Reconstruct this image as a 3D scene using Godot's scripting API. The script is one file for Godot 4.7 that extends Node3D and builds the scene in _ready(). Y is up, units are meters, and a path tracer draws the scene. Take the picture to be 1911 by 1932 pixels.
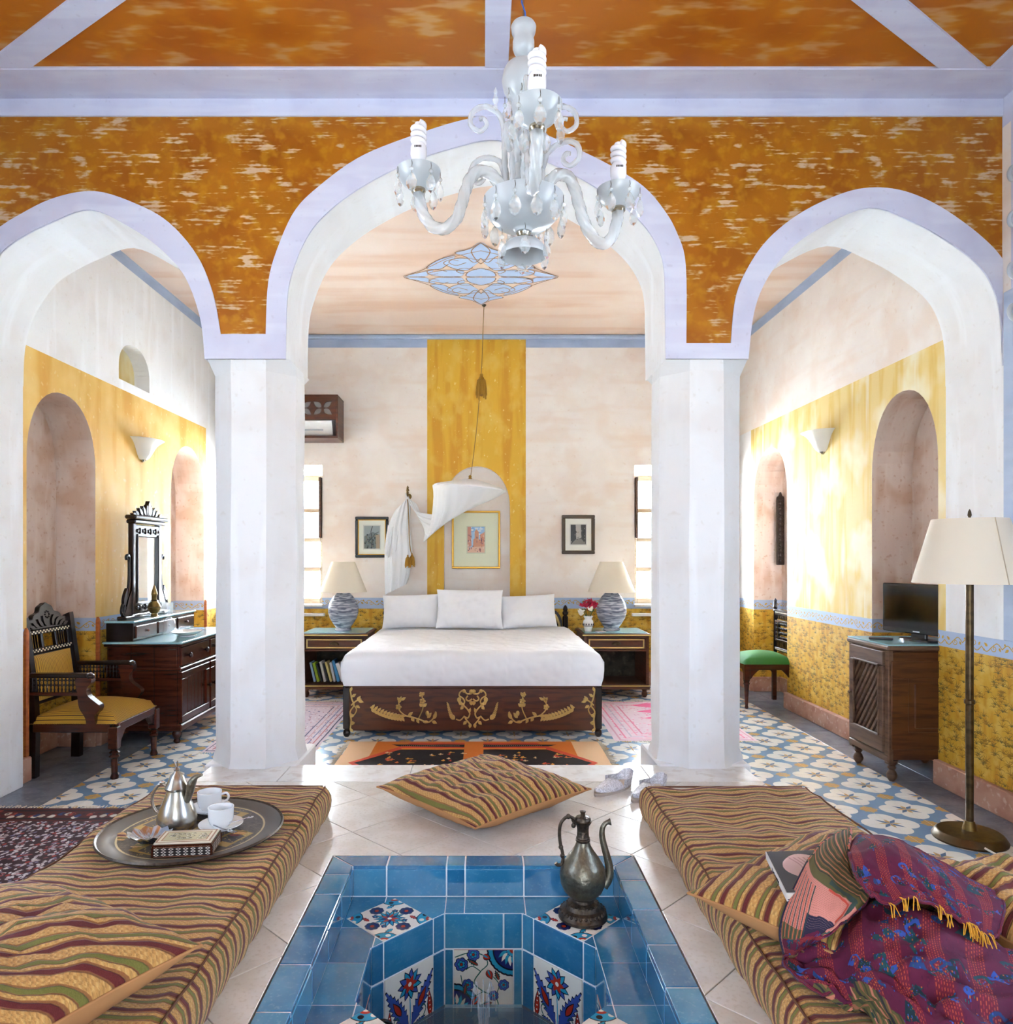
extends Node3D
# Plastered hall with a tiled pool, seen through an arcade of three arches into a bedroom.
# World: x to the right, y up, the room runs away along -z. d(...) below is the distance along -z.

class MB:
	var v := PackedVector3Array()
	var n := PackedVector3Array()
	var u := PackedVector2Array()

	func tri(a: Vector3, b: Vector3, c: Vector3, na: Vector3, nb: Vector3, nc: Vector3, ua := Vector2.ZERO, ub := Vector2.ZERO, uc := Vector2.ZERO) -> void:
		if (b - a).cross(c - a).dot(na + nb + nc) > 0.0:
			v.append_array([a, c, b]); n.append_array([na, nc, nb]); u.append_array([ua, uc, ub])
		else:
			v.append_array([a, b, c]); n.append_array([na, nb, nc]); u.append_array([ua, ub, uc])

	func quad(a: Vector3, b: Vector3, c: Vector3, d: Vector3, nn: Vector3, ua := Vector2(0, 1), ub := Vector2(1, 1), uc := Vector2(1, 0), ud := Vector2(0, 0)) -> void:
		tri(a, b, c, nn, nn, nn, ua, ub, uc)
		tri(a, c, d, nn, nn, nn, ua, uc, ud)

	# box with chamfered edges; t places it
	func box(c: Vector3, s: Vector3, bev := 0.0, t := Transform3D.IDENTITY) -> void:
		var h := s * 0.5
		var b: float = minf(bev, minf(h.x, minf(h.y, h.z)) * 0.98)
		var q := t.basis.orthonormalized()
		for ax in 3:
			for sg in [-1.0, 1.0]:
				var a1 := (ax + 1) % 3
				var a2 := (ax + 2) % 3
				var nn := Vector3.ZERO; nn[ax] = sg
				var p := []
				for k in [[-1, -1], [1, -1], [1, 1], [-1, 1]]:
					var w := Vector3.ZERO
					w[ax] = sg * h[ax]; w[a1] = k[0] * (h[a1] - b); w[a2] = k[1] * (h[a2] - b)
					p.append(t * (c + w))
				quad(p[0], p[1], p[2], p[3], q * nn, Vector2(0, 0), Vector2(s[a1], 0), Vector2(s[a1], s[a2]), Vector2(0, s[a2]))
		if b <= 0.0:
			return
		for ax in 3:
			var a1 := (ax + 1) % 3
			var a2 := (ax + 2) % 3
			for s1 in [-1.0, 1.0]:
				for s2 in [-1.0, 1.0]:
					var nn := Vector3.ZERO; nn[a1] = s1; nn[a2] = s2
					var p := []
					for k in [[-1, 0], [1, 0], [1, 1], [-1, 1]]:
						var w := Vector3.ZERO
						w[ax] = k[0] * (h[ax] - b)
						w[a1] = s1 * (h[a1] - (b if k[1] == 0 else 0.0)); w[a2] = s2 * (h[a2] - (0.0 if k[1] == 0 else b))
						p.append(t * (c + w))
					quad(p[0], p[1], p[2], p[3], q * nn.normalized())
		for sx in [-1.0, 1.0]:
			for sy in [-1.0, 1.0]:
				for sz in [-1.0, 1.0]:
					var g := Vector3(sx * h.x, sy * h.y, sz * h.z)
					var nn := q * Vector3(sx, sy, sz).normalized()
					tri(t * (c + g - Vector3(0, sy * b, sz * b)), t * (c + g - Vector3(sx * b, 0, sz * b)), t * (c + g - Vector3(sx * b, sy * b, 0)), nn, nn, nn)

	# profile: [[radius, height], ...] from the bottom up along the outside
	func lathe(pr: Array, seg := 24, t := Transform3D.IDENTITY, crease := 0.75, a0 := 0.0, a1 := TAU) -> void:
		var q := t.basis.orthonormalized()
		var sn := []
		var run := [0.0]
		for i in pr.size() - 1:
			var e := Vector2(pr[i + 1][1] - pr[i][1], -(pr[i + 1][0] - pr[i][0]))
			run.append(run[i] + e.length())
			sn.append(e.normalized())
		for i in pr.size() - 1:
			var n0: Vector2 = sn[i]
			var n1: Vector2 = sn[i]
			if i > 0 and sn[i - 1].dot(sn[i]) > crease: n0 = (sn[i - 1] + sn[i]).normalized()
			if i < sn.size() - 1 and sn[i + 1].dot(sn[i]) > crease: n1 = (sn[i + 1] + sn[i]).normalized()
			for k in seg:
				var c0 := cos(a0 + (a1 - a0) * k / seg); var s0 := sin(a0 + (a1 - a0) * k / seg)
				var c1 := cos(a0 + (a1 - a0) * (k + 1) / seg); var s1 := sin(a0 + (a1 - a0) * (k + 1) / seg)
				var r0: float = pr[i][0]; var r1: float = pr[i + 1][0]
				var y0: float = pr[i][1]; var y1: float = pr[i + 1][1]
				var A := t * Vector3(r0 * c0, y0, r0 * s0); var B := t * Vector3(r0 * c1, y0, r0 * s1)
				var C := t * Vector3(r1 * c1, y1, r1 * s1); var D := t * Vector3(r1 * c0, y1, r1 * s0)
				var nA := q * Vector3(n0.x * c0, n0.y, n0.x * s0); var nB := q * Vector3(n0.x * c1, n0.y, n0.x * s1)
				var nC := q * Vector3(n1.x * c1, n1.y, n1.x * s1); var nD := q * Vector3(n1.x * c0, n1.y, n1.x * s0)
				var ua := Vector2(float(k) / seg, run[i]); var ub := Vector2(float(k + 1) / seg, run[i])
				var uc := Vector2(float(k + 1) / seg, run[i + 1]); var ud := Vector2(float(k) / seg, run[i + 1])
				if r0 > 1e-5: tri(A, B, C, nA, nB, nC, ua, ub, uc)
				if r1 > 1e-5: tri(A, C, D, nA, nC, nD, ua, uc, ud)

	# smooth sheet through a grid of points g[row][column]; uv from the grid unless given
	func sheet(g: Array, us := 1.0, vs := 1.0, flip := false, wrap := false, uvs: Array = []) -> void:
		var R := g.size()
		var C: int = g[0].size()
		var nm := []
		for i in R:
			var row := []
			for j in C:
				var jp: int = (j + 1) % C if wrap else mini(j + 1, C - 1)
				var jm: int = (j - 1 + C) % C if wrap else maxi(j - 1, 0)
				if wrap:
					if j == C - 1: jp = 1
					if j == 0: jm = C - 2
				var du: Vector3 = g[i][jp] - g[i][jm]
				var dv: Vector3 = g[mini(i + 1, R - 1)][j] - g[maxi(i - 1, 0)][j]
				var nn := du.cross(dv)
				if nn.length() < 1e-12: nn = Vector3.UP
				row.append(-nn.normalized() if flip else nn.normalized())
			nm.append(row)
		for i in R - 1:
			for j in C - 1:
				var a := Vector2(float(j) / (C - 1) * us, float(i) / (R - 1) * vs)
				var b := Vector2(float(j + 1) / (C - 1) * us, float(i) / (R - 1) * vs)
				var c := Vector2(b.x, float(i + 1) / (R - 1) * vs)
				var d := Vector2(a.x, c.y)
				if uvs:
					a = uvs[i][j]; b = uvs[i][j + 1]; c = uvs[i + 1][j + 1]; d = uvs[i + 1][j]
				tri(g[i][j], g[i][j + 1], g[i + 1][j + 1], nm[i][j], nm[i][j + 1], nm[i + 1][j + 1], a, b, c)
				tri(g[i][j], g[i + 1][j + 1], g[i + 1][j], nm[i][j], nm[i + 1][j + 1], nm[i + 1][j], a, c, d)

	# tube along points; radii one number or one per point; lobes/amp/twist make rope
	func tube(p: Array, r, seg := 8, lobes := 0, amp := 0.0, twist := 0.0, flat := 1.0) -> void:
		var t0: Vector3 = (p[1] - p[0]).normalized()
		var up := Vector3.UP if absf(t0.y) < 0.9 else Vector3.RIGHT
		var x := t0.cross(up).normalized()
		var g := []
		var s := 0.0
		for i in p.size():
			var tg: Vector3 = (p[mini(i + 1, p.size() - 1)] - p[maxi(i - 1, 0)]).normalized()
			x = (x - tg * x.dot(tg)).normalized()
			var y := tg.cross(x)
			if i > 0: s += p[i].distance_to(p[i - 1])
			var rr: float = r[i] if r is Array else r
			var row := []
			for k in seg + 1:
				var a := TAU * k / seg
				var q := rr * (1.0 + amp * cos(lobes * a + twist * s)) if lobes else rr
				row.append(p[i] + (x * cos(a) + y * sin(a) * flat) * q)
			g.append(row)
		sheet(g, 1.0, s, true, true)
		for e in [0, p.size() - 1]:
			var nn: Vector3 = (p[0] - p[1]).normalized() if e == 0 else (p[e] - p[e - 1]).normalized()
			for k in seg:
				tri(p[e], g[e][k], g[e][k + 1], nn, nn, nn)

	# flat polygon (2-D, in the xy plane of t) at depth z, facing sg * z
	func face(pl: PackedVector2Array, z: float, sg: float, t: Transform3D, uvk := 1.0) -> void:
		var ix := Geometry2D.triangulate_polygon(pl)
		var nn := t.basis.orthonormalized() * Vector3(0, 0, sg)
		for i in range(0, ix.size(), 3):
			var a := pl[ix[i]]; var b := pl[ix[i + 1]]; var c := pl[ix[i + 2]]
			tri(t * Vector3(a.x, a.y, z), t * Vector3(b.x, b.y, z), t * Vector3(c.x, c.y, z), nn, nn, nn, Vector2(a.x, -a.y) * uvk, Vector2(b.x, -b.y) * uvk, Vector2(c.x, -c.y) * uvk)

	# polygon pulled from z0 to z1, optional bevel on the z1 side
	func prism(pl: PackedVector2Array, z0: float, z1: float, t := Transform3D.IDENTITY, bev := 0.0, back := true, uvk := 1.0) -> void:
		var q := t.basis.orthonormalized()
		var top := pl
		if bev > 0.0:
			var o := Geometry2D.offset_polygon(pl, -bev, Geometry2D.JOIN_MITER)
			if o.size() == 1 and o[0].size() == pl.size(): top = o[0]
			else: bev = 0.0
		if bev > 0.0:
			# line the shrunken outline up with the outer one
			var best := 0
			for k in pl.size():
				if top[k].distance_squared_to(pl[0]) < top[best].distance_squared_to(pl[0]): best = k
			var w := PackedVector2Array()
			for k in pl.size(): w.append(top[(best + k) % pl.size()])
			if Geometry2D.is_polygon_clockwise(w) != Geometry2D.is_polygon_clockwise(pl): bev = 0.0
			else: top = w
		if bev <= 0.0: top = pl
		face(top, z1, signf(z1 - z0), t, uvk)
		if back: face(pl, z0, signf(z0 - z1), t, uvk)
		var cw := -1.0 if Geometry2D.is_polygon_clockwise(pl) else 1.0
		var zm := z1 - signf(z1 - z0) * bev
		var run := 0.0
		for i in pl.size():
			var a := pl[i]; var b := pl[(i + 1) % pl.size()]
			var e := b - a
			if e.length() < 1e-7: continue
			var nn := q * (Vector3(e.y, -e.x, 0).normalized() * cw)
			quad(t * Vector3(a.x, a.y, z0), t * Vector3(b.x, b.y, z0), t * Vector3(b.x, b.y, zm), t * Vector3(a.x, a.y, zm), nn, Vector2(run, z0), Vector2(run + e.length(), z0), Vector2(run + e.length(), zm), Vector2(run, zm))
			if bev > 0.0:
				var ta := top[i]; var tb := top[(i + 1) % pl.size()]
				var n2 := (nn + q * Vector3(0, 0, signf(z1 - z0))).normalized()
				quad(t * Vector3(a.x, a.y, zm), t * Vector3(b.x, b.y, zm), t * Vector3(tb.x, tb.y, z1), t * Vector3(ta.x, ta.y, z1), n2)
			run += e.length()

	# strip between two lines of points, one pulled from the other (flat shading per piece, or smooth)
	func strip(p: Array, q: Array, inward: Vector3, smooth := true, uvk := 1.0) -> void:
		var nn := []
		for i in p.size():
			var e: Vector3 = p[mini(i + 1, p.size() - 1)] - p[maxi(i - 1, 0)]
			var m := e.cross(q[i] - p[i]).normalized()
			nn.append(m)
		var sg := 1.0
		var mid := p.size() / 2
		if nn[mid].dot(inward - p[mid]) < 0.0: sg = -1.0
		var run := 0.0
		for i in p.size() - 1:
			var l: float = p[i].distance_to(p[i + 1])
			var w: float = p[i].distance_to(q[i])
			var na: Vector3 = nn[i] * sg; var nb: Vector3 = nn[i + 1] * sg
			if not smooth:
				na = (p[i + 1] - p[i]).cross(q[i] - p[i]).normalized() * sg; nb = na
			tri(p[i], p[i + 1], q[i + 1], na, nb, nb, Vector2(run, 0) * uvk, Vector2(run + l, 0) * uvk, Vector2(run + l, w) * uvk)
			tri(p[i], q[i + 1], q[i], na, nb, na, Vector2(run, 0) * uvk, Vector2(run + l, w) * uvk, Vector2(run, w) * uvk)
			run += l

	func ball(c: Vector3, r: Vector3, seg := 12, rings := 8, t := Transform3D.IDENTITY) -> void:
		var g := []
		for i in rings + 1:
			var f := PI * i / rings
			var row := []
			for k in seg + 1:
				var a := TAU * k / seg
				row.append(t * (c + Vector3(r.x * sin(f) * cos(a), -r.y * cos(f), r.z * sin(f) * sin(a))))
			g.append(row)
		sheet(g, 1.0, 1.0, true, true)

	func mesh(m: Material) -> ArrayMesh:
		var am := ArrayMesh.new()
		add_to(am, m)
		return am

	func add_to(am: ArrayMesh, m: Material) -> void:
		if v.is_empty(): return
		var a := []
		a.resize(Mesh.ARRAY_MAX)
		a[Mesh.ARRAY_VERTEX] = v; a[Mesh.ARRAY_NORMAL] = n; a[Mesh.ARRAY_TEX_UV] = u
		am.add_surface_from_arrays(Mesh.PRIMITIVE_TRIANGLES, a)
		am.surface_set_material(am.get_surface_count() - 1, m)

var M := {}
var taken := {}

func numbered(called: String) -> String:
	if not taken.has(called):
		taken[called] = 0
		return called
	taken[called] += 1
	return "%s_%03d" % [called, taken[called]]

func thing(called: String, label: String, category: String, at := Vector3.ZERO, turn := 0.0, group := "") -> Node3D:
	var o := Node3D.new()
	o.name = numbered(called)
	add_child(o)
	o.position = at; o.rotation.y = turn
	tag(o, label, category, group)
	return o

func tag(o: Node, label: String, category: String, group := "") -> void:
	o.set_meta("label", label); o.set_meta("category", category)
	if group: o.set_meta("group", group)

func part(mb: MB, called: String, m: Material, parent: Node) -> MeshInstance3D:
	var o := MeshInstance3D.new()
	o.name = called
	o.mesh = mb.mesh(m)
	parent.add_child(o, true)
	return o

func put(me: Mesh, called: String, parent: Node, t := Transform3D.IDENTITY) -> MeshInstance3D:
	var o := MeshInstance3D.new()
	o.name = called
	o.mesh = me
	o.transform = t
	parent.add_child(o, true)
	return o

func solo(mb: MB, called: String, m: Material, label: String, category: String, group := "") -> MeshInstance3D:
	var o := part(mb, numbered(called), m, self)
	tag(o, label, category, group)
	return o

func struct(called: String) -> Node3D:
	var o := Node3D.new()
	o.name = called
	add_child(o)
	o.set_meta("kind", "structure")
	return o

func copy(o: Node3D, at: Vector3, turn: float, label: String) -> Node3D:
	var c: Node3D = o.duplicate()
	c.name = numbered(String(o.name).trim_suffix("_001"))
	add_child(c)
	c.position = at; c.rotation.y = turn
	c.set_meta("label", label)
	return c

func V(x: float, y: float, d: float) -> Vector3:
	return Vector3(x, y, -d)

func pl(a: Array) -> PackedVector2Array:
	var r := PackedVector2Array()
	for i in range(0, a.size(), 2): r.append(Vector2(a[i], a[i + 1]))
	return r

func rect(x0: float, y0: float, x1: float, y1: float) -> PackedVector2Array:
	return pl([x0, y0, x1, y0, x1, y1, x0, y1])

# curve through points (2-D or 3-D)
func spline(p: Array, per := 6, closed := false) -> Array:
	var out := []
	var n := p.size()
	for i in (n if closed else n - 1):
		var a = p[(i - 1 + n) % n] if closed else p[maxi(i - 1, 0)]
		var b = p[i]
		var c = p[(i + 1) % n]
		var d = p[(i + 2) % n] if closed else p[mini(i + 2, n - 1)]
		for k in per:
			var t := float(k) / per
			out.append(b * 1.0 + (c - a) * (0.5 * t) + (a * 2.0 - b * 5.0 + c * 4.0 - d) * (0.5 * t * t) + (b * 3.0 - a - c * 3.0 + d) * (0.5 * t * t * t))
	if not closed: out.append(p[n - 1])
	return out

func spl(a: Array, per := 6, closed := false) -> PackedVector2Array:
	var q := []
	for i in range(0, a.size(), 2): q.append(Vector2(a[i], a[i + 1]))
	return PackedVector2Array(spline(q, per, closed))

func spl3(a: Array, per := 6) -> Array:
	var q := []
	for i in range(0, a.size(), 3): q.append(Vector3(a[i], a[i + 1], a[i + 2]))
	return spline(q, per)

func xf(at: Vector3, ry := 0.0, rx := 0.0, rz := 0.0) -> Transform3D:
	return Transform3D(Basis.from_euler(Vector3(rx, ry, rz)), at)

# ---------- pictures and materials ----------
func noise(w: int, h: int, sd: int, freq: float, oct := 4, kind := FastNoiseLite.TYPE_SIMPLEX_SMOOTH) -> PackedByteArray:
	var f := FastNoiseLite.new()
	f.seed = sd; f.frequency = freq; f.noise_type = kind
	f.fractal_octaves = oct
	var im := f.get_seamless_image(w, h)
	im.convert(Image.FORMAT_L8)
	return im.get_data()

func noise_s(w: int, h: int, w0: int, h0: int, sd: int, freq: float, oct := 4) -> PackedByteArray:
	var f := FastNoiseLite.new()
	f.seed = sd; f.frequency = freq; f.noise_type = FastNoiseLite.TYPE_SIMPLEX_SMOOTH
	f.fractal_octaves = oct
	var im := f.get_seamless_image(w0, h0)
	im.convert(Image.FORMAT_L8)
	im.resize(w, h, Image.INTERPOLATE_CUBIC)
	return im.get_data()

# base colour with layers [bytes, low, high, colour, strength]
func mixed(w: int, h: int, base: Color, layers: Array) -> Image:
	var out := PackedByteArray()
	out.resize(w * h * 3)
	for i in w * h:
		var r := base.r; var g := base.g; var b := base.b
		for l in layers:
			var x: float = clampf((l[0][i] / 255.0 - l[1]) / (l[2] - l[1]), 0.0, 1.0) * l[4]
			if x > 0.0:
				var c: Color = l[3]
				r += (c.r - r) * x; g += (c.g - g) * x; b += (c.b - b) * x
		out[i * 3] = int(r * 255.0); out[i * 3 + 1] = int(g * 255.0); out[i * 3 + 2] = int(b * 255.0)
	return Image.create_from_data(w, h, false, Image.FORMAT_RGB8, out)

func tex(im: Image) -> ImageTexture:
	return ImageTexture.create_from_image(im)

func c8(r: int, g: int, b: int, a := 255) -> Color:
	return Color8(r, g, b, a)

func plain(c: Color, rough := 0.6, metal := 0.0) -> StandardMaterial3D:
	var m := StandardMaterial3D.new()
	m.albedo_color = c; m.roughness = rough; m.metallic = metal
	return m

func pictured(im: Image, rough := 0.7, sx := 1.0, sy := 1.0, tri := false, metal := 0.0) -> StandardMaterial3D:
	var m := StandardMaterial3D.new()
	m.albedo_texture = tex(im)
	m.roughness = rough; m.metallic = metal
	m.uv1_scale = Vector3(sx, sy, sx if tri else 1.0)
	if tri:
		m.uv1_triplanar = true
		m.uv1_scale = Vector3(sx, sy, sx)
	return m

func bump(m: StandardMaterial3D, bytes: PackedByteArray, w: int, h: int, cm: float) -> StandardMaterial3D:
	m.heightmap_enabled = true
	m.heightmap_texture = tex(Image.create_from_data(w, h, false, Image.FORMAT_L8, bytes))
	m.heightmap_scale = cm
	return m

# drawing on an Image
func disc(im: Image, x: float, y: float, r: float, c: Color, ry := -1.0) -> void:
	if ry < 0.0: ry = r
	for j in range(int(floor(y - ry)), int(ceil(y + ry)) + 1):
		var k := 1.0 - pow((j + 0.5 - y) / ry, 2)
		if k <= 0.0: continue
		var hw := r * sqrt(k)
		var x0 := int(round(x - hw)); var x1 := int(round(x + hw))
		if x1 > x0: im.fill_rect(Rect2i(x0, j, x1 - x0, 1), c)

func fillp(im: Image, p: PackedVector2Array, c: Color) -> void:
	var y0 := 1e9; var y1 := -1e9
	for q in p:
		y0 = minf(y0, q.y); y1 = maxf(y1, q.y)
	for j in range(maxi(0, int(floor(y0))), mini(im.get_height() - 1, int(ceil(y1))) + 1):
		var yy := j + 0.5
		var xs := []
		for i in p.size():
			var a := p[i]; var b := p[(i + 1) % p.size()]
			if (a.y <= yy) != (b.y <= yy): xs.append(a.x + (yy - a.y) / (b.y - a.y) * (b.x - a.x))
		xs.sort()
		for i in range(0, xs.size() - 1, 2):
			var xa := int(round(xs[i])); var xb := int(round(xs[i + 1]))
			if xb > xa: im.fill_rect(Rect2i(xa, j, xb - xa, 1), c)

func stroke(im: Image, p: PackedVector2Array, w: float, c: Color, w1 := -1.0) -> void:
	if w1 < 0.0: w1 = w
	for i in p.size() - 1:
		var l := p[i].distance_to(p[i + 1])
		var k := maxi(1, int(l / maxf(0.6, minf(w, w1) * 0.5)))
		for s in k + 1:
			var q := p[i].lerp(p[i + 1], float(s) / k)
			var f := (i + float(s) / k) / maxf(1.0, p.size() - 1)
			var r := lerpf(w, w1, f) * 0.5
			if r < 0.8: im.fill_rect(Rect2i(int(q.x), int(q.y), 1, 1), c)
			else: disc(im, q.x, q.y, r, c)

func leafp(x: float, y: float, l: float, w: float, a: float, curl := 0.0) -> PackedVector2Array:
	var r := PackedVector2Array()
	var dx := Vector2(cos(a), sin(a)); var dy := Vector2(-dx.y, dx.x)
	for k in 9:
		var t := k / 8.0
		r.append(Vector2(x, y) + dx * (l * t) + dy * (w * sin(PI * pow(t, 0.8)) + curl * l * t * t))
	for k in range(7, 0, -1):
		var t := k / 8.0
		r.append(Vector2(x, y) + dx * (l * t) - dy * (w * sin(PI * pow(t, 0.8)) - curl * l * t * t))
	return r

func sawleaf(x: float, y: float, l: float, w: float, a: float, teeth := 7) -> PackedVector2Array:
	var r := PackedVector2Array()
	var dx := Vector2(cos(a), sin(a)); var dy := Vector2(-dx.y, dx.x)
	for side in [1.0, -1.0]:
		var seq := range(teeth * 2 + 1) if side > 0 else range(teeth * 2, -1, -1)
		for k in seq:
			var t: float = k / (teeth * 2.0)
			var ww: float = w * sin(PI * pow(t, 0.75)) * (1.0 if k % 2 else 0.62)
			r.append(Vector2(x, y) + dx * (l * t + (0.05 * l if k % 2 else 0.0)) + dy * ww * side)
	return r

func blossom(im: Image, x: float, y: float, r: float, petals: int, c: Color, c2: Color, edge: Color) -> void:
	for k in petals:
		var a := TAU * k / petals
		disc(im, x + cos(a) * r * 0.62, y + sin(a) * r * 0.62, r * 0.42, edge)
	for k in petals:
		var a := TAU * k / petals
		disc(im, x + cos(a) * r * 0.6, y + sin(a) * r * 0.6, r * 0.34, c)
	disc(im, x, y, r * 0.4, edge)
	disc(im, x, y, r * 0.3, c2)

func wood(base: Color, dark: Color, light: Color, sd: int, rough := 0.4, sx := 1.4, sy := 1.4, metal := 0.0) -> StandardMaterial3D:
	var fine := noise_s(256, 256, 256, 24, sd, 0.06, 4)
	var wide := noise_s(256, 256, 128, 12, sd + 1, 0.02, 3)
	var im := mixed(256, 256, base, [[wide, 0.35, 0.8, light, 0.4], [fine, 0.45, 0.85, dark, 0.6]])
	im.rotate_90(CLOCKWISE)
	var m := pictured(im, rough, sx, sy, true, metal)
	return m

func materials() -> void:
	var blot := noise(512, 512, 3, 0.006, 4)
	var blot2 := noise(512, 512, 11, 0.012, 4)
	var grain := noise(512, 512, 17, 0.05, 3)
	var up := noise_s(512, 512, 512, 64, 21, 0.02, 4)        # streaks that run up and down
	var across := noise_s(512, 512, 64, 512, 23, 0.02, 4)    # streaks that run across
	M.grain = grain
	# limewashed plaster
	M.white = (pictured(mixed(512, 512, c8(238, 236, 234), [[blot, 0.5, 0.85, c8(231, 225, 220), 0.7], [up, 0.55, 0.85, c8(246, 246, 246), 0.7], [grain, 0.78, 0.88, c8(222, 214, 206), 0.4]]), 0.85, 0.6, 0.6, true))
	M.pink = pictured(mixed(512, 512, c8(242, 231, 221), [[blot, 0.45, 0.85, c8(238, 218, 202), 0.8], [blot2, 0.5, 0.85, c8(247, 239, 230), 0.7], [across, 0.62, 0.92, c8(234, 210, 190), 0.4], [grain, 0.8, 0.9, c8(222, 194, 170), 0.3]]), 0.85, 0.45, 0.45, true)
	M.niche = pictured(mixed(512, 512, c8(226, 204, 190), [[blot, 0.45, 0.8, c8(206, 168, 142), 0.8], [up, 0.5, 0.85, c8(236, 220, 208), 0.7], [grain, 0.72, 0.86, c8(196, 150, 122), 0.5]]), 0.85, 0.7, 0.7, true)
	M.ceil = pictured(mixed(512, 512, c8(236, 210, 190), [[across, 0.45, 0.8, c8(228, 190, 162), 0.8], [blot, 0.5, 0.8, c8(242, 224, 208), 0.6]]), 0.8, 0.3, 0.3, true)
	M.lav = pictured(mixed(512, 512, c8(214, 214, 232), [[blot, 0.45, 0.8, c8(204, 203, 224), 0.8], [across, 0.55, 0.85, c8(224, 226, 240), 0.7], [grain, 0.8, 0.9, c8(190, 186, 204), 0.4]]), 0.75, 0.7, 0.7, true)
	M.blue = pictured(mixed(512, 512, c8(176, 190, 214), [[blot, 0.45, 0.8, c8(164, 178, 204), 0.8], [across, 0.5, 0.85, c8(190, 202, 222), 0.7]]), 0.75, 0.7, 0.7, true)
	M.yellow = pictured(mixed(512, 512, c8(226, 180, 84), [[up, 0.42, 0.8, c8(214, 154, 44), 0.85], [blot, 0.45, 0.8, c8(236, 200, 122), 0.75], [grain, 0.76, 0.86, c8(240, 220, 170), 0.5]]), 0.7, 0.5, 0.5)
	M.yellow_strip = pictured(mixed(512, 512, c8(226, 176, 48), [[up, 0.42, 0.75, c8(212, 148, 28), 0.8], [blot2, 0.5, 0.8, c8(232, 194, 92), 0.6], [grain, 0.82, 0.87, c8(242, 224, 160), 0.7]]), 0.6, 0.7, 0.5)
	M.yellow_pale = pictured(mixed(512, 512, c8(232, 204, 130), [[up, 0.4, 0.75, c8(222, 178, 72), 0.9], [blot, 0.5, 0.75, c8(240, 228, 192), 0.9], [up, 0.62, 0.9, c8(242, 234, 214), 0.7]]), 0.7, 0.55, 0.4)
	M.base = pictured(mixed(256, 256, c8(192, 146, 122), [[noise(256, 256, 31, 0.02), 0.4, 0.8, c8(172, 120, 98), 0.8], [noise(256, 256, 32, 0.06), 0.7, 0.85, c8(216, 188, 170), 0.7]]), 0.75, 1.1, 1.1, true)
	# metallic orange paint, dragged on so that pale plaster shows through
	var W := 1024; var H := 512
	var s1 := noise_s(W, H, 60, 512, 41, 0.1, 4)
	var s2 := noise_s(W, H, 420, 512, 42, 0.07, 4)
	var patch := noise_s(W, H, 640, 512, 43, 0.016, 4)
	var or1 := PackedByteArray(); or1.resize(W * H)
	for i in W * H:
		var s: float = (s1[i] * 0.6 + s2[i] * 0.4) / 255.0
		var p: float = patch[i] / 255.0
		or1[i] = int(clampf((s - 0.625 + (p - 0.5) * 0.8) * 5.0, 0.0, 1.0) * 255.0)
	M.orange = pictured(mixed(W, H, c8(184, 114, 16), [[noise(W, H, 44, 0.006, 3), 0.35, 0.75, c8(164, 92, 10), 0.8], [noise(W, H, 45, 0.02, 3), 0.5, 0.8, c8(204, 146, 26), 0.65], [or1, 0.0, 1.0, c8(222, 200, 178), 0.85]]), 0.4, 0.5, 1.0, false, 0.25)
	var c1 := noise_s(512, 512, 90, 300, 46, 0.09, 4)
	var or2 := PackedByteArray(); or2.resize(512 * 512)
	for i in 512 * 512: or2[i] = int(clampf((c1[i] / 255.0 - 0.6 + (blot2[i] / 255.0 - 0.5) * 0.7) * 3.4, 0.0, 1.0) * 255.0)
	M.orange_ceil = pictured(mixed(512, 512, c8(194, 112, 14), [[blot, 0.4, 0.75, c8(176, 94, 10), 0.8], [blot2, 0.52, 0.85, c8(216, 146, 24), 0.65], [or2, 0.0, 1.0, c8(216, 178, 148), 0.6]]), 0.4, 0.45, 0.6, false, 0.25)
	# paints on the dado
	var da := Image.create(512, 512, false, Image.FORMAT_RGB8)
	da.copy_from(mixed(512, 512, c8(214, 166, 50), [[up, 0.42, 0.8, c8(198, 140, 30), 0.8], [blot2, 0.45, 0.8, c8(226, 190, 92), 0.7]]))
	var rng := RandomNumberGenerator.new(); rng.seed = 5
	for k in 250:
		var x := rng.randf() * 512; var y := rng.randf() * 512
		var col := c8(146, 108, 26) if k % 3 else c8(112, 96, 40)
		for j in 5:
			var a := -PI / 2 + (j - 2) * 0.42 + rng.randf_range(-0.1, 0.1)
			var l := rng.randf_range(18, 34)
			var p := PackedVector2Array()
			for s in 6:
				var t := s / 5.0
				var aa := a + (j - 2) * 0.34 * t
				p.append(Vector2(x + cos(aa) * l * t, y + sin(aa) * l * t))
			for ox in [0, -512, 512]:
				var q := PackedVector2Array()
				for e in p: q.append(e + Vector2(ox, 0))
				stroke(da, q, 3.4, col, 1.2)
	M.dado = pictured(da, 0.7, 1.6, 1.6)
	# running scroll on the blue band (0.6 m long, 0.09 m high)
	var bi := Image.create(512, 80, false, Image.FORMAT_RGB8)
	bi.fill(c8(172, 188, 214))
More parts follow.
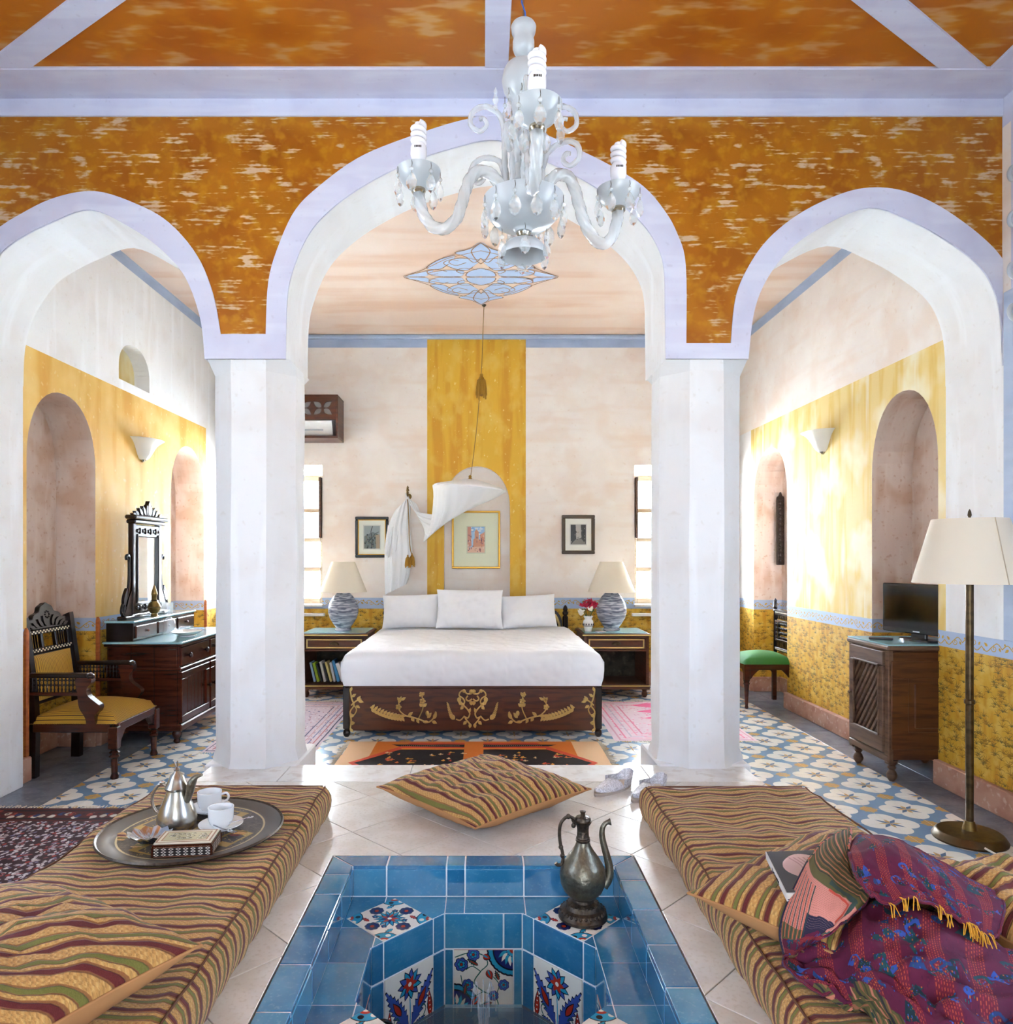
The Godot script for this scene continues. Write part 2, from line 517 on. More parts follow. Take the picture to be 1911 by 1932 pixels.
	for k in 4:
		var x0 := k * 128.0
		var f := 1.0 if k % 2 == 0 else -1.0
		var col := c8(198, 150, 44)
		stroke(bi, spl([x0, 44.0, x0 + 30, 44 - 22 * f, x0 + 62, 44 - 4 * f, x0 + 96, 44 + 20 * f, x0 + 128, 44], 8), 5.0, col)
		var sp := PackedVector2Array()
		for s in 22:
			var a := s * 0.36
			sp.append(Vector2(x0 + 50 + cos(a) * (19 - s * 0.8), 40 + f * 6 + sin(a) * f * (17 - s * 0.7)))
		stroke(bi, sp, 4.0, col)
		fillp(bi, leafp(x0 + 90, 40, 26, 7, -0.6 * f), col)
		fillp(bi, leafp(x0 + 20, 40, 20, 6, 2.2 * f), col)
		disc(bi, x0 + 112, 40 + 18 * f, 5, col)
	M.band = pictured(bi, 0.7, 1.0 / 0.6, 1.0 / 0.09)
	M.band.uv1_offset = Vector3(0, 0.88 / 0.09, 0)
	M.stone_white = pictured(mixed(256, 256, c8(232, 228, 220), [[noise(256, 256, 51, 0.02), 0.4, 0.8, c8(216, 206, 194), 0.8], [noise(256, 256, 52, 0.05), 0.66, 0.8, c8(200, 186, 170), 0.5]]), 0.3, 1.0, 1.0, true)
	M.beige = pictured(mixed(256, 256, c8(226, 219, 208), [[noise(256, 256, 53, 0.015), 0.4, 0.8, c8(216, 206, 192), 0.8], [noise(256, 256, 54, 0.14), 0.62, 0.85, c8(202, 190, 172), 0.5]]), 0.2, 1.6, 1.6, true)
	M.beige2 = pictured(mixed(256, 256, c8(220, 211, 198), [[noise(256, 256, 63, 0.015), 0.4, 0.8, c8(210, 199, 182), 0.8], [noise(256, 256, 64, 0.14), 0.62, 0.85, c8(198, 184, 164), 0.5]]), 0.22, 1.6, 1.6, true)
	M.added_paving = plain(c8(104, 103, 100), 0.9)
	M.grout = plain(c8(156, 146, 134), 0.9)
	M.grey_tile = pictured(mixed(256, 256, c8(128, 136, 148), [[noise(256, 256, 55, 0.02), 0.4, 0.8, c8(110, 118, 132), 0.8], [noise(256, 256, 56, 0.08), 0.6, 0.85, c8(146, 152, 160), 0.5]]), 0.22, 1.2, 1.2, true)
	floor_picture()
	# glazed pool tiles
	for k in 3:
		var cs: Color = [c8(44, 118, 156), c8(56, 130, 164), c8(38, 106, 146)][k]
		var mm := pictured(mixed(256, 256, cs, [[noise(256, 256, 70 + k, 0.012, 3), 0.4, 0.8, cs.lightened(0.16), 0.6], [noise(256, 256, 74 + k, 0.1, 3), 0.68, 0.8, cs.lightened(0.3), 0.35]]), 0.08, 2.2, 2.2, true)
		mm.clearcoat_enabled = true; mm.clearcoat = 0.6; mm.clearcoat_roughness = 0.04
		M["pool%d" % k] = mm
	M.pool_grout = plain(c8(236, 238, 238), 0.8)
	iznik_pictures()
	fabric_pictures()
	# woods and metals
	M.walnut = wood(c8(84, 42, 20), c8(46, 20, 10), c8(112, 58, 28), 81, 0.34, 2.0, 2.0)
	M.mahogany = wood(c8(66, 28, 15), c8(36, 13, 8), c8(92, 42, 22), 83, 0.26, 2.2, 2.2)
	M.ebony = wood(c8(34, 18, 14), c8(18, 10, 9), c8(48, 27, 20), 85, 0.26, 2.4, 2.4)
	M.brownwood = wood(c8(92, 52, 24), c8(54, 26, 12), c8(122, 74, 36), 87, 0.4, 2.0, 2.0)
	M.oldwood = wood(c8(98, 70, 50), c8(62, 40, 27), c8(130, 100, 76), 89, 0.5, 2.4, 2.4)
	M.orangewood = wood(c8(182, 96, 40), c8(146, 66, 24), c8(206, 124, 62), 91, 0.4, 2.0, 2.0)
	M.nightstand = wood(c8(96, 52, 28), c8(56, 28, 15), c8(124, 76, 44), 93, 0.38, 2.2, 2.2)
	M.window_wood = wood(c8(206, 184, 154), c8(180, 150, 116), c8(222, 204, 178), 95, 0.5, 2.0, 2.0)
	M.backboard = pictured(mixed(128, 128, c8(92, 82, 66), [[noise(128, 128, 97, 0.03), 0.4, 0.8, c8(64, 54, 42), 0.9], [noise(128, 128, 98, 0.05), 0.62, 0.85, c8(128, 116, 94), 0.7]]), 0.8, 2.0, 2.0, true)
	M.gilt = plain(c8(206, 170, 100), 0.36, 0.55)
	M.cream_gilt = plain(c8(226, 200, 126), 0.45, 0.2)
	M.gold = plain(c8(204, 154, 50), 0.35, 0.6)
	M.brass = pictured(mixed(128, 128, c8(140, 116, 66), [[noise(128, 128, 101, 0.04), 0.4, 0.8, c8(104, 84, 46), 0.8]]), 0.36, 4.0, 4.0, true, 0.85)
	M.bronze = pictured(mixed(128, 128, c8(98, 80, 56), [[noise(128, 128, 103, 0.04), 0.4, 0.8, c8(72, 58, 40), 0.8]]), 0.34, 4.0, 4.0, true, 0.85)
	M.pewter = bump(pictured(mixed(256, 256, c8(124, 116, 98), [[noise(256, 256, 105, 0.02), 0.38, 0.8, c8(90, 82, 68), 0.9], [noise(256, 256, 106, 0.1), 0.62, 0.85, c8(156, 148, 128), 0.5]]), 0.36, 5.0, 5.0, true, 0.85), noise(256, 256, 107, 0.05), 256, 256, 0.12)
	M.pewter_dark = bump(pictured(mixed(128, 128, c8(92, 78, 64), [[noise(128, 128, 108, 0.05), 0.4, 0.8, c8(58, 48, 40), 0.9]]), 0.42, 7.0, 7.0, true, 0.8), noise(128, 128, 109, 0.08), 128, 128, 0.2)
	M.silver = pictured(mixed(128, 128, c8(196, 190, 178), [[noise(128, 128, 111, 0.03), 0.4, 0.8, c8(156, 148, 134), 0.8]]), 0.26, 4.0, 4.0, true, 0.9)
	M.steel = plain(c8(206, 206, 206), 0.2, 0.95)
	M.black = plain(c8(16, 16, 18), 0.25)
	M.screen = plain(c8(8, 9, 12), 0.06)
	M.porcelain = plain(c8(240, 238, 234), 0.12)
	M.linen = bump(plain(c8(246, 245, 246), 0.85), noise(256, 256, 113, 0.012, 2), 256, 256, 0.8)
	M.linen.uv1_triplanar = true; M.linen.uv1_scale = Vector3(2.2, 2.2, 2.2)
	M.net = plain(c8(250, 250, 250, 225), 0.8)
	M.net.transparency = BaseMaterial3D.TRANSPARENCY_ALPHA
	M.net.backlight_enabled = true; M.net.backlight = Color(0.35, 0.35, 0.35)
	M.shade = plain(c8(240, 228, 206), 0.85)
	M.shade.backlight_enabled = true; M.shade.backlight = Color(0.3, 0.27, 0.22)
	M.frosted = plain(c8(184, 188, 192), 0.28)
	M.frosted.backlight_enabled = true; M.frosted.backlight = Color(0.2, 0.21, 0.21)
	M.twist = plain(c8(214, 218, 220, 120), 0.16)
	M.twist.transparency = BaseMaterial3D.TRANSPARENCY_ALPHA
	M.crystal = plain(c8(236, 240, 240, 70), 0.04)
	M.crystal.transparency = BaseMaterial3D.TRANSPARENCY_ALPHA
	M.bulb = plain(c8(236, 234, 240), 0.25)
	M.glass = plain(c8(255, 255, 255, 22), 0.03)
	M.glass.transparency = BaseMaterial3D.TRANSPARENCY_ALPHA
	M.tabletop = plain(c8(150, 196, 204), 0.05)
	M.sconce = plain(c8(244, 240, 230), 0.3)
	M.sconce.backlight_enabled = true; M.sconce.backlight = Color(0.3, 0.28, 0.25)
	M.chrome = plain(c8(180, 170, 150), 0.2, 0.9)
	M.cotton = plain(c8(182, 128, 78), 0.9)
	M.tassel = bump(plain(c8(176, 128, 30), 0.7), noise_s(128, 128, 128, 8, 115, 0.2), 128, 128, 0.4)
	M.tassel.uv1_triplanar = true; M.tassel.uv1_scale = Vector3(14, 3, 14)
	M.rope = plain(c8(150, 116, 58), 0.8)
	M.green = plain(c8(42, 112, 40), 0.75)
	M.green.rim_enabled = true; M.green.rim = 0.6; M.green.rim_tint = 0.6
	M.flower = plain(c8(206, 26, 70), 0.6)
	M.flower.backlight_enabled = true; M.flower.backlight = Color(0.3, 0.03, 0.1)
	M.petal_white = plain(c8(244, 240, 226), 0.6)
	M.stem = plain(c8(58, 92, 40), 0.6)
	M.piping = plain(c8(104, 62, 36), 0.85)
	M.slipper = pictured(mixed(128, 128, c8(206, 200, 200), [[noise(128, 128, 131, 0.06), 0.5, 0.62, c8(236, 234, 236), 0.9], [noise(128, 128, 132, 0.1), 0.6, 0.75, c8(150, 140, 140), 0.8]]), 0.45, 8.0, 8.0, true, 0.3)
	M.cable = plain(c8(236, 234, 226), 0.5)

func floor_picture() -> void:
	# one repeat is 2 x 2 tiles: quatrefoil rosettes at the corners and the middle, ochre lozenges between
	var S := 512
	var im := Image.create(S, S, false, Image.FORMAT_RGB8)
	var ground := c8(126, 154, 184); var cream := c8(240, 237, 228); var ochre := c8(206, 166, 100); var slate := c8(96, 122, 154)
	im.fill(ground)
	for o in [[0, 256], [256, 0], [512, 256], [256, 512]]:
		fillp(im, pl([o[0] - 62, o[1], o[0], o[1] - 62, o[0] + 62, o[1], o[0], o[1] + 62]), ochre)
	for o in [[0, 0], [512, 0], [0, 512], [512, 512], [256, 256]]:
		var x: float = o[0]; var y: float = o[1]
		for k in 4:
			var a := TAU * k / 4
			disc(im, x + cos(a) * 92, y + sin(a) * 92, 84, cream)
		disc(im, x, y, 112, cream)
	for o in [[0, 256], [256, 0], [512, 256], [256, 512]]:
		fillp(im, pl([o[0] - 40, o[1] - 40, o[0] + 40, o[1] - 40, o[0] + 40, o[1] + 40, o[0] - 40, o[1] + 40]), ochre)
	for o in [[0, 0], [512, 0], [0, 512], [512, 512], [256, 256]]:
		var x: float = o[0]; var y: float = o[1]
		for k in 8:
			var a := TAU * k / 8
			var r := 92.0 if k % 2 else 76.0
			fillp(im, PackedVector2Array([Vector2(x, y), Vector2(x, y) + Vector2.from_angle(a - 0.36) * r * 0.46, Vector2(x, y) + Vector2.from_angle(a) * r, Vector2(x, y) + Vector2.from_angle(a + 0.36) * r * 0.46]), slate if k % 2 else ochre)
	M.tile = pictured(im, 0.16)

func iznik_pictures() -> void:
	var cream := c8(236, 230, 214); var navy := c8(28, 34, 92); var teal := c8(44, 150, 182); var red := c8(176, 48, 30); var ink := c8(18, 20, 40); var green := c8(30, 88, 70); var blue := c8(62, 84, 160)
	# a: rosette of the ledge
	var a := Image.create(256, 256, false, Image.FORMAT_RGB8); a.fill(cream)
	for c in [[0, 0], [256, 0], [0, 256], [256, 256]]:
		var cx: float = c[0]; var cy: float = c[1]
		disc(a, cx, cy, 66, ink); disc(a, cx, cy, 62, teal)
		for k in 6: disc(a, cx + cos(k * 1.05) * 44, cy + sin(k * 1.05) * 44, 11, ink if k % 2 else cream)
		disc(a, cx, cy, 26, red); disc(a, cx, cy, 14, cream)
	for k in 4:
		var an := TAU * k / 4
		var p := Vector2(128, 128) + Vector2.from_angle(an) * 92
		blossom(a, p.x, p.y, 31, 8, navy, red, ink)
		var q := Vector2(128, 128) + Vector2.from_angle(an + 0.5) * 88
		fillp(a, sawleaf(q.x, q.y, 48, 13, an + 1.5, 4), ink)
		fillp(a, leafp(q.x, q.y, 42, 8, an + 1.5), red if k % 2 else teal)
		blossom(a, 128 + cos(an - 0.55) * 66, 128 + sin(an - 0.55) * 66, 14, 5, navy, teal, ink)
	for k in 14:
		var an := TAU * k / 14
		fillp(a, leafp(128, 128, 70, 11, an), ink)
		fillp(a, leafp(128, 128, 65, 7, an), teal)
	for k in 9:
		var an := TAU * k / 9
		fillp(a, leafp(128, 128, 42, 8, an), navy if k % 2 else red)
	disc(a, 128, 128, 9, cream)
	M.iznik_a = pictured(a, 0.1)
	# b: scrolling stems
	var b := Image.create(256, 256, false, Image.FORMAT_RGB8); b.fill(cream)
	for c in [[0, 0, 0.0], [256, 256, PI]]:
		for k in 9:
			var an: float = c[2] + k * PI / 16
			disc(b, c[0] + cos(an) * 92, c[1] + sin(an) * 92, 22, ink)
		for k in 9:
			var an: float = c[2] + k * PI / 16
			disc(b, c[0] + cos(an) * 90, c[1] + sin(an) * 90, 17, teal)
		disc(b, c[0], c[1], 88, ink); disc(b, c[0], c[1], 82, navy)
		for k in 5:
			var an: float = c[2] + 0.15 + k * 0.32
			fillp(b, leafp(c[0] + cos(an) * 26, c[1] + sin(an) * 26, 46, 8, an + 0.3, 0.2), cream if k % 2 else teal)
		disc(b, c[0], c[1], 26, teal); disc(b, c[0], c[1], 14, red)
	stroke(b, spl([60, 250, 76, 200, 128, 178, 168, 140, 140, 92, 110, 60, 130, 22, 190, 12, 250, 30], 10), 5, green)
	stroke(b, spl([128, 178, 180, 200, 214, 160, 226, 110], 8), 4, green)
	stroke(b, spl([140, 92, 176, 70, 204, 84], 8), 4, green)
	stroke(b, spl([76, 200, 60, 150, 84, 116], 8), 4, green)
	for f in [[196, 150, 26], [84, 196, 22], [224, 62, 30], [172, 20, 28], [40, 150, 24]]:
		blossom(b, f[0], f[1], f[2], 7, blue, red, ink)
		blossom(b, f[0], f[1], f[2] * 0.6, 5, teal, red, ink)
	for f in [[110, 84, 44, 1.9], [150, 200, 46, 0.9], [130, 22, 34, 2.6]]:
		fillp(b, leafp(f[0], f[1], f[2] + 4, 15, f[3], 0.1), ink)
		fillp(b, leafp(f[0], f[1], f[2], 12, f[3], 0.1), red)
		fillp(b, leafp(f[0], f[1], f[2] * 0.8, 4, f[3], 0.1), teal)
	for f in [[150, 66, 56, -0.5], [60, 130, 46, -1.2], [210, 190, 50, -1.7], [90, 226, 50, 0.2]]:
		fillp(b, sawleaf(f[0], f[1], f[2], 12, f[3], 5), ink)
		fillp(b, sawleaf(f[0], f[1], f[2] - 4, 9, f[3], 5), green)
		fillp(b, leafp(f[0], f[1], f[2] - 8, 3, f[3]), red)
	M.iznik_b = pictured(b, 0.1)
	# c: hyacinth leaves in a spray
	var c := Image.create(256, 256, false, Image.FORMAT_RGB8); c.fill(cream)
	stroke(c, spl([128, 256, 126, 190, 128, 110], 8), 5, teal)
	for f in [[-1, 1], [1, 1]]:
		var s: float = f[0]
		fillp(c, sawleaf(128 + s * 6, 240, 226, 36, -PI / 2 + s * 0.56, 9), ink)
		fillp(c, sawleaf(128 + s * 6, 240, 219, 31, -PI / 2 + s * 0.56, 9), blue)
		fillp(c, leafp(128 + s * 44, 178, 84, 15, -PI / 2 + s * 0.56), ink)
		fillp(c, leafp(128 + s * 46, 175, 76, 11, -PI / 2 + s * 0.56), red)
		stroke(c, spl([128.0 + s * 10, 250, 128 + s * 60, 236, 128 + s * 86, 200, 128 + s * 70, 176, 128 + s * 56, 192], 8), 5, green)
		fillp(c, leafp(128 + s * 112, 250, 120, 15, -PI / 2 - s * 0.06), ink)
		fillp(c, leafp(128 + s * 112, 250, 116, 11, -PI / 2 - s * 0.06), red)
		for k in 5: disc(c, 128 + s * (112 - k * 1.4), 236 - k * 19, 3.4, cream)
		fillp(c, sawleaf(128 + s * 20, 246, 66, 14, -PI / 2 + s * 1.3, 5), ink)
		fillp(c, sawleaf(128 + s * 20, 246, 60, 10, -PI / 2 + s * 1.3, 5), blue)
	for k in 11:
		var an := TAU * k / 11
		fillp(c, leafp(128, 66, 66, 16, an), ink)
		fillp(c, leafp(128, 66, 61, 12, an), teal if k % 2 else blue)
	for k in 6: fillp(c, leafp(128, 66, 38, 10, TAU * k / 6), red)
	disc(c, 128, 66, 9, cream)
	M.iznik_c = pictured(c, 0.1)

func fabric_pictures() -> void:
	# striped chenille: one repeat is 0.057 m
	var im := Image.create(256, 256, false, Image.FORMAT_RGB8)
	var rng := RandomNumberGenerator.new(); rng.seed = 9
	var hb := PackedByteArray(); hb.resize(256 * 256)
	for y in 256:
		var t := fposmod(y / 64.0, 1.0)
		for x in 256:
			var c := c8(170, 118, 58)
			var h := 0.75
			var weave := (sin(x * TAU / 10.67 + (1.6 if (y / 5) % 2 else 0.0)) * 0.5 + 0.5)
			if t < 0.17: c = c8(96, 20, 16); h = 1.0
			elif t < 0.25: c = c8(140, 86, 40); h = 0.45
			elif t < 0.36: c = c8(200, 148, 76); h = 0.7
			elif t < 0.40: c = c8(124, 76, 34); h = 0.3
			elif t < 0.56: c = c8(112, 106, 38); h = 1.0
			elif t < 0.61: c = c8(146, 94, 44); h = 0.4
			elif t < 0.95: c = c8(196, 142, 72); h = 0.7
			else: c = c8(128, 78, 36); h = 0.35
			if h < 0.9 and h > 0.5:
				c = c.lerp(c8(222, 184, 116), 0.5 * weave) if (x / 8 + y / 6) % 2 == 0 else c.darkened(0.12 * weave)
				h += 0.25 * weave
			var k := rng.randf_range(-0.06, 0.06)
			c = c.lightened(k) if k > 0 else c.darkened(-k)
			im.set_pixel(x, y, c)
			hb[y * 256 + x] = int(clampf(h + k, 0, 1) * 255)
	M.stripe = bump(pictured(im, 0.9, 1.0 / 0.24, 1.0 / 0.228), hb, 256, 256, 0.35)
	M.stripe.rim_enabled = true; M.stripe.rim = 0.25; M.stripe.rim_tint = 0.7
	# upholstery of the armchair
	var ci := Image.create(128, 128, false, Image.FORMAT_RGB8)
	for y in 128:
		for x in 128:
			var t := fposmod(x / 16.0, 1.0)
			var c := c8(196, 150, 40)
			if t < 0.24: c = c8(92, 58, 22)
			elif t > 0.55 and t < 0.66: c = c8(160, 112, 34)
			var k := rng.randf_range(-0.05, 0.05)
			ci.set_pixel(x, y, c.lightened(k) if k > 0 else c.darkened(-k))
	M.uphol = pictured(ci, 0.8, 9.0, 9.0)
	# ceramic of the bedside lamps: brushed rings
	M.ceramic = pictured(mixed(256, 256, c8(150, 154, 166), [[noise_s(256, 256, 24, 256, 121, 0.05, 4), 0.45, 0.62, c8(92, 96, 114), 0.85], [noise_s(256, 256, 30, 256, 122, 0.06, 4), 0.52, 0.7, c8(214, 214, 218), 0.85]]), 0.4, 2.0, 2.4)
	rugs()
	quilt_pictures()
	small_pictures()

func rugs() -> void:
	var rng := RandomNumberGenerator.new(); rng.seed = 21
	# dark knotted rug: repeating rows of small palmettes inside a border
	var im := Image.create(768, 512, false, Image.FORMAT_RGB8)
	im.fill(c8(58, 34, 42))
	for y in range(-20, 540, 34):
		for x in range(-30, 800, 46):
			var ox := 23 if (y / 34) % 2 else 0
			var cx := x + ox; var cy := y
			for k in 24:
				var a := rng.randf() * TAU
				var col: Color = [c8(196, 188, 192), c8(176, 162, 172), c8(134, 66, 70), c8(210, 202, 202), c8(120, 112, 140), c8(186, 170, 172)][rng.randi() % 6]
				fillp(im, leafp(cx + cos(a) * rng.randf_range(2, 20), cy + sin(a) * rng.randf_range(2, 14), rng.randf_range(6, 13), 2.7, a + rng.randf_range(-0.6, 0.6)), col)
			disc(im, cx, cy, 4, c8(150, 50, 48))
	var edge := 74
	for s in 2:
		for o in [Rect2i(0, 0, 768, edge), Rect2i(0, 512 - edge, 768, edge), Rect2i(0, 0, edge, 512), Rect2i(768 - edge, 0, edge, 512)]:
			if s == 0: im.fill_rect(o, c8(78, 28, 28))
	for k in 2:
		var i := 14 + k * 44
		im.fill_rect(Rect2i(i, i, 768 - 2 * i, 8), c8(32, 24, 32)); im.fill_rect(Rect2i(i, 512 - i - 8, 768 - 2 * i, 8), c8(32, 24, 32))
		im.fill_rect(Rect2i(i, i, 8, 512 - 2 * i), c8(32, 24, 32)); im.fill_rect(Rect2i(768 - i - 8, i, 8, 512 - 2 * i), c8(32, 24, 32))
	for k in 44:
		for side in 4:
			var t := (k + 0.5) / 44.0
			var p := Vector2(t * 768, 38) if side == 0 else Vector2(t * 768, 474) if side == 1 else Vector2(38, t * 512) if side == 2 else Vector2(730, t * 512)
			var col: Color = [c8(212, 204, 192), c8(44, 54, 104), c8(196, 184, 168), c8(150, 60, 50)][k % 4]
			fillp(im, leafp(p.x - 8, p.y, 17, 8, rng.randf() * TAU), col)
			disc(im, p.x, p.y, 3, c8(40, 28, 36))
	M.rug_dark = pictured(im, 0.95)
	# kilim with stepped black field
	im = Image.create(640, 400, false, Image.FORMAT_RGB8)
	im.fill(c8(214, 116, 36))
	im.fill_rect(Rect2i(0, 0, 70, 400), c8(226, 184, 140)); im.fill_rect(Rect2i(570, 0, 70, 400), c8(226, 184, 140))
	for s in [0, 1]:
		var x0 := 40 if s == 0 else 344
		var x1 := 296 if s == 0 else 600
		var pt := x0 if s == 0 else x1
		var q := x1 if s == 0 else x0
		var f := 1 if s == 0 else -1
		fillp(im, pl([pt - f * 10, 200, pt + f * 120, 20, q, 20, q, 380, pt + f * 120, 380]), c8(206, 74, 40))
		for m in [0, 1]:
			var yy := 52 if m == 0 else 348
			var g := 1 if m == 0 else -1
			fillp(im, pl([q, yy - 14, pt + f * 70, yy - 14, pt + f * 92, yy + g * 2, q, yy + g * 10]), c8(26, 18, 22))
			for k in 30: im.fill_rect(Rect2i(mini(pt + f * 96, q) + k * 5, yy - 5, 2, 3), c8(196, 176, 150))
		fillp(im, pl([pt + f * 4, 200, pt + f * 100, 84, q, 84, q, 316, pt + f * 100, 316]), c8(28, 18, 20))
		im.fill_rect(Rect2i(mini(pt + f * 100, q), 74, absi(q - pt) - 100, 8), c8(226, 150, 40))
		im.fill_rect(Rect2i(mini(pt + f * 100, q), 318, absi(q - pt) - 100, 8), c8(226, 150, 40))
		for k in 54:
			var x := rng.randf_range(minf(pt + f * 60, q), maxf(pt + f * 60, q)); var y := rng.randf_range(110, 290)
			var col: Color = [c8(214, 110, 50), c8(226, 190, 140), c8(196, 60, 40), c8(228, 160, 60)][k % 4]
			im.fill_rect(Rect2i(int(x), int(y), 6 + k % 5 * 3, 5), col)
			im.fill_rect(Rect2i(int(x) + 3, int(y) - 6, 4, 14), col)
	for k in 900:
		var x := rng.randi() % 640; var y := rng.randi() % 400
		im.fill_rect(Rect2i(x, y, 5, 1), im.get_pixel(x, y).lightened(0.12))
	M.kilim = pictured(im, 0.95)
	# two faded runners
	for v in 2:
		im = Image.create(320, 512, false, Image.FORMAT_RGB8)
		im.fill(c8(206, 186, 192) if v == 0 else c8(226, 200, 208))
		for k in 5:
			var i := 10 + k * 15
			var col: Color = [c8(64, 62, 84), c8(176, 104, 104), c8(112, 118, 150), c8(196, 150, 148), c8(90, 84, 108)][k] if v == 0 else [c8(206, 150, 166), c8(222, 120, 146), c8(196, 176, 190), c8(224, 150, 170), c8(206, 120, 140)][k]
			for e in 3:
				im.fill_rect(Rect2i(i + e, i, 2, 512 - 2 * i), col); im.fill_rect(Rect2i(320 - i - e, i, 2, 512 - 2 * i), col)
				im.fill_rect(Rect2i(i, i + e, 320 - 2 * i, 2), col); im.fill_rect(Rect2i(i, 512 - i - e, 320 - 2 * i, 2), col)
		for k in 520:
			var x := rng.randf_range(16, 304); var y := rng.randf_range(16, 496)
			var col: Color = ([c8(150, 96, 100), c8(96, 96, 128), c8(224, 214, 214), c8(188, 140, 140)] if v == 0 else [c8(222, 110, 150), c8(240, 226, 230), c8(206, 150, 170), c8(232, 130, 160)])[k % 4]
			fillp(im, leafp(x, y, rng.randf_range(5, 12), 2.2, rng.randf() * TAU), col)
		if v == 1:
			for k in 5: fillp(im, pl([110, 70 + k * 90, 160, 34 + k * 90, 210, 70 + k * 90, 160, 106 + k * 90]), c8(228, 104, 146))
		M["runner%d" % v] = pictured(im, 0.95)

func quilt_pictures() -> void:
	var rng := RandomNumberGenerator.new(); rng.seed = 33
	# running-stitched quilt: plum ground, rust stitched stripes, small blue and teal figures
	var im := Image.create(768, 768, false, Image.FORMAT_RGB8)
	im.fill(c8(88, 4, 46))
	for k in 2200:
		im.fill_rect(Rect2i(rng.randi() % 768, rng.randi() % 768, 2, 6), c8(72, 4, 44) if k % 2 else c8(106, 10, 50))
	for s in 8:
		var x0 := s * 96 + 8
		im.fill_rect(Rect2i(x0, 0, 42, 768), c8(106, 14, 38))
		for c in 7:
			for y in range(0, 768, 9):
				var col := c8(184, 78, 44) if (c + s) % 3 else c8(160, 44, 50)
				im.fill_rect(Rect2i(x0 + 2 + c * 6, y + (4 if c % 2 else 0), 2, 5), col)
	for k in 190:
		var x := rng.randi() % 768; var y := rng.randi() % 768
		var col: Color = [c8(24, 54, 104), c8(16, 64, 70), c8(40, 74, 150), c8(16, 42, 50)][k % 4]
		var kind := k % 5
		if kind == 0: fillp(im, pl([x - 24, y + 16, x, y - 26, x + 24, y + 16]), col)
		elif kind == 1:
			stroke(im, spl([x - 12.0, y + 12.0, x - 20.0, y - 6.0, x + 2.0, y - 16.0, x + 12.0, y - 2.0], 5), 8, col)
		elif kind == 2: disc(im, x, y, 13, col, 8)
		elif kind == 3: fillp(im, leafp(x - 16, y, 34, 8, rng.randf() * TAU), col)
		else: im.fill_rect(Rect2i(x - 16, y - 7, 32, 14), col)
		for e in 16:
			im.fill_rect(Rect2i(x + rng.randi_range(-18, 18), y + rng.randi_range(-14, 14), 3, 4), [c8(186, 94, 30), c8(40, 80, 160), c8(88, 4, 46), c8(22, 86, 86)][e % 4])
	M.quilt = pictured(im, 0.85)
	# its patchwork side: moss, salmon, navy, striped pieces
	var p := Image.create(512, 512, false, Image.FORMAT_RGB8)
	p.fill(c8(92, 84, 40))
	for k in 22:
		var col: Color = [c8(196, 118, 92), c8(40, 36, 40), c8(150, 92, 62), c8(60, 58, 34)][k % 4]
		p.fill_rect(Rect2i(0, k * 9, 512, 3 + k % 3), col)
	p.fill_rect(Rect2i(0, 230, 512, 150), c8(202, 128, 112))
	for y in range(232, 380, 6):
		for x in range(0, 512, 8): p.fill_rect(Rect2i(x + (y / 6 % 2) * 4, y, 4, 1), c8(128, 92, 74))
	fillp(p, pl([140, 210, 300, 196, 306, 216, 172, 230, 176, 330, 150, 336]), c8(52, 70, 62))
	fillp(p, pl([186, 240, 300, 228, 302, 236, 196, 248, 198, 320, 188, 322]), c8(190, 70, 50))
	p.fill_rect(Rect2i(170, 330, 190, 100), c8(34, 24, 50))
	for y in range(336, 372, 8):
		for x in range(174, 356, 8): p.fill_rect(Rect2i(x, y, 4, 2), c8(120, 96, 100))
	for k in 12: p.fill_rect(Rect2i(350 + k * 13, 250, 5, 170), c8(206, 96, 66) if k % 2 else c8(34, 60, 56))
	for k in 5: disc(p, 70, 480, 120 - k * 20, [c8(52, 78, 76), c8(214, 106, 70), c8(112, 34, 58), c8(202, 128, 112), c8(86, 84, 40)][k])
	p.rotate_90(COUNTERCLOCKWISE)
	M.patch = pictured(p, 0.85)

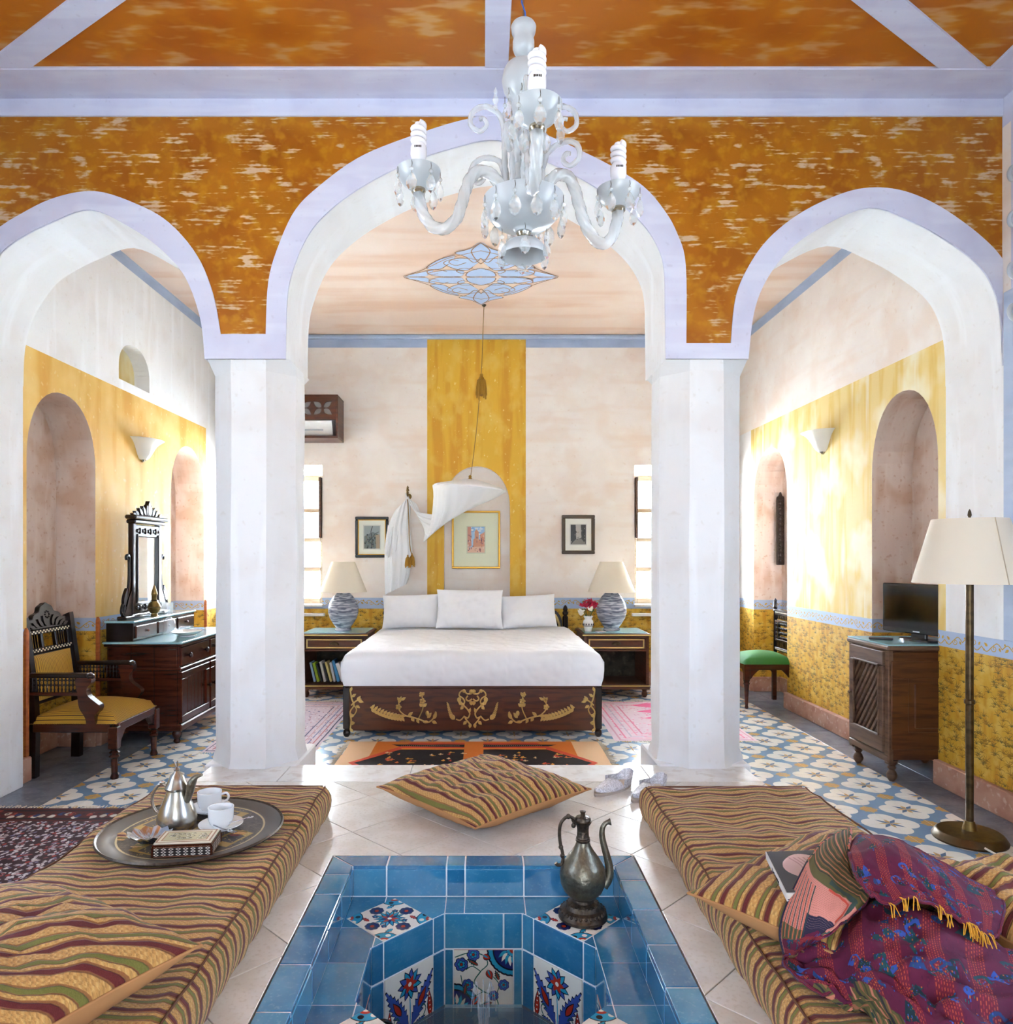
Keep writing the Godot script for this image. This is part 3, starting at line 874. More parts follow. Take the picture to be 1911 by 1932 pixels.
func small_pictures() -> void:
	var rng := RandomNumberGenerator.new(); rng.seed = 77
	# engraved tray
	var t := Image.create(512, 512, false, Image.FORMAT_RGB8)
	t.fill(c8(96, 88, 80))
	disc(t, 256, 256, 206, c8(196, 178, 134)); disc(t, 256, 256, 200, c8(84, 74, 66))
	for k in 900:
		var a := rng.randf() * TAU; var r := sqrt(rng.randf()) * 196
		stroke(t, spl([256 + cos(a) * r, 256 + sin(a) * r, 256 + cos(a + 0.03) * (r + 6), 256 + sin(a + 0.03) * (r + 6), 256 + cos(a + 0.05) * r, 256 + sin(a + 0.05) * r], 3), 1.6, c8(118, 106, 92) if k % 3 else c8(56, 48, 44))
	for k in 4:
		var a := TAU * k / 4 + 0.4
		var u := Vector2.from_angle(a); var w := Vector2(-u.y, u.x)
		var o := Vector2(256, 256) + u * 146
		fillp(t, PackedVector2Array([o - u * 34 - w * 56, o + u * 34 - w * 56, o + u * 34 + w * 56, o - u * 34 + w * 56]), c8(176, 146, 74))
		fillp(t, PackedVector2Array([o - u * 26 - w * 28, o + u * 26 - w * 28, o + u * 26 + w * 28, o - u * 26 + w * 28]), c8(84, 76, 74))
		for e in 30: disc(t, o.x + rng.randf_range(-40, 40), o.y + rng.randf_range(-40, 40), 2, c8(206, 180, 110))
	disc(t, 256, 256, 84, c8(150, 122, 62)); disc(t, 256, 256, 78, c8(66, 56, 50))
	for k in 12: fillp(t, leafp(256, 256, 72, 12, TAU * k / 12), c8(120, 104, 84) if k % 2 else c8(166, 136, 70))
	M.tray = pictured(t, 0.38, 1.0, 1.0, false, 0.6)
	# inlaid box: side band of stars and top of interlaced work
	var s := Image.create(256, 64, false, Image.FORMAT_RGB8); s.fill(c8(34, 26, 24))
	for k in 8:
		var x := k * 32 + 16
		for y in [14, 32, 50]:
			fillp(s, pl([x - 13, y, x, y - 8, x + 13, y, x, y + 8]), c8(232, 228, 216))
			disc(s, x, y, 4, c8(34, 26, 24))
	s.fill_rect(Rect2i(0, 0, 256, 4), c8(150, 92, 60)); s.fill_rect(Rect2i(0, 60, 256, 4), c8(150, 92, 60))
	M.inlay_side = pictured(s, 0.3)
	var tp := Image.create(256, 160, false, Image.FORMAT_RGB8); tp.fill(c8(150, 104, 66))
	tp.fill_rect(Rect2i(8, 8, 240, 144), c8(226, 216, 190)); tp.fill_rect(Rect2i(20, 20, 216, 120), c8(170, 120, 78)); tp.fill_rect(Rect2i(26, 26, 204, 108), c8(196, 186, 142))
	for k in 26:
		var x := rng.randf_range(36, 210); var y := rng.randf_range(34, 124)
		stroke(tp, pl([x, y, x + 16, y - 8, x + 26, y + 4, x + 12, y + 12]), 3, c8(48, 40, 30))
		disc(tp, x + 8, y + 2, 4, c8(236, 230, 210))
	M.inlay_top = pictured(tp, 0.3)
	# framed views: street scene in watercolour, two dark prints
	var w := Image.create(128, 200, false, Image.FORMAT_RGB8); w.fill(c8(168, 200, 226))
	for k in 24: disc(w, rng.randf() * 128, rng.randf() * 60, 14, c8(220, 228, 234) if k % 2 else c8(140, 184, 222), 7)
	fillp(w, pl([0, 0, 26, 0, 30, 150, 0, 160]), c8(206, 142, 122)); fillp(w, pl([96, 60, 128, 40, 128, 170, 92, 150]), c8(214, 150, 120))
	fillp(w, pl([54, 36, 66, 18, 84, 40, 84, 100, 104, 104, 104, 160, 40, 160, 44, 96, 54, 90]), c8(214, 150, 118))
	fillp(w, pl([0, 160, 128, 150, 128, 200, 0, 200]), c8(228, 186, 156))
	for k in 50:
		var x := rng.randf() * 128; var y := rng.randf_range(60, 190)
		w.fill_rect(Rect2i(int(x), int(y), 3 + k % 3, 6 + k % 7 * 2), [c8(120, 60, 66), c8(70, 60, 100), c8(238, 214, 196), c8(176, 96, 84), c8(50, 50, 70)][k % 5])
	M.view_street = pictured(w, 0.5)
	for v in 2:
		var g := Image.create(110, 150, false, Image.FORMAT_RGB8)
		g.fill(c8(106, 116, 112) if v == 0 else c8(92, 90, 86))
		if v == 0:
			fillp(g, pl([0, 0, 110, 0, 110, 60, 60, 40, 0, 70]), c8(150, 160, 158))
			for k in 60: fillp(g, leafp(rng.randf() * 110, rng.randf_range(50, 150), 14, 5, rng.randf() * TAU), [c8(44, 60, 52), c8(70, 86, 72), c8(110, 104, 84), c8(30, 40, 40)][k % 4])
			stroke(g, spl([52, 150, 56, 90, 48, 40, 60, 0], 8), 5, c8(40, 38, 36)); stroke(g, spl([56, 80, 80, 50, 104, 40], 8), 3, c8(48, 44, 40))
			fillp(g, pl([80, 60, 108, 56, 108, 150, 84, 150]), c8(168, 148, 120))
		else:
			fillp(g, pl([0, 0, 36, 0, 40, 110, 0, 150]), c8(50, 50, 48)); fillp(g, pl([74, 0, 110, 0, 110, 150, 80, 120]), c8(60, 58, 54))
			fillp(g, pl([36, 0, 74, 0, 76, 100, 40, 110]), c8(178, 174, 168)); fillp(g, pl([0, 150, 40, 108, 78, 108, 110, 150]), c8(126, 122, 114))
			for k in 26: g.fill_rect(Rect2i(rng.randi() % 106, rng.randi_range(20, 140), 4, 9), c8(30, 30, 32) if k % 2 else c8(150, 144, 132))
		M["view_print%d" % v] = pictured(g, 0.4)
	# cover of the paperback on the cushion: dark with a pale draped shape
	var bk := Image.create(160, 220, false, Image.FORMAT_RGB8); bk.fill(c8(52, 50, 54))
	fillp(bk, spl([30, 60, 70, 20, 120, 40, 140, 110, 110, 170, 60, 150, 26, 110], 6, true), c8(204, 164, 156))
	for k in 6: stroke(bk, spl([50 + k * 12, 40, 70 + k * 10, 90, 60 + k * 14, 150], 6), 4, c8(168, 124, 118))
	M.cover = pictured(bk, 0.35)
	# ceiling medallion: arabesque in blue with brown outline, four-fold
	var N := 512
	var me := Image.create(N, N, false, Image.FORMAT_RGBA8)
	me.fill(Color(0, 0, 0, 0))
	var bl := c8(186, 206, 234); var br := c8(164, 116, 76)
	var shapes := [
		[256, 20, 290, 60, 330, 84, 300, 110, 276, 150, 256, 120],
		[262, 130, 320, 120, 366, 150, 340, 190, 300, 206, 280, 180],
		[330, 100, 380, 130, 420, 190, 380, 196, 352, 160],
		[256, 190, 292, 214, 300, 250, 256, 252],
		[310, 210, 360, 204, 420, 230, 380, 252, 320, 252],
		[400, 200, 450, 226, 496, 252, 430, 252]]
	for q in shapes:
		for sx in [1, -1]:
			for sy in [1, -1]:
				var g := PackedVector2Array()
				for e in spl(q, 6, true): g.append(Vector2(256 + (e.x - 256) * sx, 256 + (e.y - 256) * sy))
				fillp(me, g, bl)
	for q in shapes + [[256, 20, 282, 70, 270, 130, 256, 160], [256, 70, 350, 120, 420, 190, 490, 250], [300, 150, 330, 170, 350, 150, 340, 130, 322, 138], [360, 215, 390, 200, 420, 214, 410, 236, 388, 230], [270, 200, 310, 190, 330, 210, 316, 228, 298, 220]]:
		for sx in [1, -1]:
			for sy in [1, -1]:
				var g := PackedVector2Array()
				for e in spl(q, 6): g.append(Vector2(256 + (e.x - 256) * sx, 256 + (e.y - 256) * sy))
				stroke(me, g, 3.0, br)
	M.medallion = pictured(me, 0.8)
	M.medallion.transparency = BaseMaterial3D.TRANSPARENCY_ALPHA_SCISSOR
	M.medallion.alpha_scissor_threshold = 0.5

# ---------- the room ----------
const XL := -2.66
const XR := 2.61
const BACK := 7.28
const AF := 3.60      # front of the arcade
const AB := 4.04      # its back
const STEP := 0.235   # height of the platform
const CEIL := 3.612
const CEIL2 := 3.545

func side_t(x: float) -> Transform3D:
	return Transform3D(Basis(Vector3(0, 0, -1), Vector3.UP, Vector3.RIGHT), Vector3(x, 0, 0))

func arch(d0: float, d1: float, y0: float, ys: float, ya: float, n := 20, pw := 0.92) -> PackedVector2Array:
	var r := PackedVector2Array()
	var c := (d0 + d1) / 2; var hw := (d1 - d0) / 2
	r.append(Vector2(d0, y0))
	for k in n + 1:
		var a := PI * k / n
		var s := signf(cos(a)) * pow(absf(cos(a)), pw)
		r.append(Vector2(c - hw * s, ys + (ya - ys) * pow(sin(a), 0.95)))
	r.append(Vector2(d1, y0))
	return r

func zone(node: Node, called: String, t: Transform3D, sg: float, poly: PackedVector2Array, m: Material, holes: Array = [], z := 0.0) -> void:
	var xs := [-1e3]
	for h in holes:
		var c := 0.0
		for p in h: c += p.x / h.size()
		xs.append(c)
	xs.append(1e3)
	xs.sort()
	var mb := MB.new()
	for i in xs.size() - 1:
		var bits: Array = Geometry2D.intersect_polygons(poly, rect(xs[i], -1e3, xs[i + 1], 1e3))
		for h in holes:
			var nx := []
			for b in bits: nx.append_array(Geometry2D.clip_polygons(b, h))
			bits = nx
		for b in bits:
			if not Geometry2D.is_polygon_clockwise(b): mb.face(b, z, sg, t)
			elif bits.size() == 1: mb.face(b, z, sg, t)
	part(mb, called, m, node)

# a recess in a wall: sides and back, painted like the wall's lower part
func niche(node: Node, t: Transform3D, sg: float, o: PackedVector2Array, depth: float, mats: Array, light := PackedVector2Array()) -> void:
	var z := -sg * depth
	var levels := [[0.0, 0.79, mats[0], "niche_dado"], [0.79, 0.88, mats[1], "niche_band"], [0.88, 4.0, mats[2], "niche_plaster"]]
	for l in levels:
		var bits := Geometry2D.intersect_polygons(o, rect(-50, l[0], 50, l[1]))
		var mb := MB.new()
		for b in bits:
			if light.size() and l[1] > 1.0:
				var mid := (light[0].x + light[1].x) / 2
				for half in [rect(-50, -50, mid, 50), rect(mid, -50, 50, 50)]:
					for e in Geometry2D.intersect_polygons(b, half):
						for f in Geometry2D.clip_polygons(e, light): mb.face(f, z, sg, t)
			else: mb.face(b, z, sg, t)
			for k in b.size():
				var p := b[k]; var q := b[(k + 1) % b.size()]
				if absf(p.y - q.y) < 1e-5 and (absf(p.y - l[0]) < 1e-4 or absf(p.y - l[1]) < 1e-4): continue
				var mid := (p + q) / 2
				var c := Vector2((o[0].x + o[o.size() - 1].x) / 2, minf(mid.y, o[1].y))
				var nn := t.basis * Vector3(c.x - mid.x, c.y - mid.y, 0).normalized()
				mb.quad(t * Vector3(p.x, p.y, 0), t * Vector3(q.x, q.y, 0), t * Vector3(q.x, q.y, z), t * Vector3(p.x, p.y, z), nn, Vector2(0, -p.y), Vector2(0, -q.y), Vector2(depth, -q.y), Vector2(depth, -p.y))
		if mb.v.size(): part(mb, l[3], l[2], node)

func sky_and_camera() -> void:
	var cam := Camera3D.new()
	cam.name = "camera"
	cam.projection = Camera3D.PROJECTION_FRUSTUM
	cam.near = 0.05; cam.far = 100.0
	cam.size = 0.05 * 1932.0 / 1350.0
	cam.frustum_offset = Vector2(43.5, 84.0) / 1350.0 * 0.05
	cam.position = Vector3(0, 1.3, 0)
	cam.current = true
	add_child(cam)
	var e := Environment.new()
	e.background_mode = Environment.BG_SKY
	var sm := ProceduralSkyMaterial.new()
	sm.sky_top_color = c8(168, 200, 246)
	sm.sky_horizon_color = c8(222, 234, 252)
	sm.ground_horizon_color = c8(232, 228, 220)
	sm.ground_bottom_color = c8(206, 196, 180)
	sm.sky_energy_multiplier = 1.0
	sm.sun_angle_max = 1.0
	var sk := Sky.new(); sk.sky_material = sm
	e.sky = sk
	e.background_energy_multiplier = 1.3
	e.tonemap_mode = Environment.TONE_MAPPER_LINEAR
	e.tonemap_exposure = 9.8
	e.sdfgi_enabled = true; e.ssao_enabled = true; e.ssil_enabled = true
	var we := WorldEnvironment.new()
	we.name = "surroundings"; we.environment = e
	add_child(we)
	var sun := DirectionalLight3D.new()
	sun.name = "sun"
	sun.light_energy = 10.0
	sun.light_color = Color(0.88, 0.95, 1.0)
	sun.light_angular_distance = 0.6
	sun.shadow_enabled = true
	sun.rotation = Vector3(deg_to_rad(-54), deg_to_rad(-12), 0)
	add_child(sun)

func outside() -> void:
	# unseen paving round the house and white wall, both added to bounce sunlight indoors
	var g := struct("ground")
	var m := MB.new()
	m.box(Vector3(0, -0.5, -1), Vector3(44, 0.3, 50), 0.0)
	part(m, "added_paving", M.added_paving, g)
	m = MB.new()
	m.box(V(0, -0.36, 8.6), Vector3(22, 0.1, 8.4), 0.0)
	part(m, "bounce_slab", M.white, g)  # white slab added to throw sunlight up through the bedroom windows
	var w := struct("wall_bounce")
	m = MB.new()
	m.box(V(0, 2.6, 12.6), Vector3(16, 6.4, 0.4), 0.03)
	part(m, "reflector_wall", M.white, w)  # invented sunlit reflector that brightens the bedroom through its back windows
	var v := struct("wall_added_shade")
	m = MB.new()
	m.box(Vector3(0, 2.95, 4.4), Vector3(9.0, 0.2, 4.9), 0.02)
	for x in [-3.3, -1.5, 1.5, 3.3]: m.box(Vector3(x, 1.25, 6.6), Vector3(0.3, 3.3, 0.3), 0.03)
	part(m, "added_shade_roof", M.white, v)  # unseen roof on posts, added to keep direct sun out of the hall

func room() -> void:
	# --- side walls
	for s in [0, 1]:
		var x: float = XL if s == 0 else XR
		var sg := 1.0 if s == 0 else -1.0
		var w := struct("wall_left" if s == 0 else "wall_right")
		var t := side_t(x)
		var n1: Array = [4.166, 4.906] if s == 0 else [4.107, 4.807]
		var n2: Array = [6.09, 6.81] if s == 0 else [6.149, 6.909]
		var a1 := arch(n1[0], n1[1], 0.0, 1.88 if s == 0 else 1.84, 2.33)
		var a2 := arch(n2[0], n2[1], 0.0, 1.84, 2.29)
		var win := rect(0.6, 1.0, 1.7, 2.6)
		var holes := [a1, a2, win]
		var yend: float = 6.86 if s == 0 else 6.98
		var small := arch(5.22, 5.7, 2.60, 2.70, 2.90)
		if s == 0: holes.append(small)
		zone(w, "plaster", t, sg, rect(AF - 0.06, 2.53, BACK, CEIL2 - 0.09), M.white if s == 0 else M.pink, holes)
		zone(w, "lavender_paint", t, sg, rect(-1.6, 2.53, AF - 0.06, CEIL2 - 0.09), M.lav, holes)
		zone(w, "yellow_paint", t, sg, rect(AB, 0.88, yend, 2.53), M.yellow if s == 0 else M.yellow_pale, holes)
		zone(w, "plaster", t, sg, rect(yend, 0.88, BACK, 2.53), M.white, holes)
		zone(w, "plaster", t, sg, rect(AF - 0.06, 0.88, AB, 2.53), M.white, holes)
		zone(w, "blue_paint", t, sg, rect(-1.6, 0.88, AF - 0.06, 2.53), M.blue, holes)
		zone(w, "border_band", t, sg, rect(-1.6, 0.79, BACK, 0.88), M.band, holes)
		zone(w, "dado", t, sg, rect(-1.6, 0.0, BACK, 0.79), M.dado, holes)
		zone(w, "cornice_strip", t, sg, rect(AB, CEIL2 - 0.09, BACK, CEIL2 + 0.1), M.blue)
		zone(w, "cornice_strip", t, sg, rect(-1.6, CEIL2 - 0.09, AB, CEIL + 0.02), M.lav)
		niche(w, t, sg, a1, 0.27, [M.dado, M.band, M.niche])
		var nw := rect(n2[0] + 0.03, 0.97, n2[0] + 0.36, 2.0)
		niche(w, t, sg, a2, 0.27, [M.dado, M.band, M.niche], nw)
		niche_window(nw, t, sg, s)
		if s == 0:
			var mb0 := MB.new()
			var pp := []; var qq := []
			for q in small:
				pp.append(t * Vector3(q.x, q.y, 0)); qq.append(t * Vector3(q.x, q.y, -0.12))
			pp.append(pp[0]); qq.append(qq[0])
			mb0.strip(pp, qq, t * Vector3(5.46, 2.7, 0), false)
			part(mb0, "blind_arch_sides", M.white, w)
			var mb1 := MB.new(); mb1.face(small, -0.12, 1.0, t)
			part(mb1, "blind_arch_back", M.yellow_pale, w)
		# outer face and the sides of the opening that give the wall its thickness
		zone(w, "outer_face", t, -sg, rect(-1.95, -0.3, BACK + 0.4, CEIL + 0.35), M.white, [win, nw], -sg * 0.36)
		var mb := MB.new()
		var pa := []; var pb := []
		for q in [win[0], win[1], win[2], win[3], win[0]]:
			pa.append(t * Vector3(q.x, q.y, 0)); pb.append(t * Vector3(q.x, q.y, -sg * 0.36))
		mb.strip(pa, pb, t * Vector3(1.2, 1.8, 0), false)
		part(mb, "opening_sides", M.white, w)
		# baseboard
		var b := struct("baseboard_left" if s == 0 else "baseboard_right")
		for r in [[-1.6, n1[0] - 0.005], [n1[1] + 0.005, n2[0] - 0.005], [n2[1] + 0.005, BACK]]:
			var bm := MB.new()
			bm.box(V(x + sg * 0.018, 0.07, (r[0] + r[1]) / 2), Vector3(0.036, 0.14, r[1] - r[0]), 0.006)
			part(bm, "baseboard_run", M.base, b)
		for r in [n1, n2]:
			var bm := MB.new()
			bm.box(V(x - sg * 0.258, 0.07, (r[0] + r[1]) / 2), Vector3(0.022, 0.14, r[1] - r[0] - 0.004), 0.004)
			bm.box(V(x - sg * 0.12, 0.07, r[1] - 0.012), Vector3(0.26, 0.14, 0.022), 0.004)
			part(bm, "baseboard_run", M.base, b)
	# wooden corner guards on the niche edges of the left wall
	var tr := struct("trim_1")
	for d in [4.15, 4.922, 6.825]:
		var mb := MB.new()
		mb.prism(pl([-0.013, 0.14, 0.013, 0.14, 0.013, 0.86, 0.0, 0.885, -0.013, 0.86]), 0.0, 0.022, side_t(XL) * Transform3D(Basis(), Vector3(d, 0, 0)), 0.006)
		part(mb, "corner_guard", M.orangewood, tr)
	# --- back wall
	var wb := struct("wall_back")
	var tb := Transform3D(Basis(), Vector3(0, 0, -BACK))
	var w1 := rect(-2.56, 0.815, -1.64, 2.23)
	var w2 := rect(1.537, 0.815, 2.46, 2.23)
	var na := arch(-0.40, 0.27, 0.60, 1.80, 2.217, 24, 0.96)
	var hs := [w1, w2, na]
	zone(wb, "plaster", tb, 1, rect(XL, 0.88, -0.572, CEIL2 - 0.12), M.pink, hs)
	zone(wb, "plaster", tb, 1, rect(0.431, 0.88, XR, CEIL2 - 0.12), M.pink, hs)
	zone(wb, "yellow_panel", tb, 1, rect(-0.572, 0.88, 0.431, CEIL2 - 0.02), M.yellow_strip, hs)
	zone(wb, "cornice_strip", tb, 1, rect(XL, CEIL2 - 0.12, -0.572, CEIL2 + 0.1), M.blue)
	zone(wb, "cornice_strip", tb, 1, rect(0.431, CEIL2 - 0.12, XR, CEIL2 + 0.1), M.blue)
	zone(wb, "cornice_strip", tb, 1, rect(-0.572, CEIL2 - 0.02, 0.431, CEIL2 + 0.1), M.blue)
	zone(wb, "border_band", tb, 1, rect(XL, 0.77, XR, 0.88), M.band, hs)
	zone(wb, "dado", tb, 1, rect(XL, 0.0, XR, 0.77), M.dado, hs)
	zone(wb, "outer_face", tb, -1, rect(XL - 0.36, -0.3, XR + 0.36, CEIL + 0.35), M.white, [w1, w2], -0.4)
	var nm := MB.new()
	nm.face(na, -0.09, 1, tb)
	var pa := []; var pb := []
	for q in na:
		pa.append(tb * Vector3(q.x, q.y, 0)); pb.append(tb * Vector3(q.x, q.y, -0.09))
	nm.strip(pa, pb, tb * Vector3(-0.06, 1.5, 0))
	part(nm, "arched_recess", M.pink, wb)
	var cm := MB.new()
	cm.box(Vector3((XL + XR) / 2, CEIL2 - 0.02, -BACK + 0.03), Vector3(XR - XL, 0.04, 0.06), 0.012)
	part(cm, "cornice_moulding", M.blue, wb)
	var bb := struct("baseboard_back")
	var bbm := MB.new()
	bbm.box(Vector3((XL + XR) / 2, 0.065, -BACK + 0.018), Vector3(XR - XL, 0.13, 0.036), 0.006)
	part(bbm, "baseboard_run", M.base, bb)
	for k in 2: window_in(w1 if k == 0 else w2, k)
	# --- rear wall of the hall, behind the viewer, with its wide opening
	var wf := struct("wall_front")
	var tf := Transform3D(Basis(), Vector3(0, 0, 1.6))
	var door := rect(-0.85, 0.0, 0.85, 2.3)
	zone(wf, "plaster", tf, -1, rect(XL - 0.36, -0.3, XR + 0.36, CEIL + 0.35), M.white, [door])
	zone(wf, "outer_face", tf, 1, rect(XL - 0.36, -0.3, XR + 0.36, CEIL + 0.35), M.white, [door], 0.35)
	var dm := MB.new()
	var da := []; var db := []
	for q in [door[0], door[3], door[2], door[1]]:
		da.append(tf * Vector3(q.x, q.y, 0)); db.append(tf * Vector3(q.x, q.y, 0.35))
	dm.strip(da, db, tf * Vector3(0, 1.5, 0), false)
	part(dm, "opening_sides", M.white, wf)
	outside()
	arcade()
	ceilings()
	floors()
	platform()
	pool()

func window_in(o: PackedVector2Array, k: int) -> void:
	var w := struct("window_%d" % (k + 1))
	var x0 := o[0].x; var x1 := o[1].x; var y0 := o[0].y; var y1 := o[2].y
	var tb := Transform3D(Basis(), Vector3(0, 0, -BACK))
	var mb := MB.new()
	var pa := []; var pb := []
	for q in [o[0], o[1], o[2], o[3], o[0]]:
		pa.append(tb * Vector3(q.x, q.y, 0)); pb.append(tb * Vector3(q.x, q.y, -0.4))
	mb.strip(pa, pb, tb * Vector3((x0 + x1) / 2, 1.4, 0), false)
	part(mb, "reveal", M.white, w)
	var z := -BACK - 0.16
	var top := y1 - 0.09
	var f := MB.new()
	for e in [[x0 + 0.025, (y0 + top) / 2, 0.05, top - y0], [x1 - 0.025, (y0 + top) / 2, 0.05, top - y0]]:
		f.box(Vector3(e[0], e[1], z), Vector3(e[2], e[3], 0.07), 0.006)
	for y in [y0 + 0.025, top - 0.03]: f.box(Vector3((x0 + x1) / 2, y, z), Vector3(x1 - x0 - 0.1, 0.06, 0.07), 0.006)
	part(f, "window_frame", M.window_wood, w)
	var mid := (x0 + x1) / 2
	f = MB.new(); f.box(Vector3(mid, (y0 + top) / 2, z), Vector3(0.05, top - y0 - 0.1, 0.05), 0.006)
	part(f, "mullion", M.window_wood, w)
	var ys := [y0 + 0.05]
	for q in 3: ys.append(y0 + 0.05 + (top - y0 - 0.11) * (q + 1) / 4.0)
	ys.append(top - 0.06)
	for q in 3:
		f = MB.new(); f.box(Vector3(mid, ys[q + 1], z), Vector3(x1 - x0 - 0.1, 0.045, 0.045), 0.005)
		part(f, "transom", M.window_wood, w)
	for q in 4:
		for c in 2:
			f = MB.new()
			var xa := x0 + 0.05 if c == 0 else mid + 0.025
			var xb := mid - 0.025 if c == 0 else x1 - 0.05
			f.box(Vector3((xa + xb) / 2, (ys[q] + ys[q + 1]) / 2, z), Vector3(xb - xa, ys[q + 1] - ys[q] - 0.045, 0.006))
			part(f, "pane", M.glass, w)
	# wooden shutter leaf folded back against the reveal, carved in relief
	var sx := x1 - 0.02 if k == 0 else x0 + 0.02
	f = MB.new()
	f.box(Vector3(sx, (y0 + top) / 2 + 0.32, z + 0.12), Vector3(0.026, 0.62, 0.13), 0.004)
	var sh := part(f, "shutter", M.oldwood, w)
	f = MB.new()
	for q in 5:
		f.ball(Vector3(sx + (0.014 if k == 1 else -0.014), 1.62 + q * 0.105, z + 0.12), Vector3(0.008, 0.042, 0.04), 8, 6)
	part(f, "carving", M.oldwood, sh)
	f = MB.new()
	f.box(Vector3(mid, y0 - 0.012, -BACK + 0.0), Vector3(x1 - x0 + 0.02, 0.024, 0.1), 0.004)
	part(f, "window_sill", M.stone_white, w)
	f = MB.new()
	f.box(Vector3(mid, 0.71, -BACK + 0.02), Vector3(x1 - x0 + 0.06, 0.03, 0.06), 0.006)
	part(f, "ledge", M.white, w)

func niche_window(o: PackedVector2Array, t: Transform3D, sg: float, s: int) -> void:
	var w := struct("window_%d" % (s + 3))
	var z0 := -sg * 0.27; var z1 := -sg * 0.36
	var c := (o[0] + o[2]) / 2
	var m := MB.new()
	var pa := []; var pb := []
	for q in [o[0], o[1], o[2], o[3], o[0]]:
		pa.append(t * Vector3(q.x, q.y, z0)); pb.append(t * Vector3(q.x, q.y, z1))
	m.strip(pa, pb, t * Vector3(c.x, c.y, z0), false)
	part(m, "reveal", M.white, w)
	var W := o[1].x - o[0].x; var H := o[2].y - o[1].y
	var z := -sg * 0.33
	m = MB.new()
	for e in [[o[0].x + 0.02, c.y, 0.04, H], [o[1].x - 0.02, c.y, 0.04, H], [c.x, o[0].y + 0.02, W - 0.08, 0.04], [c.x, o[2].y - 0.02, W - 0.08, 0.04]]:
		m.box(Vector3(e[0], e[1], z), Vector3(e[2], e[3], 0.04), 0.004, t)
	part(m, "window_frame", M.window_wood, w)
	m = MB.new(); m.box(Vector3(c.x, c.y, z), Vector3(0.03, H - 0.08, 0.03), 0.004, t)
	part(m, "mullion", M.window_wood, w)
	for k in 2:
		m = MB.new(); m.box(Vector3(c.x + (k - 0.5) * (W / 2 - 0.025), c.y, z), Vector3(W / 2 - 0.055, H - 0.08, 0.005), 0.0, t)
		part(m, "pane", M.glass, w)
	if s == 1:   # carved shutter folded back into the corner of the niche
		m = MB.new()
		m.box(Vector3(6.835, 1.53, 0.225), Vector3(0.03, 0.62, 0.07), 0.004, t)
		var sh := part(m, "shutter", M.ebony, w)
		m = MB.new()
		for k in 12:
			m.ball(Vector3(6.818, 1.26 + k * 0.05, 0.225), Vector3(0.014, 0.022, 0.026), 6, 4, t)
		m.prism(spl([-0.035, 0.0, -0.03, 0.03, -0.015, 0.04, 0.0, 0.075, 0.015, 0.04, 0.03, 0.03, 0.035, 0.0], 4), -0.012, 0.012, t * Transform3D(Basis(Vector3(0, 0, 1), Vector3.UP, Vector3(-1, 0, 0)), Vector3(6.835, 1.84, 0.225)))
		part(m, "carving", M.ebony, sh)

func apx(a: Array) -> Array:
	# points of the arcade, measured from the middle of the hall in units of 1/375 m
	var r := []
	for i in range(0, a.size(), 2): r.append(Vector2((a[i] - 912.0) / 375.0, 1.3 + (1050.0 - a[i + 1]) / 375.0))
	return r

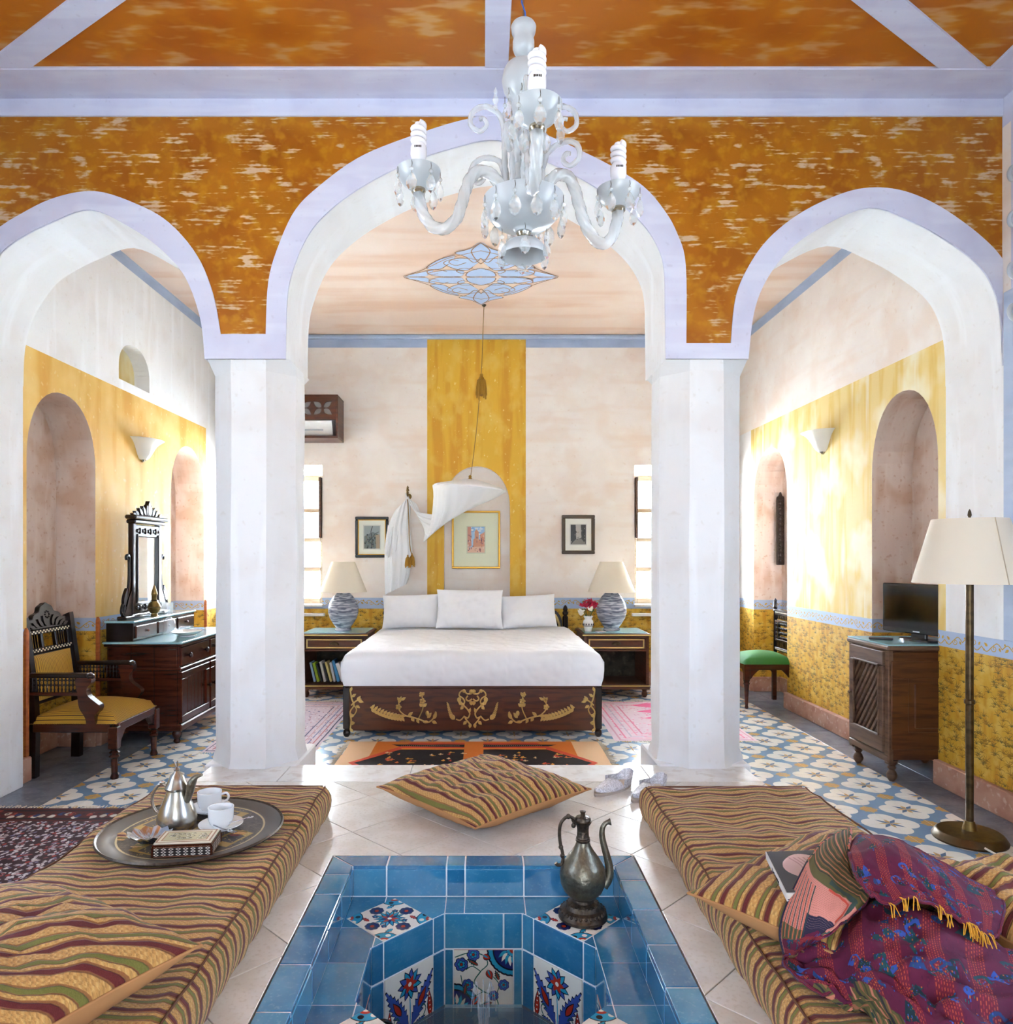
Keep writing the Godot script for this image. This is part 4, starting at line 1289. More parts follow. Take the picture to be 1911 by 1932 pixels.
func arcade() -> void:
	var w := struct("wall_arcade")
	var t := Transform3D(Basis(), Vector3(0, 0, -AF))
	var PB := 2.292
	var li := spline(apx([-62, 690, -58, 610, -40, 545, 0, 482, 40, 450, 100, 420, 172, 397, 251, 432, 311, 477, 352, 527, 379, 603, 387, 679]), 5)
	var lo := spline(apx([-85, 505, -40, 452, 0, 430, 30, 411, 100, 376, 180, 362, 261, 387, 321, 422, 372, 482, 402, 553, 417, 631]), 5)
	var ci := spline(apx([540, 679, 542, 570, 553, 512, 578, 452, 613, 407, 673, 360, 759, 314, 854, 281, 940, 266, 1016, 299, 1095, 338, 1167, 384, 1212, 424, 1240, 467, 1252, 510, 1254, 590, 1255, 679]), 5)
	var co := spline(apx([502, 631, 507, 532, 527, 462, 558, 397, 603, 352, 673, 301, 754, 266, 869, 229, 940, 221, 1016, 250, 1071, 274, 1152, 314, 1212, 352, 1252, 397, 1277, 442, 1293, 502, 1294, 648]), 5)
	var ri := spline(apx([1411, 679, 1421, 593, 1443, 533, 1484, 477, 1544, 432, 1639, 393, 1725, 422, 1795, 462, 1850, 507, 1878, 560, 1888, 620, 1890, 690]), 5)
	var ro := spline(apx([1378, 648, 1388, 558, 1418, 492, 1458, 442, 1519, 397, 1594, 364, 1649, 355, 1705, 362, 1765, 387, 1825, 427, 1868, 464, 1890, 490]), 5)
	# painted field above the bands
	var f := []
	f.append(Vector2(XL, 3.513)); f.append(Vector2(XL, lo[0].y))
	f.append_array(lo)
	for q in co: f.append(Vector2(q.x, minf(q.y, 3.509)))
	f.append_array(ro)
	f.append(Vector2(XR, ro[-1].y)); f.append(Vector2(XR, 3.513))
	var m := MB.new()
	m.face(PackedVector2Array(f), 0.0, 1, t)
	part(m, "orange_field", M.orange, w)
	# full outline for the back face
	var g := [Vector2(XL, CEIL + 0.02), Vector2(XL, li[0].y)]
	g.append_array(li); g.append(Vector2(li[-1].x, PB)); g.append(Vector2(ci[0].x, PB))
	g.append_array(ci); g.append(Vector2(ci[-1].x, PB)); g.append(Vector2(ri[0].x, PB))
	g.append_array(ri); g.append(Vector2(XR, ri[-1].y)); g.append(Vector2(XR, CEIL + 0.02))
	m = MB.new()
	m.face(PackedVector2Array(g), -(AB - AF), -1, t)
	part(m, "back_face", M.white, w)
	# soffits
	for c in [li, ci, ri]:
		m = MB.new()
		var pa := []; var pb := []
		for q in c:
			pa.append(t * Vector3(q.x, q.y, 0.006)); pb.append(t * Vector3(q.x, q.y, -(AB - AF)))
		m.strip(pa, pb, t * Vector3((c[0].x + c[-1].x) / 2, 2.0, -0.2))
		part(m, "soffit", M.white, w)
	m = MB.new()
	for e in [[li[-1].x, ci[0].x], [ci[-1].x, ri[0].x]]:
		m.quad(t * Vector3(e[0], PB, 0.006), t * Vector3(e[1], PB, 0.006), t * Vector3(e[1], PB, -(AB - AF)), t * Vector3(e[0], PB, -(AB - AF)), Vector3.DOWN)
	part(m, "impost_underside", M.white, w)
	# lavender bands stand a little proud of the field
	var tr := struct("trim_2")
	for e in [[lo, li, 0], [co, ci, 1], [ro, ri, 2]]:
		var q := []
		q.append_array(e[0])
		var rev: Array = e[1].duplicate(); rev.reverse()
		if e[2] == 0:
			rev.pop_front()
			q.append(Vector2(-1.26, lo[-1].y)); q.append(Vector2(-1.26, PB)); q.append(Vector2(li[-1].x, PB))
			rev.append(Vector2(XL, li[0].y))
		elif e[2] == 1:
			q.append(Vector2(1.18, co[-1].y)); q.append(Vector2(1.18, PB)); q.append(Vector2(ci[-1].x, PB))
			rev.pop_front(); rev.pop_back()
			rev.append(Vector2(ci[0].x, PB)); rev.append(Vector2(-1.26, PB)); rev.append(Vector2(-1.26, co[0].y))
		else:
			q.append(Vector2(XR, ri[-1].y))
			rev.pop_back()
			rev.append(Vector2(ri[0].x, PB)); rev.append(Vector2(1.18, PB)); rev.append(Vector2(1.18, ro[0].y))
		q.append_array(rev)
		m = MB.new()
		m.prism(PackedVector2Array(q), -0.002, 0.008, t)
		part(m, "arch_band", M.lav, tr)
	m = MB.new()
	m.box(Vector3((XL + XR) / 2, 3.562, -AF + 0.004), Vector3(XR - XL, 0.1, 0.012), 0.002)
	part(m, "top_band", M.lav, tr)
	m = MB.new()
	m.box(V((XL - 2.597) / 2, 1.17, (AF + AB) / 2), Vector3(-2.597 - XL, 2.34, AB - AF), 0.004)
	part(m, "respond_pier", M.white, w)
	m = MB.new()
	m.box(V(XR - 0.004, 1.75, AF - 0.07), Vector3(0.012, 1.74, 0.1), 0.003)
	part(m, "corner_stripe", M.blue, tr)
	# columns
	for k in 2:
		var x := -1.183 if k == 0 else 1.123
		var o := thing("octagonal_column", "white plaster octagonal column beside the dressing table" if k == 0 else "white plaster octagonal column beside the green-seated chair", "column", V(x, 0, 3.81), 0, "columns of the arcade")
		var W := 0.209
		m = MB.new()
		var rng := RandomNumberGenerator.new(); rng.seed = 40 + k
		var rings := []
		var hh := [STEP - 0.02, STEP + 0.03, STEP + 0.07, 0.5, 0.9, 1.3, 1.7, 2.05, 2.235]
		for i in hh.size():
			var row := []
			var rr: float = W / cos(PI / 8) * (1.09 if i == 0 else 1.05 if i == 1 else 1.0)
			for j in 8:
				var a := TAU * (j + 0.5) / 8
				row.append(Vector3(cos(a) * rr + rng.randf_range(-0.004, 0.004), hh[i], sin(a) * rr + rng.randf_range(-0.004, 0.004)))
			rings.append(row)
		for i in rings.size() - 1:
			for j in 8:
				var a: Vector3 = rings[i][j]; var b: Vector3 = rings[i][(j + 1) % 8]
				var c: Vector3 = rings[i + 1][(j + 1) % 8]; var d: Vector3 = rings[i + 1][j]
				var nn := (a + b) * Vector3(1, 0, 1)
				m.quad(a, b, c, d, nn.normalized())
		part(m, "shaft", M.white, o)
		m = MB.new()   # capital: octagon to square
		var h2 := 0.206
		for j in 8:
			var a: Vector3 = rings[-1][j]; var b: Vector3 = rings[-1][(j + 1) % 8]
			var sq := func(q: Vector3) -> Vector3:
				return Vector3(signf(q.x) * (h2 if absf(q.x) > absf(q.z) else h2 * 0.999), 2.292, signf(q.z) * h2) if false else Vector3(clampf(q.x * 1.5, -h2, h2), 2.292, clampf(q.z * 1.5, -h2, h2))
			var c: Vector3 = sq.call(b); var d: Vector3 = sq.call(a)
			var nn := ((a + b) * Vector3(1, 0, 1)).normalized() - Vector3(0, 0.35, 0)
			if j % 2:   # flat faces run straight up
				c = Vector3(b.x if absf(b.x) < 0.15 else signf(b.x) * h2, 2.292, b.z if absf(b.z) < 0.15 else signf(b.z) * h2)
				d = Vector3(a.x if absf(a.x) < 0.15 else signf(a.x) * h2, 2.292, a.z if absf(a.z) < 0.15 else signf(a.z) * h2)
				m.quad(a, b, c, d, nn.normalized())
			else:       # corner faces break out to the square
				var corner := Vector3(signf(a.x + b.x) * h2, 2.292, signf(a.z + b.z) * h2)
				c = Vector3(b.x if absf(b.x) < 0.15 else signf(b.x) * h2, 2.292, b.z if absf(b.z) < 0.15 else signf(b.z) * h2)
				d = Vector3(a.x if absf(a.x) < 0.15 else signf(a.x) * h2, 2.292, a.z if absf(a.z) < 0.15 else signf(a.z) * h2)
				m.tri(a, b, corner, nn.normalized(), nn.normalized(), nn.normalized())
				m.tri(a, corner, d, nn.normalized(), nn.normalized(), nn.normalized())
				m.tri(b, corner, c, nn.normalized(), nn.normalized(), nn.normalized())
		part(m, "capital", M.white, o)
		m = MB.new()
		m.box(Vector3(0, STEP / 2 + 0.004, -0.03), Vector3(0.47, STEP + 0.008, 0.42), 0.008)
		part(m, "plinth", M.white, o)

func ceilings() -> void:
	var c := struct("ceiling")
	var m := MB.new()
	var t := Transform3D(Basis(Vector3.RIGHT, Vector3(0, 0, -1), Vector3.UP), Vector3(0, CEIL, 0))  # 2-D is (x, d)
	m.prism(rect(XL - 0.36, -1.95, XR + 0.36, AF + 0.02), 0.3, 0.0, t)
	part(m, "orange_field", M.orange_ceil, c)
	var tr := struct("trim_3")
	m = MB.new()
	m.box(V((XL + XR) / 2, CEIL - 0.006, AF - 0.113), Vector3(XR - XL, 0.016, 0.226), 0.003)
	part(m, "ceiling_border", M.lav, tr)
	for s in [XL + 0.11, XR - 0.11]:
		m = MB.new(); m.box(V(s, CEIL - 0.006, 0.9), Vector3(0.22, 0.015, 4.95), 0.003)
		part(m, "ceiling_border", M.lav, tr)
	m = MB.new(); m.box(V(0.062, CEIL - 0.005, 0.88), Vector3(0.11, 0.014, 4.98), 0.003)
	part(m, "ceiling_rib", M.lav, tr)
	for e in [[-2.36, 3.44], [2.36, 3.44], [-2.36, 0.4], [2.36, 0.4]]:
		var a := Vector2(e[0], e[1]); var b := Vector2(0.06, 1.92)
		var u := (b - a).normalized(); var n := Vector2(-u.y, u.x) * 0.062
		m = MB.new()
		m.prism(PackedVector2Array([a - n - u * 0.2, b - n, b + n, a + n - u * 0.2]), 0.0, -0.011, t)
		part(m, "ceiling_rib", M.lav, tr)
	# bedroom ceiling
	m = MB.new()
	var t2 := Transform3D(Basis(Vector3.RIGHT, Vector3(0, 0, -1), Vector3.UP), Vector3(0, CEIL2, 0))
	m.prism(rect(XL - 0.36, AB - 0.02, XR + 0.36, BACK + 0.4), 0.34, 0.0, t2)
	part(m, "plaster", M.ceil, c)
	m = MB.new()
	var q := 0.66
	m.quad(V(-0.02 - q, CEIL2 - 0.003, 5.06), V(-0.02 + q, CEIL2 - 0.003, 5.06), V(-0.02 + q, CEIL2 - 0.003, 6.42), V(-0.02 - q, CEIL2 - 0.003, 6.42), Vector3.DOWN)
	part(m, "painted_medallion", M.medallion, c)

func floors() -> void:
	var f := struct("floor")
	var m := MB.new()
	for r in [[XL - 0.36, -1.95, -1.0, BACK + 0.4], [1.0, -1.95, XR + 0.36, BACK + 0.4], [-1.0, 3.3, 1.0, BACK + 0.4], [-1.0, -1.95, 1.0, 1.0]]:
		m.box(V((r[0] + r[2]) / 2, -0.156, (r[1] + r[3]) / 2), Vector3(r[2] - r[0], 0.3, r[3] - r[1]))
	part(m, "bed_mortar", M.grout, f)
	var T := 0.195
	var meshes := []
	for par in 2:
		var b := MB.new()
		var g := T / 2 - 0.0008
		var u0 := 0.0 if par == 0 else 0.5
		b.quad(Vector3(-g, 0.0, g), Vector3(g, 0.0, g), Vector3(g, 0.0, -g), Vector3(-g, 0.0, -g), Vector3.UP, Vector2(u0, 0), Vector2(u0 + 0.5, 0), Vector2(u0 + 0.5, 0.5), Vector2(u0, 0.5))
		for e in [[Vector3(g, 0, 0), Vector3(0, 0, g)], [Vector3(-g, 0, 0), Vector3(0, 0, g)], [Vector3(0, 0, g), Vector3(g, 0, 0)], [Vector3(0, 0, -g), Vector3(g, 0, 0)]]:
			var a: Vector3 = e[0] - e[1]; var c: Vector3 = e[0] + e[1]
			b.quad(a, c, c - Vector3(0, 0.008, 0), a - Vector3(0, 0.008, 0), e[0].normalized(), Vector2(u0 + 0.1, 0.02), Vector2(u0 + 0.4, 0.02), Vector2(u0 + 0.4, 0.02), Vector2(u0 + 0.1, 0.02))
		meshes.append(b)
	var singles := [meshes[0].mesh(M.tile), meshes[1].mesh(M.tile)]
	var rest := MB.new()
	var n := 0
	for i in range(-22, 2):
		for j in range(-16, 18):
			var x := 1.98 + (i + 0.5) * T; var d := 3.874 + (j + 0.5) * T
			if d > BACK - 0.1: continue
			if x > -1.385 + 0.03 and x < 1.32 - 0.03 and d < 3.68: continue
			var near := (x > 1.3 and d > 2.3 and d < 5.7) or (x < -1.38 and d > 3.66 and d < 5.7) or (d > 4.4 and d < 5.5 and absf(x) < 1.3)
			var par := posmod(i + j, 2)
			if near and n < 296:
				n += 1
				put(singles[par], "cement_tile", f, Transform3D(Basis(), V(x, 0, d)))
			else:
				var s: MB = meshes[par]
				for k in s.v.size():
					rest.v.append(s.v[k] + V(x, 0, d)); rest.n.append(s.n[k]); rest.u.append(s.u[k])
	var far := part(rest, "cement_tiles_beyond", M.tile, f)
	far.set_meta("kind", "stuff")
	# plain grey margin along the walls and into the niches
	for s in 2:
		var xa := XL if s == 0 else 2.37
		var xb := -2.31 if s == 0 else XR
		var d := 1.4
		while d < BACK:
			var d1 := minf(d + 0.39, BACK)
			m = MB.new(); m.box(V((xa + xb) / 2, -0.004, (d + d1) / 2), Vector3(xb - xa - 0.003, 0.008, d1 - d - 0.003), 0.001)
			part(m, "margin_tile", M.grey_tile, f)
			d += 0.39
		for r in [[4.1, 4.91], [6.09, 6.91]]:
			m = MB.new(); m.box(V(xa - 0.135 if s == 0 else xb + 0.135, -0.004, (r[0] + r[1]) / 2), Vector3(0.267, 0.008, r[1] - r[0]), 0.001)
			part(m, "margin_tile", M.grey_tile, f)

func platform() -> void:
	var p := struct("floor_platform")
	var X0 := -1.385; var X1 := 1.32; var D0 := -1.5; var D1 := 3.658
	var m := MB.new()
	var c := 2.013; var h := 0.535
	for r in [[X0 + 0.006, D0, -h, D1 - 0.006], [h, D0, X1 - 0.006, D1 - 0.006], [-h, c + h, h, D1 - 0.006], [-h, D0, h, c - h]]:
		m.box(V((r[0] + r[2]) / 2, (STEP - 0.012) / 2, (r[1] + r[3]) / 2), Vector3(r[2] - r[0], STEP - 0.012, r[3] - r[1]))
	part(m, "platform_body", M.grout, p)
	var t := Transform3D(Basis(Vector3.RIGHT, Vector3(0, 0, -1), Vector3.UP), Vector3(0, 0, 0))
	var area := rect(X0, D0, X1, 3.383)
	var hole := rect(-h - 0.002, c - h - 0.002, h + 0.002, c + h + 0.002)
	var q := 0.2075
	var rng := RandomNumberGenerator.new(); rng.seed = 4
	for i in range(-10, 5):
		for j in range(-12, 8):
			if posmod(i + j, 2) == 0: continue
			var x := 0.53 + i * q; var d := 2.56 + j * q
			var g := q - 0.0022
			var dia := pl([x - g, d, x, d - g, x + g, d, x, d + g])
			for b in Geometry2D.intersect_polygons(dia, area):
				for e in Geometry2D.clip_polygons(b, hole):
					m = MB.new()
					m.prism(e, STEP - 0.012, STEP, t, 0.001, false)
					part(m, "floor_tile", M.beige if rng.randf() < 0.6 else M.beige2, p)
	var xs := [X0, -0.98, -0.36, 0.22, 0.80, X1]
	for i in 5:
		m = MB.new()
		m.box(V((xs[i] + xs[i + 1]) / 2, STEP - 0.012, (3.387 + D1) / 2), Vector3(xs[i + 1] - xs[i] - 0.003, 0.024, D1 - 3.387), 0.002)
		part(m, "threshold_slab", M.stone_white, p)

func pool() -> void:
	var C := 2.013
	var p := thing("sunken_pool", "blue tiled sunken pool with octagonal basin and floral tiles", "pool", V(0, 0, C))
	# local 2-D: x right, y away from the viewer
	var t := Transform3D(Basis(Vector3.RIGHT, Vector3(0, 0, -1), Vector3.UP), Vector3.ZERO)
	var R := 0.532; var S := 0.45; var L := 0.129
	var a := 0.337; var b := 0.128
	var okt := pl([b, a, -b, a, -a, b, -a, -b, -b, -a, b, -a, a, -b, a, b])
	var G := 0.0028
	var m := MB.new()
	for e in [[-R, -R, -S - 0.0005, R], [S + 0.0005, -R, R, R], [-S - 0.0005, S + 0.0005, S + 0.0005, R], [-S - 0.0005, -R, S + 0.0005, -S - 0.0005]]:
		m.prism(rect(e[0], e[1], e[2], e[3]), -0.3, STEP - 0.0012, t)
	var sq := pl([S, S, -S, S, -S, -S, S, -S])
	for k in 8:     # mass under the ledge
		var v0 := okt[k] * 1.003; var v1 := okt[(k + 1) % 8] * 1.003
		var f := func(v: Vector2) -> Vector2: return v * (S + 0.007) / maxf(absf(v.x), absf(v.y))
		if k % 2: m.prism(PackedVector2Array([v0, f.call(v0), Vector2(signf(v0.x + v1.x), signf(v0.y + v1.y)) * (S + 0.007), f.call(v1), v1]), -0.3, L - 0.001, t)
		else: m.prism(PackedVector2Array([v0, f.call(v0), f.call(v1), v1]), -0.3, L - 0.001, t)
	m.prism(rect(-S, -S, S, S), -0.32, -0.2, t)
	part(m, "grout_bed", M.pool_grout, p)
	var rng := RandomNumberGenerator.new(); rng.seed = 8
	var pick := func() -> Material: return M["pool%d" % (rng.randi() % 3)]
	# rim
	var cuts := [-0.333, -0.127, -0.063, 0.139, 0.338]
	for side in 4:
		var rot := Transform3D(Basis(Vector3.UP, side * PI / 2), Vector3.ZERO)
		var lim: Array = [-R] + cuts + [R] if side == 0 else [-R, -0.34, -0.145, 0.05, 0.245, 0.385, R]
		for i in lim.size() - 1:
			var x0: float = lim[i]; var x1: float = lim[i + 1]
			var q := PackedVector2Array([Vector2(x0 + G, R), Vector2(x0 + G, S), Vector2(x1 - G, S), Vector2(x1 - G, R)])
			if i == 0: q[1] = Vector2(-S + G, S); q[0] = Vector2(-R + G, R)
			if i == lim.size() - 2: q[2] = Vector2(S - G, S); q[3] = Vector2(R - G, R)
			m = MB.new()
			m.prism(q, STEP - 0.012, STEP + 0.001, rot * t, 0.0016, false)
			part(m, "rim_tile", pick.call(), p)
			# wall under the rim
			var wx0 := maxf(x0, -S) + G; var wx1 := minf(x1, S) - G
			if wx1 - wx0 > 0.01:
				m = MB.new()
				m.box(Vector3((wx0 + wx1) / 2, (L + STEP - 0.008) / 2, -S - 0.003), Vector3(wx1 - wx0, STEP - 0.012 - L - G, 0.012), 0.0016, rot)
				part(m, "wall_tile", pick.call(), p)
	# ledge
	var dias := []
	for k in 4:
		var cx := 0.303 * (1 if k % 2 == 0 else -1); var cy := 0.300 * (1 if k < 2 else -1)
		dias.append(pl([cx - 0.138, cy, cx, cy - 0.138, cx + 0.138, cy, cx, cy + 0.138]))
	var gx := [-S, -0.333, -0.127, -0.063, 0.139, 0.338, S]
	var gy := [-S, -0.34, -0.145, 0.05, 0.245, S]
	for i in gx.size() - 1:
		for j in gy.size() - 1:
			var cell := rect(gx[i], gy[j], gx[i + 1], gy[j + 1])
			var bits: Array = Geometry2D.clip_polygons(cell, okt)
			for dd in dias:
				var nx := []
				for e in bits: nx.append_array(Geometry2D.clip_polygons(e, dd))
				bits = nx
			for e in bits:
				for o in Geometry2D.offset_polygon(e, -G * 0.6, Geometry2D.JOIN_MITER):
					if Geometry2D.is_polygon_clockwise(o): continue
					m = MB.new(); m.prism(o, L - 0.008, L, t, 0.0, false)
					part(m, "ledge_tile", pick.call(), p)
	for dd in dias:
		m = MB.new()
		var cc: Vector2 = (dd[0] + dd[2]) / 2
		var q := PackedVector2Array()
		for e in dd: q.append(cc + (e - cc) * 0.985)
		var pts := []
		for e in q: pts.append(t * Vector3(e.x, e.y, L + 0.0012))
		m.quad(pts[0], pts[1], pts[2], pts[3], Vector3.UP)
		for k in 4: m.quad(pts[k], pts[(k + 1) % 4], pts[(k + 1) % 4] - Vector3(0, 0.008, 0), pts[k] - Vector3(0, 0.008, 0), (pts[k] + pts[(k + 1) % 4] - 2 * (t * Vector3(cc.x, cc.y, L))).normalized(), Vector2.ZERO, Vector2.ZERO, Vector2.ZERO, Vector2.ZERO)
		part(m, "floral_ledge_tile", M.iznik_a, p)
	# basin walls
	for k in 8:
		var v0 := okt[k]; var v1 := okt[(k + 1) % 8]
		var mid := (v0 + v1) / 2
		var ln := v0.distance_to(v1)
		var inw := -mid.normalized()
		var tt := Transform3D(Basis(Vector3(inw.y, 0, inw.x), Vector3.UP, Vector3(inw.x, 0, -inw.y)), Vector3(mid.x, 0, -mid.y))
		var split := [[-ln / 2, -ln / 2 + 0.062], [-ln / 2 + 0.062, ln / 2]] if k % 2 == 0 else [[-ln / 2, -0.1], [-0.1, 0.1], [0.1, ln / 2]]
		for e in split:
			m = MB.new()
			m.box(Vector3((e[0] + e[1]) / 2, (0.011 + L) / 2, -0.004), Vector3(e[1] - e[0] - 2 * G, L - 0.011 - 2 * G, 0.012), 0.0016, tt)
			part(m, "basin_tile", pick.call(), p)
		for e in [[-ln / 2, -0.098], [0.098, ln / 2]]:
			m = MB.new()
			m.box(Vector3((e[0] + e[1]) / 2, -0.094, -0.004), Vector3(e[1] - e[0] - 2 * G, 0.205 - G, 0.012), 0.0016, tt)
			part(m, "basin_tile", pick.call(), p)
		m = MB.new()
		var y0 := -0.186; var y1 := 0.009; var w := 0.0965
		m.quad(tt * Vector3(-w, y0, 0.003), tt * Vector3(w, y0, 0.003), tt * Vector3(w, y1, 0.003), tt * Vector3(-w, y1, 0.003), tt.basis.z)
		for e in [[Vector3(-w, y0, 0.003), Vector3(-w, y1, 0.003), -tt.basis.x], [Vector3(w, y0, 0.003), Vector3(w, y1, 0.003), tt.basis.x], [Vector3(-w, y1, 0.003), Vector3(w, y1, 0.003), Vector3.UP]]:
			m.quad(tt * e[0], tt * e[1], tt * (e[1] - Vector3(0, 0, 0.008)), tt * (e[0] - Vector3(0, 0, 0.008)), e[2], Vector2.ZERO, Vector2.ZERO, Vector2.ZERO, Vector2.ZERO)
		part(m, "floral_wall_tile", M.iznik_b if k % 2 == 0 else M.iznik_c, p)
	# bottom: four big tiles split on the diagonals
	for k in 4:
		var q := PackedVector2Array([Vector2.ZERO, Vector2.from_angle(PI / 4 + k * PI / 2) * 0.6, Vector2.from_angle(PI / 4 + (k + 1) * PI / 2) * 0.6])
		for e in Geometry2D.intersect_polygons(q, okt):
			for o in Geometry2D.offset_polygon(e, -G, Geometry2D.JOIN_MITER):
				m = MB.new(); m.prism(o, -0.2, -0.19, t, 0.0, false)
				part(m, "bottom_tile", M.pool2, p)
	# shallow water and the jets of the nozzle
	var wm := plain(c8(190, 214, 224, 30), 0.02)
	wm.refraction_enabled = true; wm.refraction_scale = 0.033
	wm.transparency = BaseMaterial3D.TRANSPARENCY_ALPHA
	m = MB.new()
	var og := PackedVector2Array()
	for v in okt: og.append(v * 0.985)
	m.prism(og, -0.187, -0.168, t)
	var wt := part(m, "water", wm, p)
	wt.set_meta("label", "shallow clear water in the basin")
	m = MB.new()
	m.lathe([[0.0, -0.19], [0.02, -0.19], [0.02, -0.15], [0.012, -0.14], [0.0, -0.14]], 12)
	part(m, "nozzle", M.steel, p)
	var jm := plain(c8(236, 244, 250, 70), 0.05)
	jm.transparency = BaseMaterial3D.TRANSPARENCY_ALPHA
	for k in 7:
		var an := TAU * k / 7 + 0.2
		var pts := []
		for s in 15:
			var u := s / 14.0
			var rr := 0.006 + 0.03 * u
			pts.append(Vector3(cos(an) * rr, -0.142 + 0.56 * u * (1.3 - u), sin(an) * rr))
		m = MB.new(); m.tube(pts, 0.0016, 6)
		part(m, "water_jet", jm, p)
	m = MB.new()
	m.tube(spl3([-0.33, -0.06, -0.06, -0.29, -0.045, -0.06, -0.262, -0.075, -0.07, -0.255, -0.16, -0.08], 6), 0.006, 8)
	m.ball(Vector3(-0.331, -0.058, -0.06), Vector3(0.012, 0.012, 0.012), 8, 6)
	part(m, "hose", M.black, p)

# ---------- furniture ----------
func pillow(w: float, h: float, t: float, n := 20, bow := 0.05, sd := 1, wr := 0.006) -> Array:
	# front and back sheets of a stuffed case in the xy plane
	var f := FastNoiseLite.new(); f.seed = sd; f.frequency = 3.2; f.fractal_octaves = 3
	var a := []; var b := []; var uv := []
	for i in n + 1:
		var ra := []; var rb := []; var ru := []
		var v := sin((float(i) / n - 0.5) * PI)
		for j in n + 1:
			var u := sin((float(j) / n - 0.5) * PI)
			var x := w / 2 * u * (1.0 - bow * (1.0 - v * v) * u * u)
			var y := h / 2 * v * (1.0 - bow * (1.0 - u * u) * v * v)
			var th := t / 2 * pow(maxf(0.0, (1.0 - pow(absf(u), 3.2)) * (1.0 - pow(absf(v), 3.2))), 0.58)
			var k := th / (t / 2)
			var wv := f.get_noise_3d(x * 3.0, y * 3.0, sd) * wr * k * 4.0
			ra.append(Vector3(x, y, th + wv)); rb.append(Vector3(x, y, -th - wv * 0.5))
			ru.append(Vector2(x + w / 2, y + h / 2))
		a.append(ra); b.append(rb); uv.append(ru)
	return [a, b, uv]

func turned(mb: MB, at: Vector3, prof: Array, seg := 14) -> void:
	mb.lathe(prof, seg, Transform3D(Basis(), at))

func board_with_holes(mb: MB, outer: PackedVector2Array, holes: Array, z0: float, z1: float, t := Transform3D.IDENTITY) -> void:
	var xs := [-1e3]
	for h in holes:
		var c := 0.0
		for p in h: c += p.x / h.size()
		xs.append(c)
	xs.append(1e3); xs.sort()
	for i in xs.size() - 1:
		if xs[i + 1] - xs[i] < 1e-4: continue
		var bits: Array = Geometry2D.intersect_polygons(outer, rect(xs[i], -1e3, xs[i + 1], 1e3))
		for h in holes:
			var nx := []
			for b in bits: nx.append_array(Geometry2D.clip_polygons(b, h))
			bits = nx
		for b in bits: mb.prism(b, z0, z1, t)

func furniture() -> void:
	bed()
	bedside()
	on_the_back_wall()
	dressing_table()
	armchair()
	right_side()
	wall_lights()

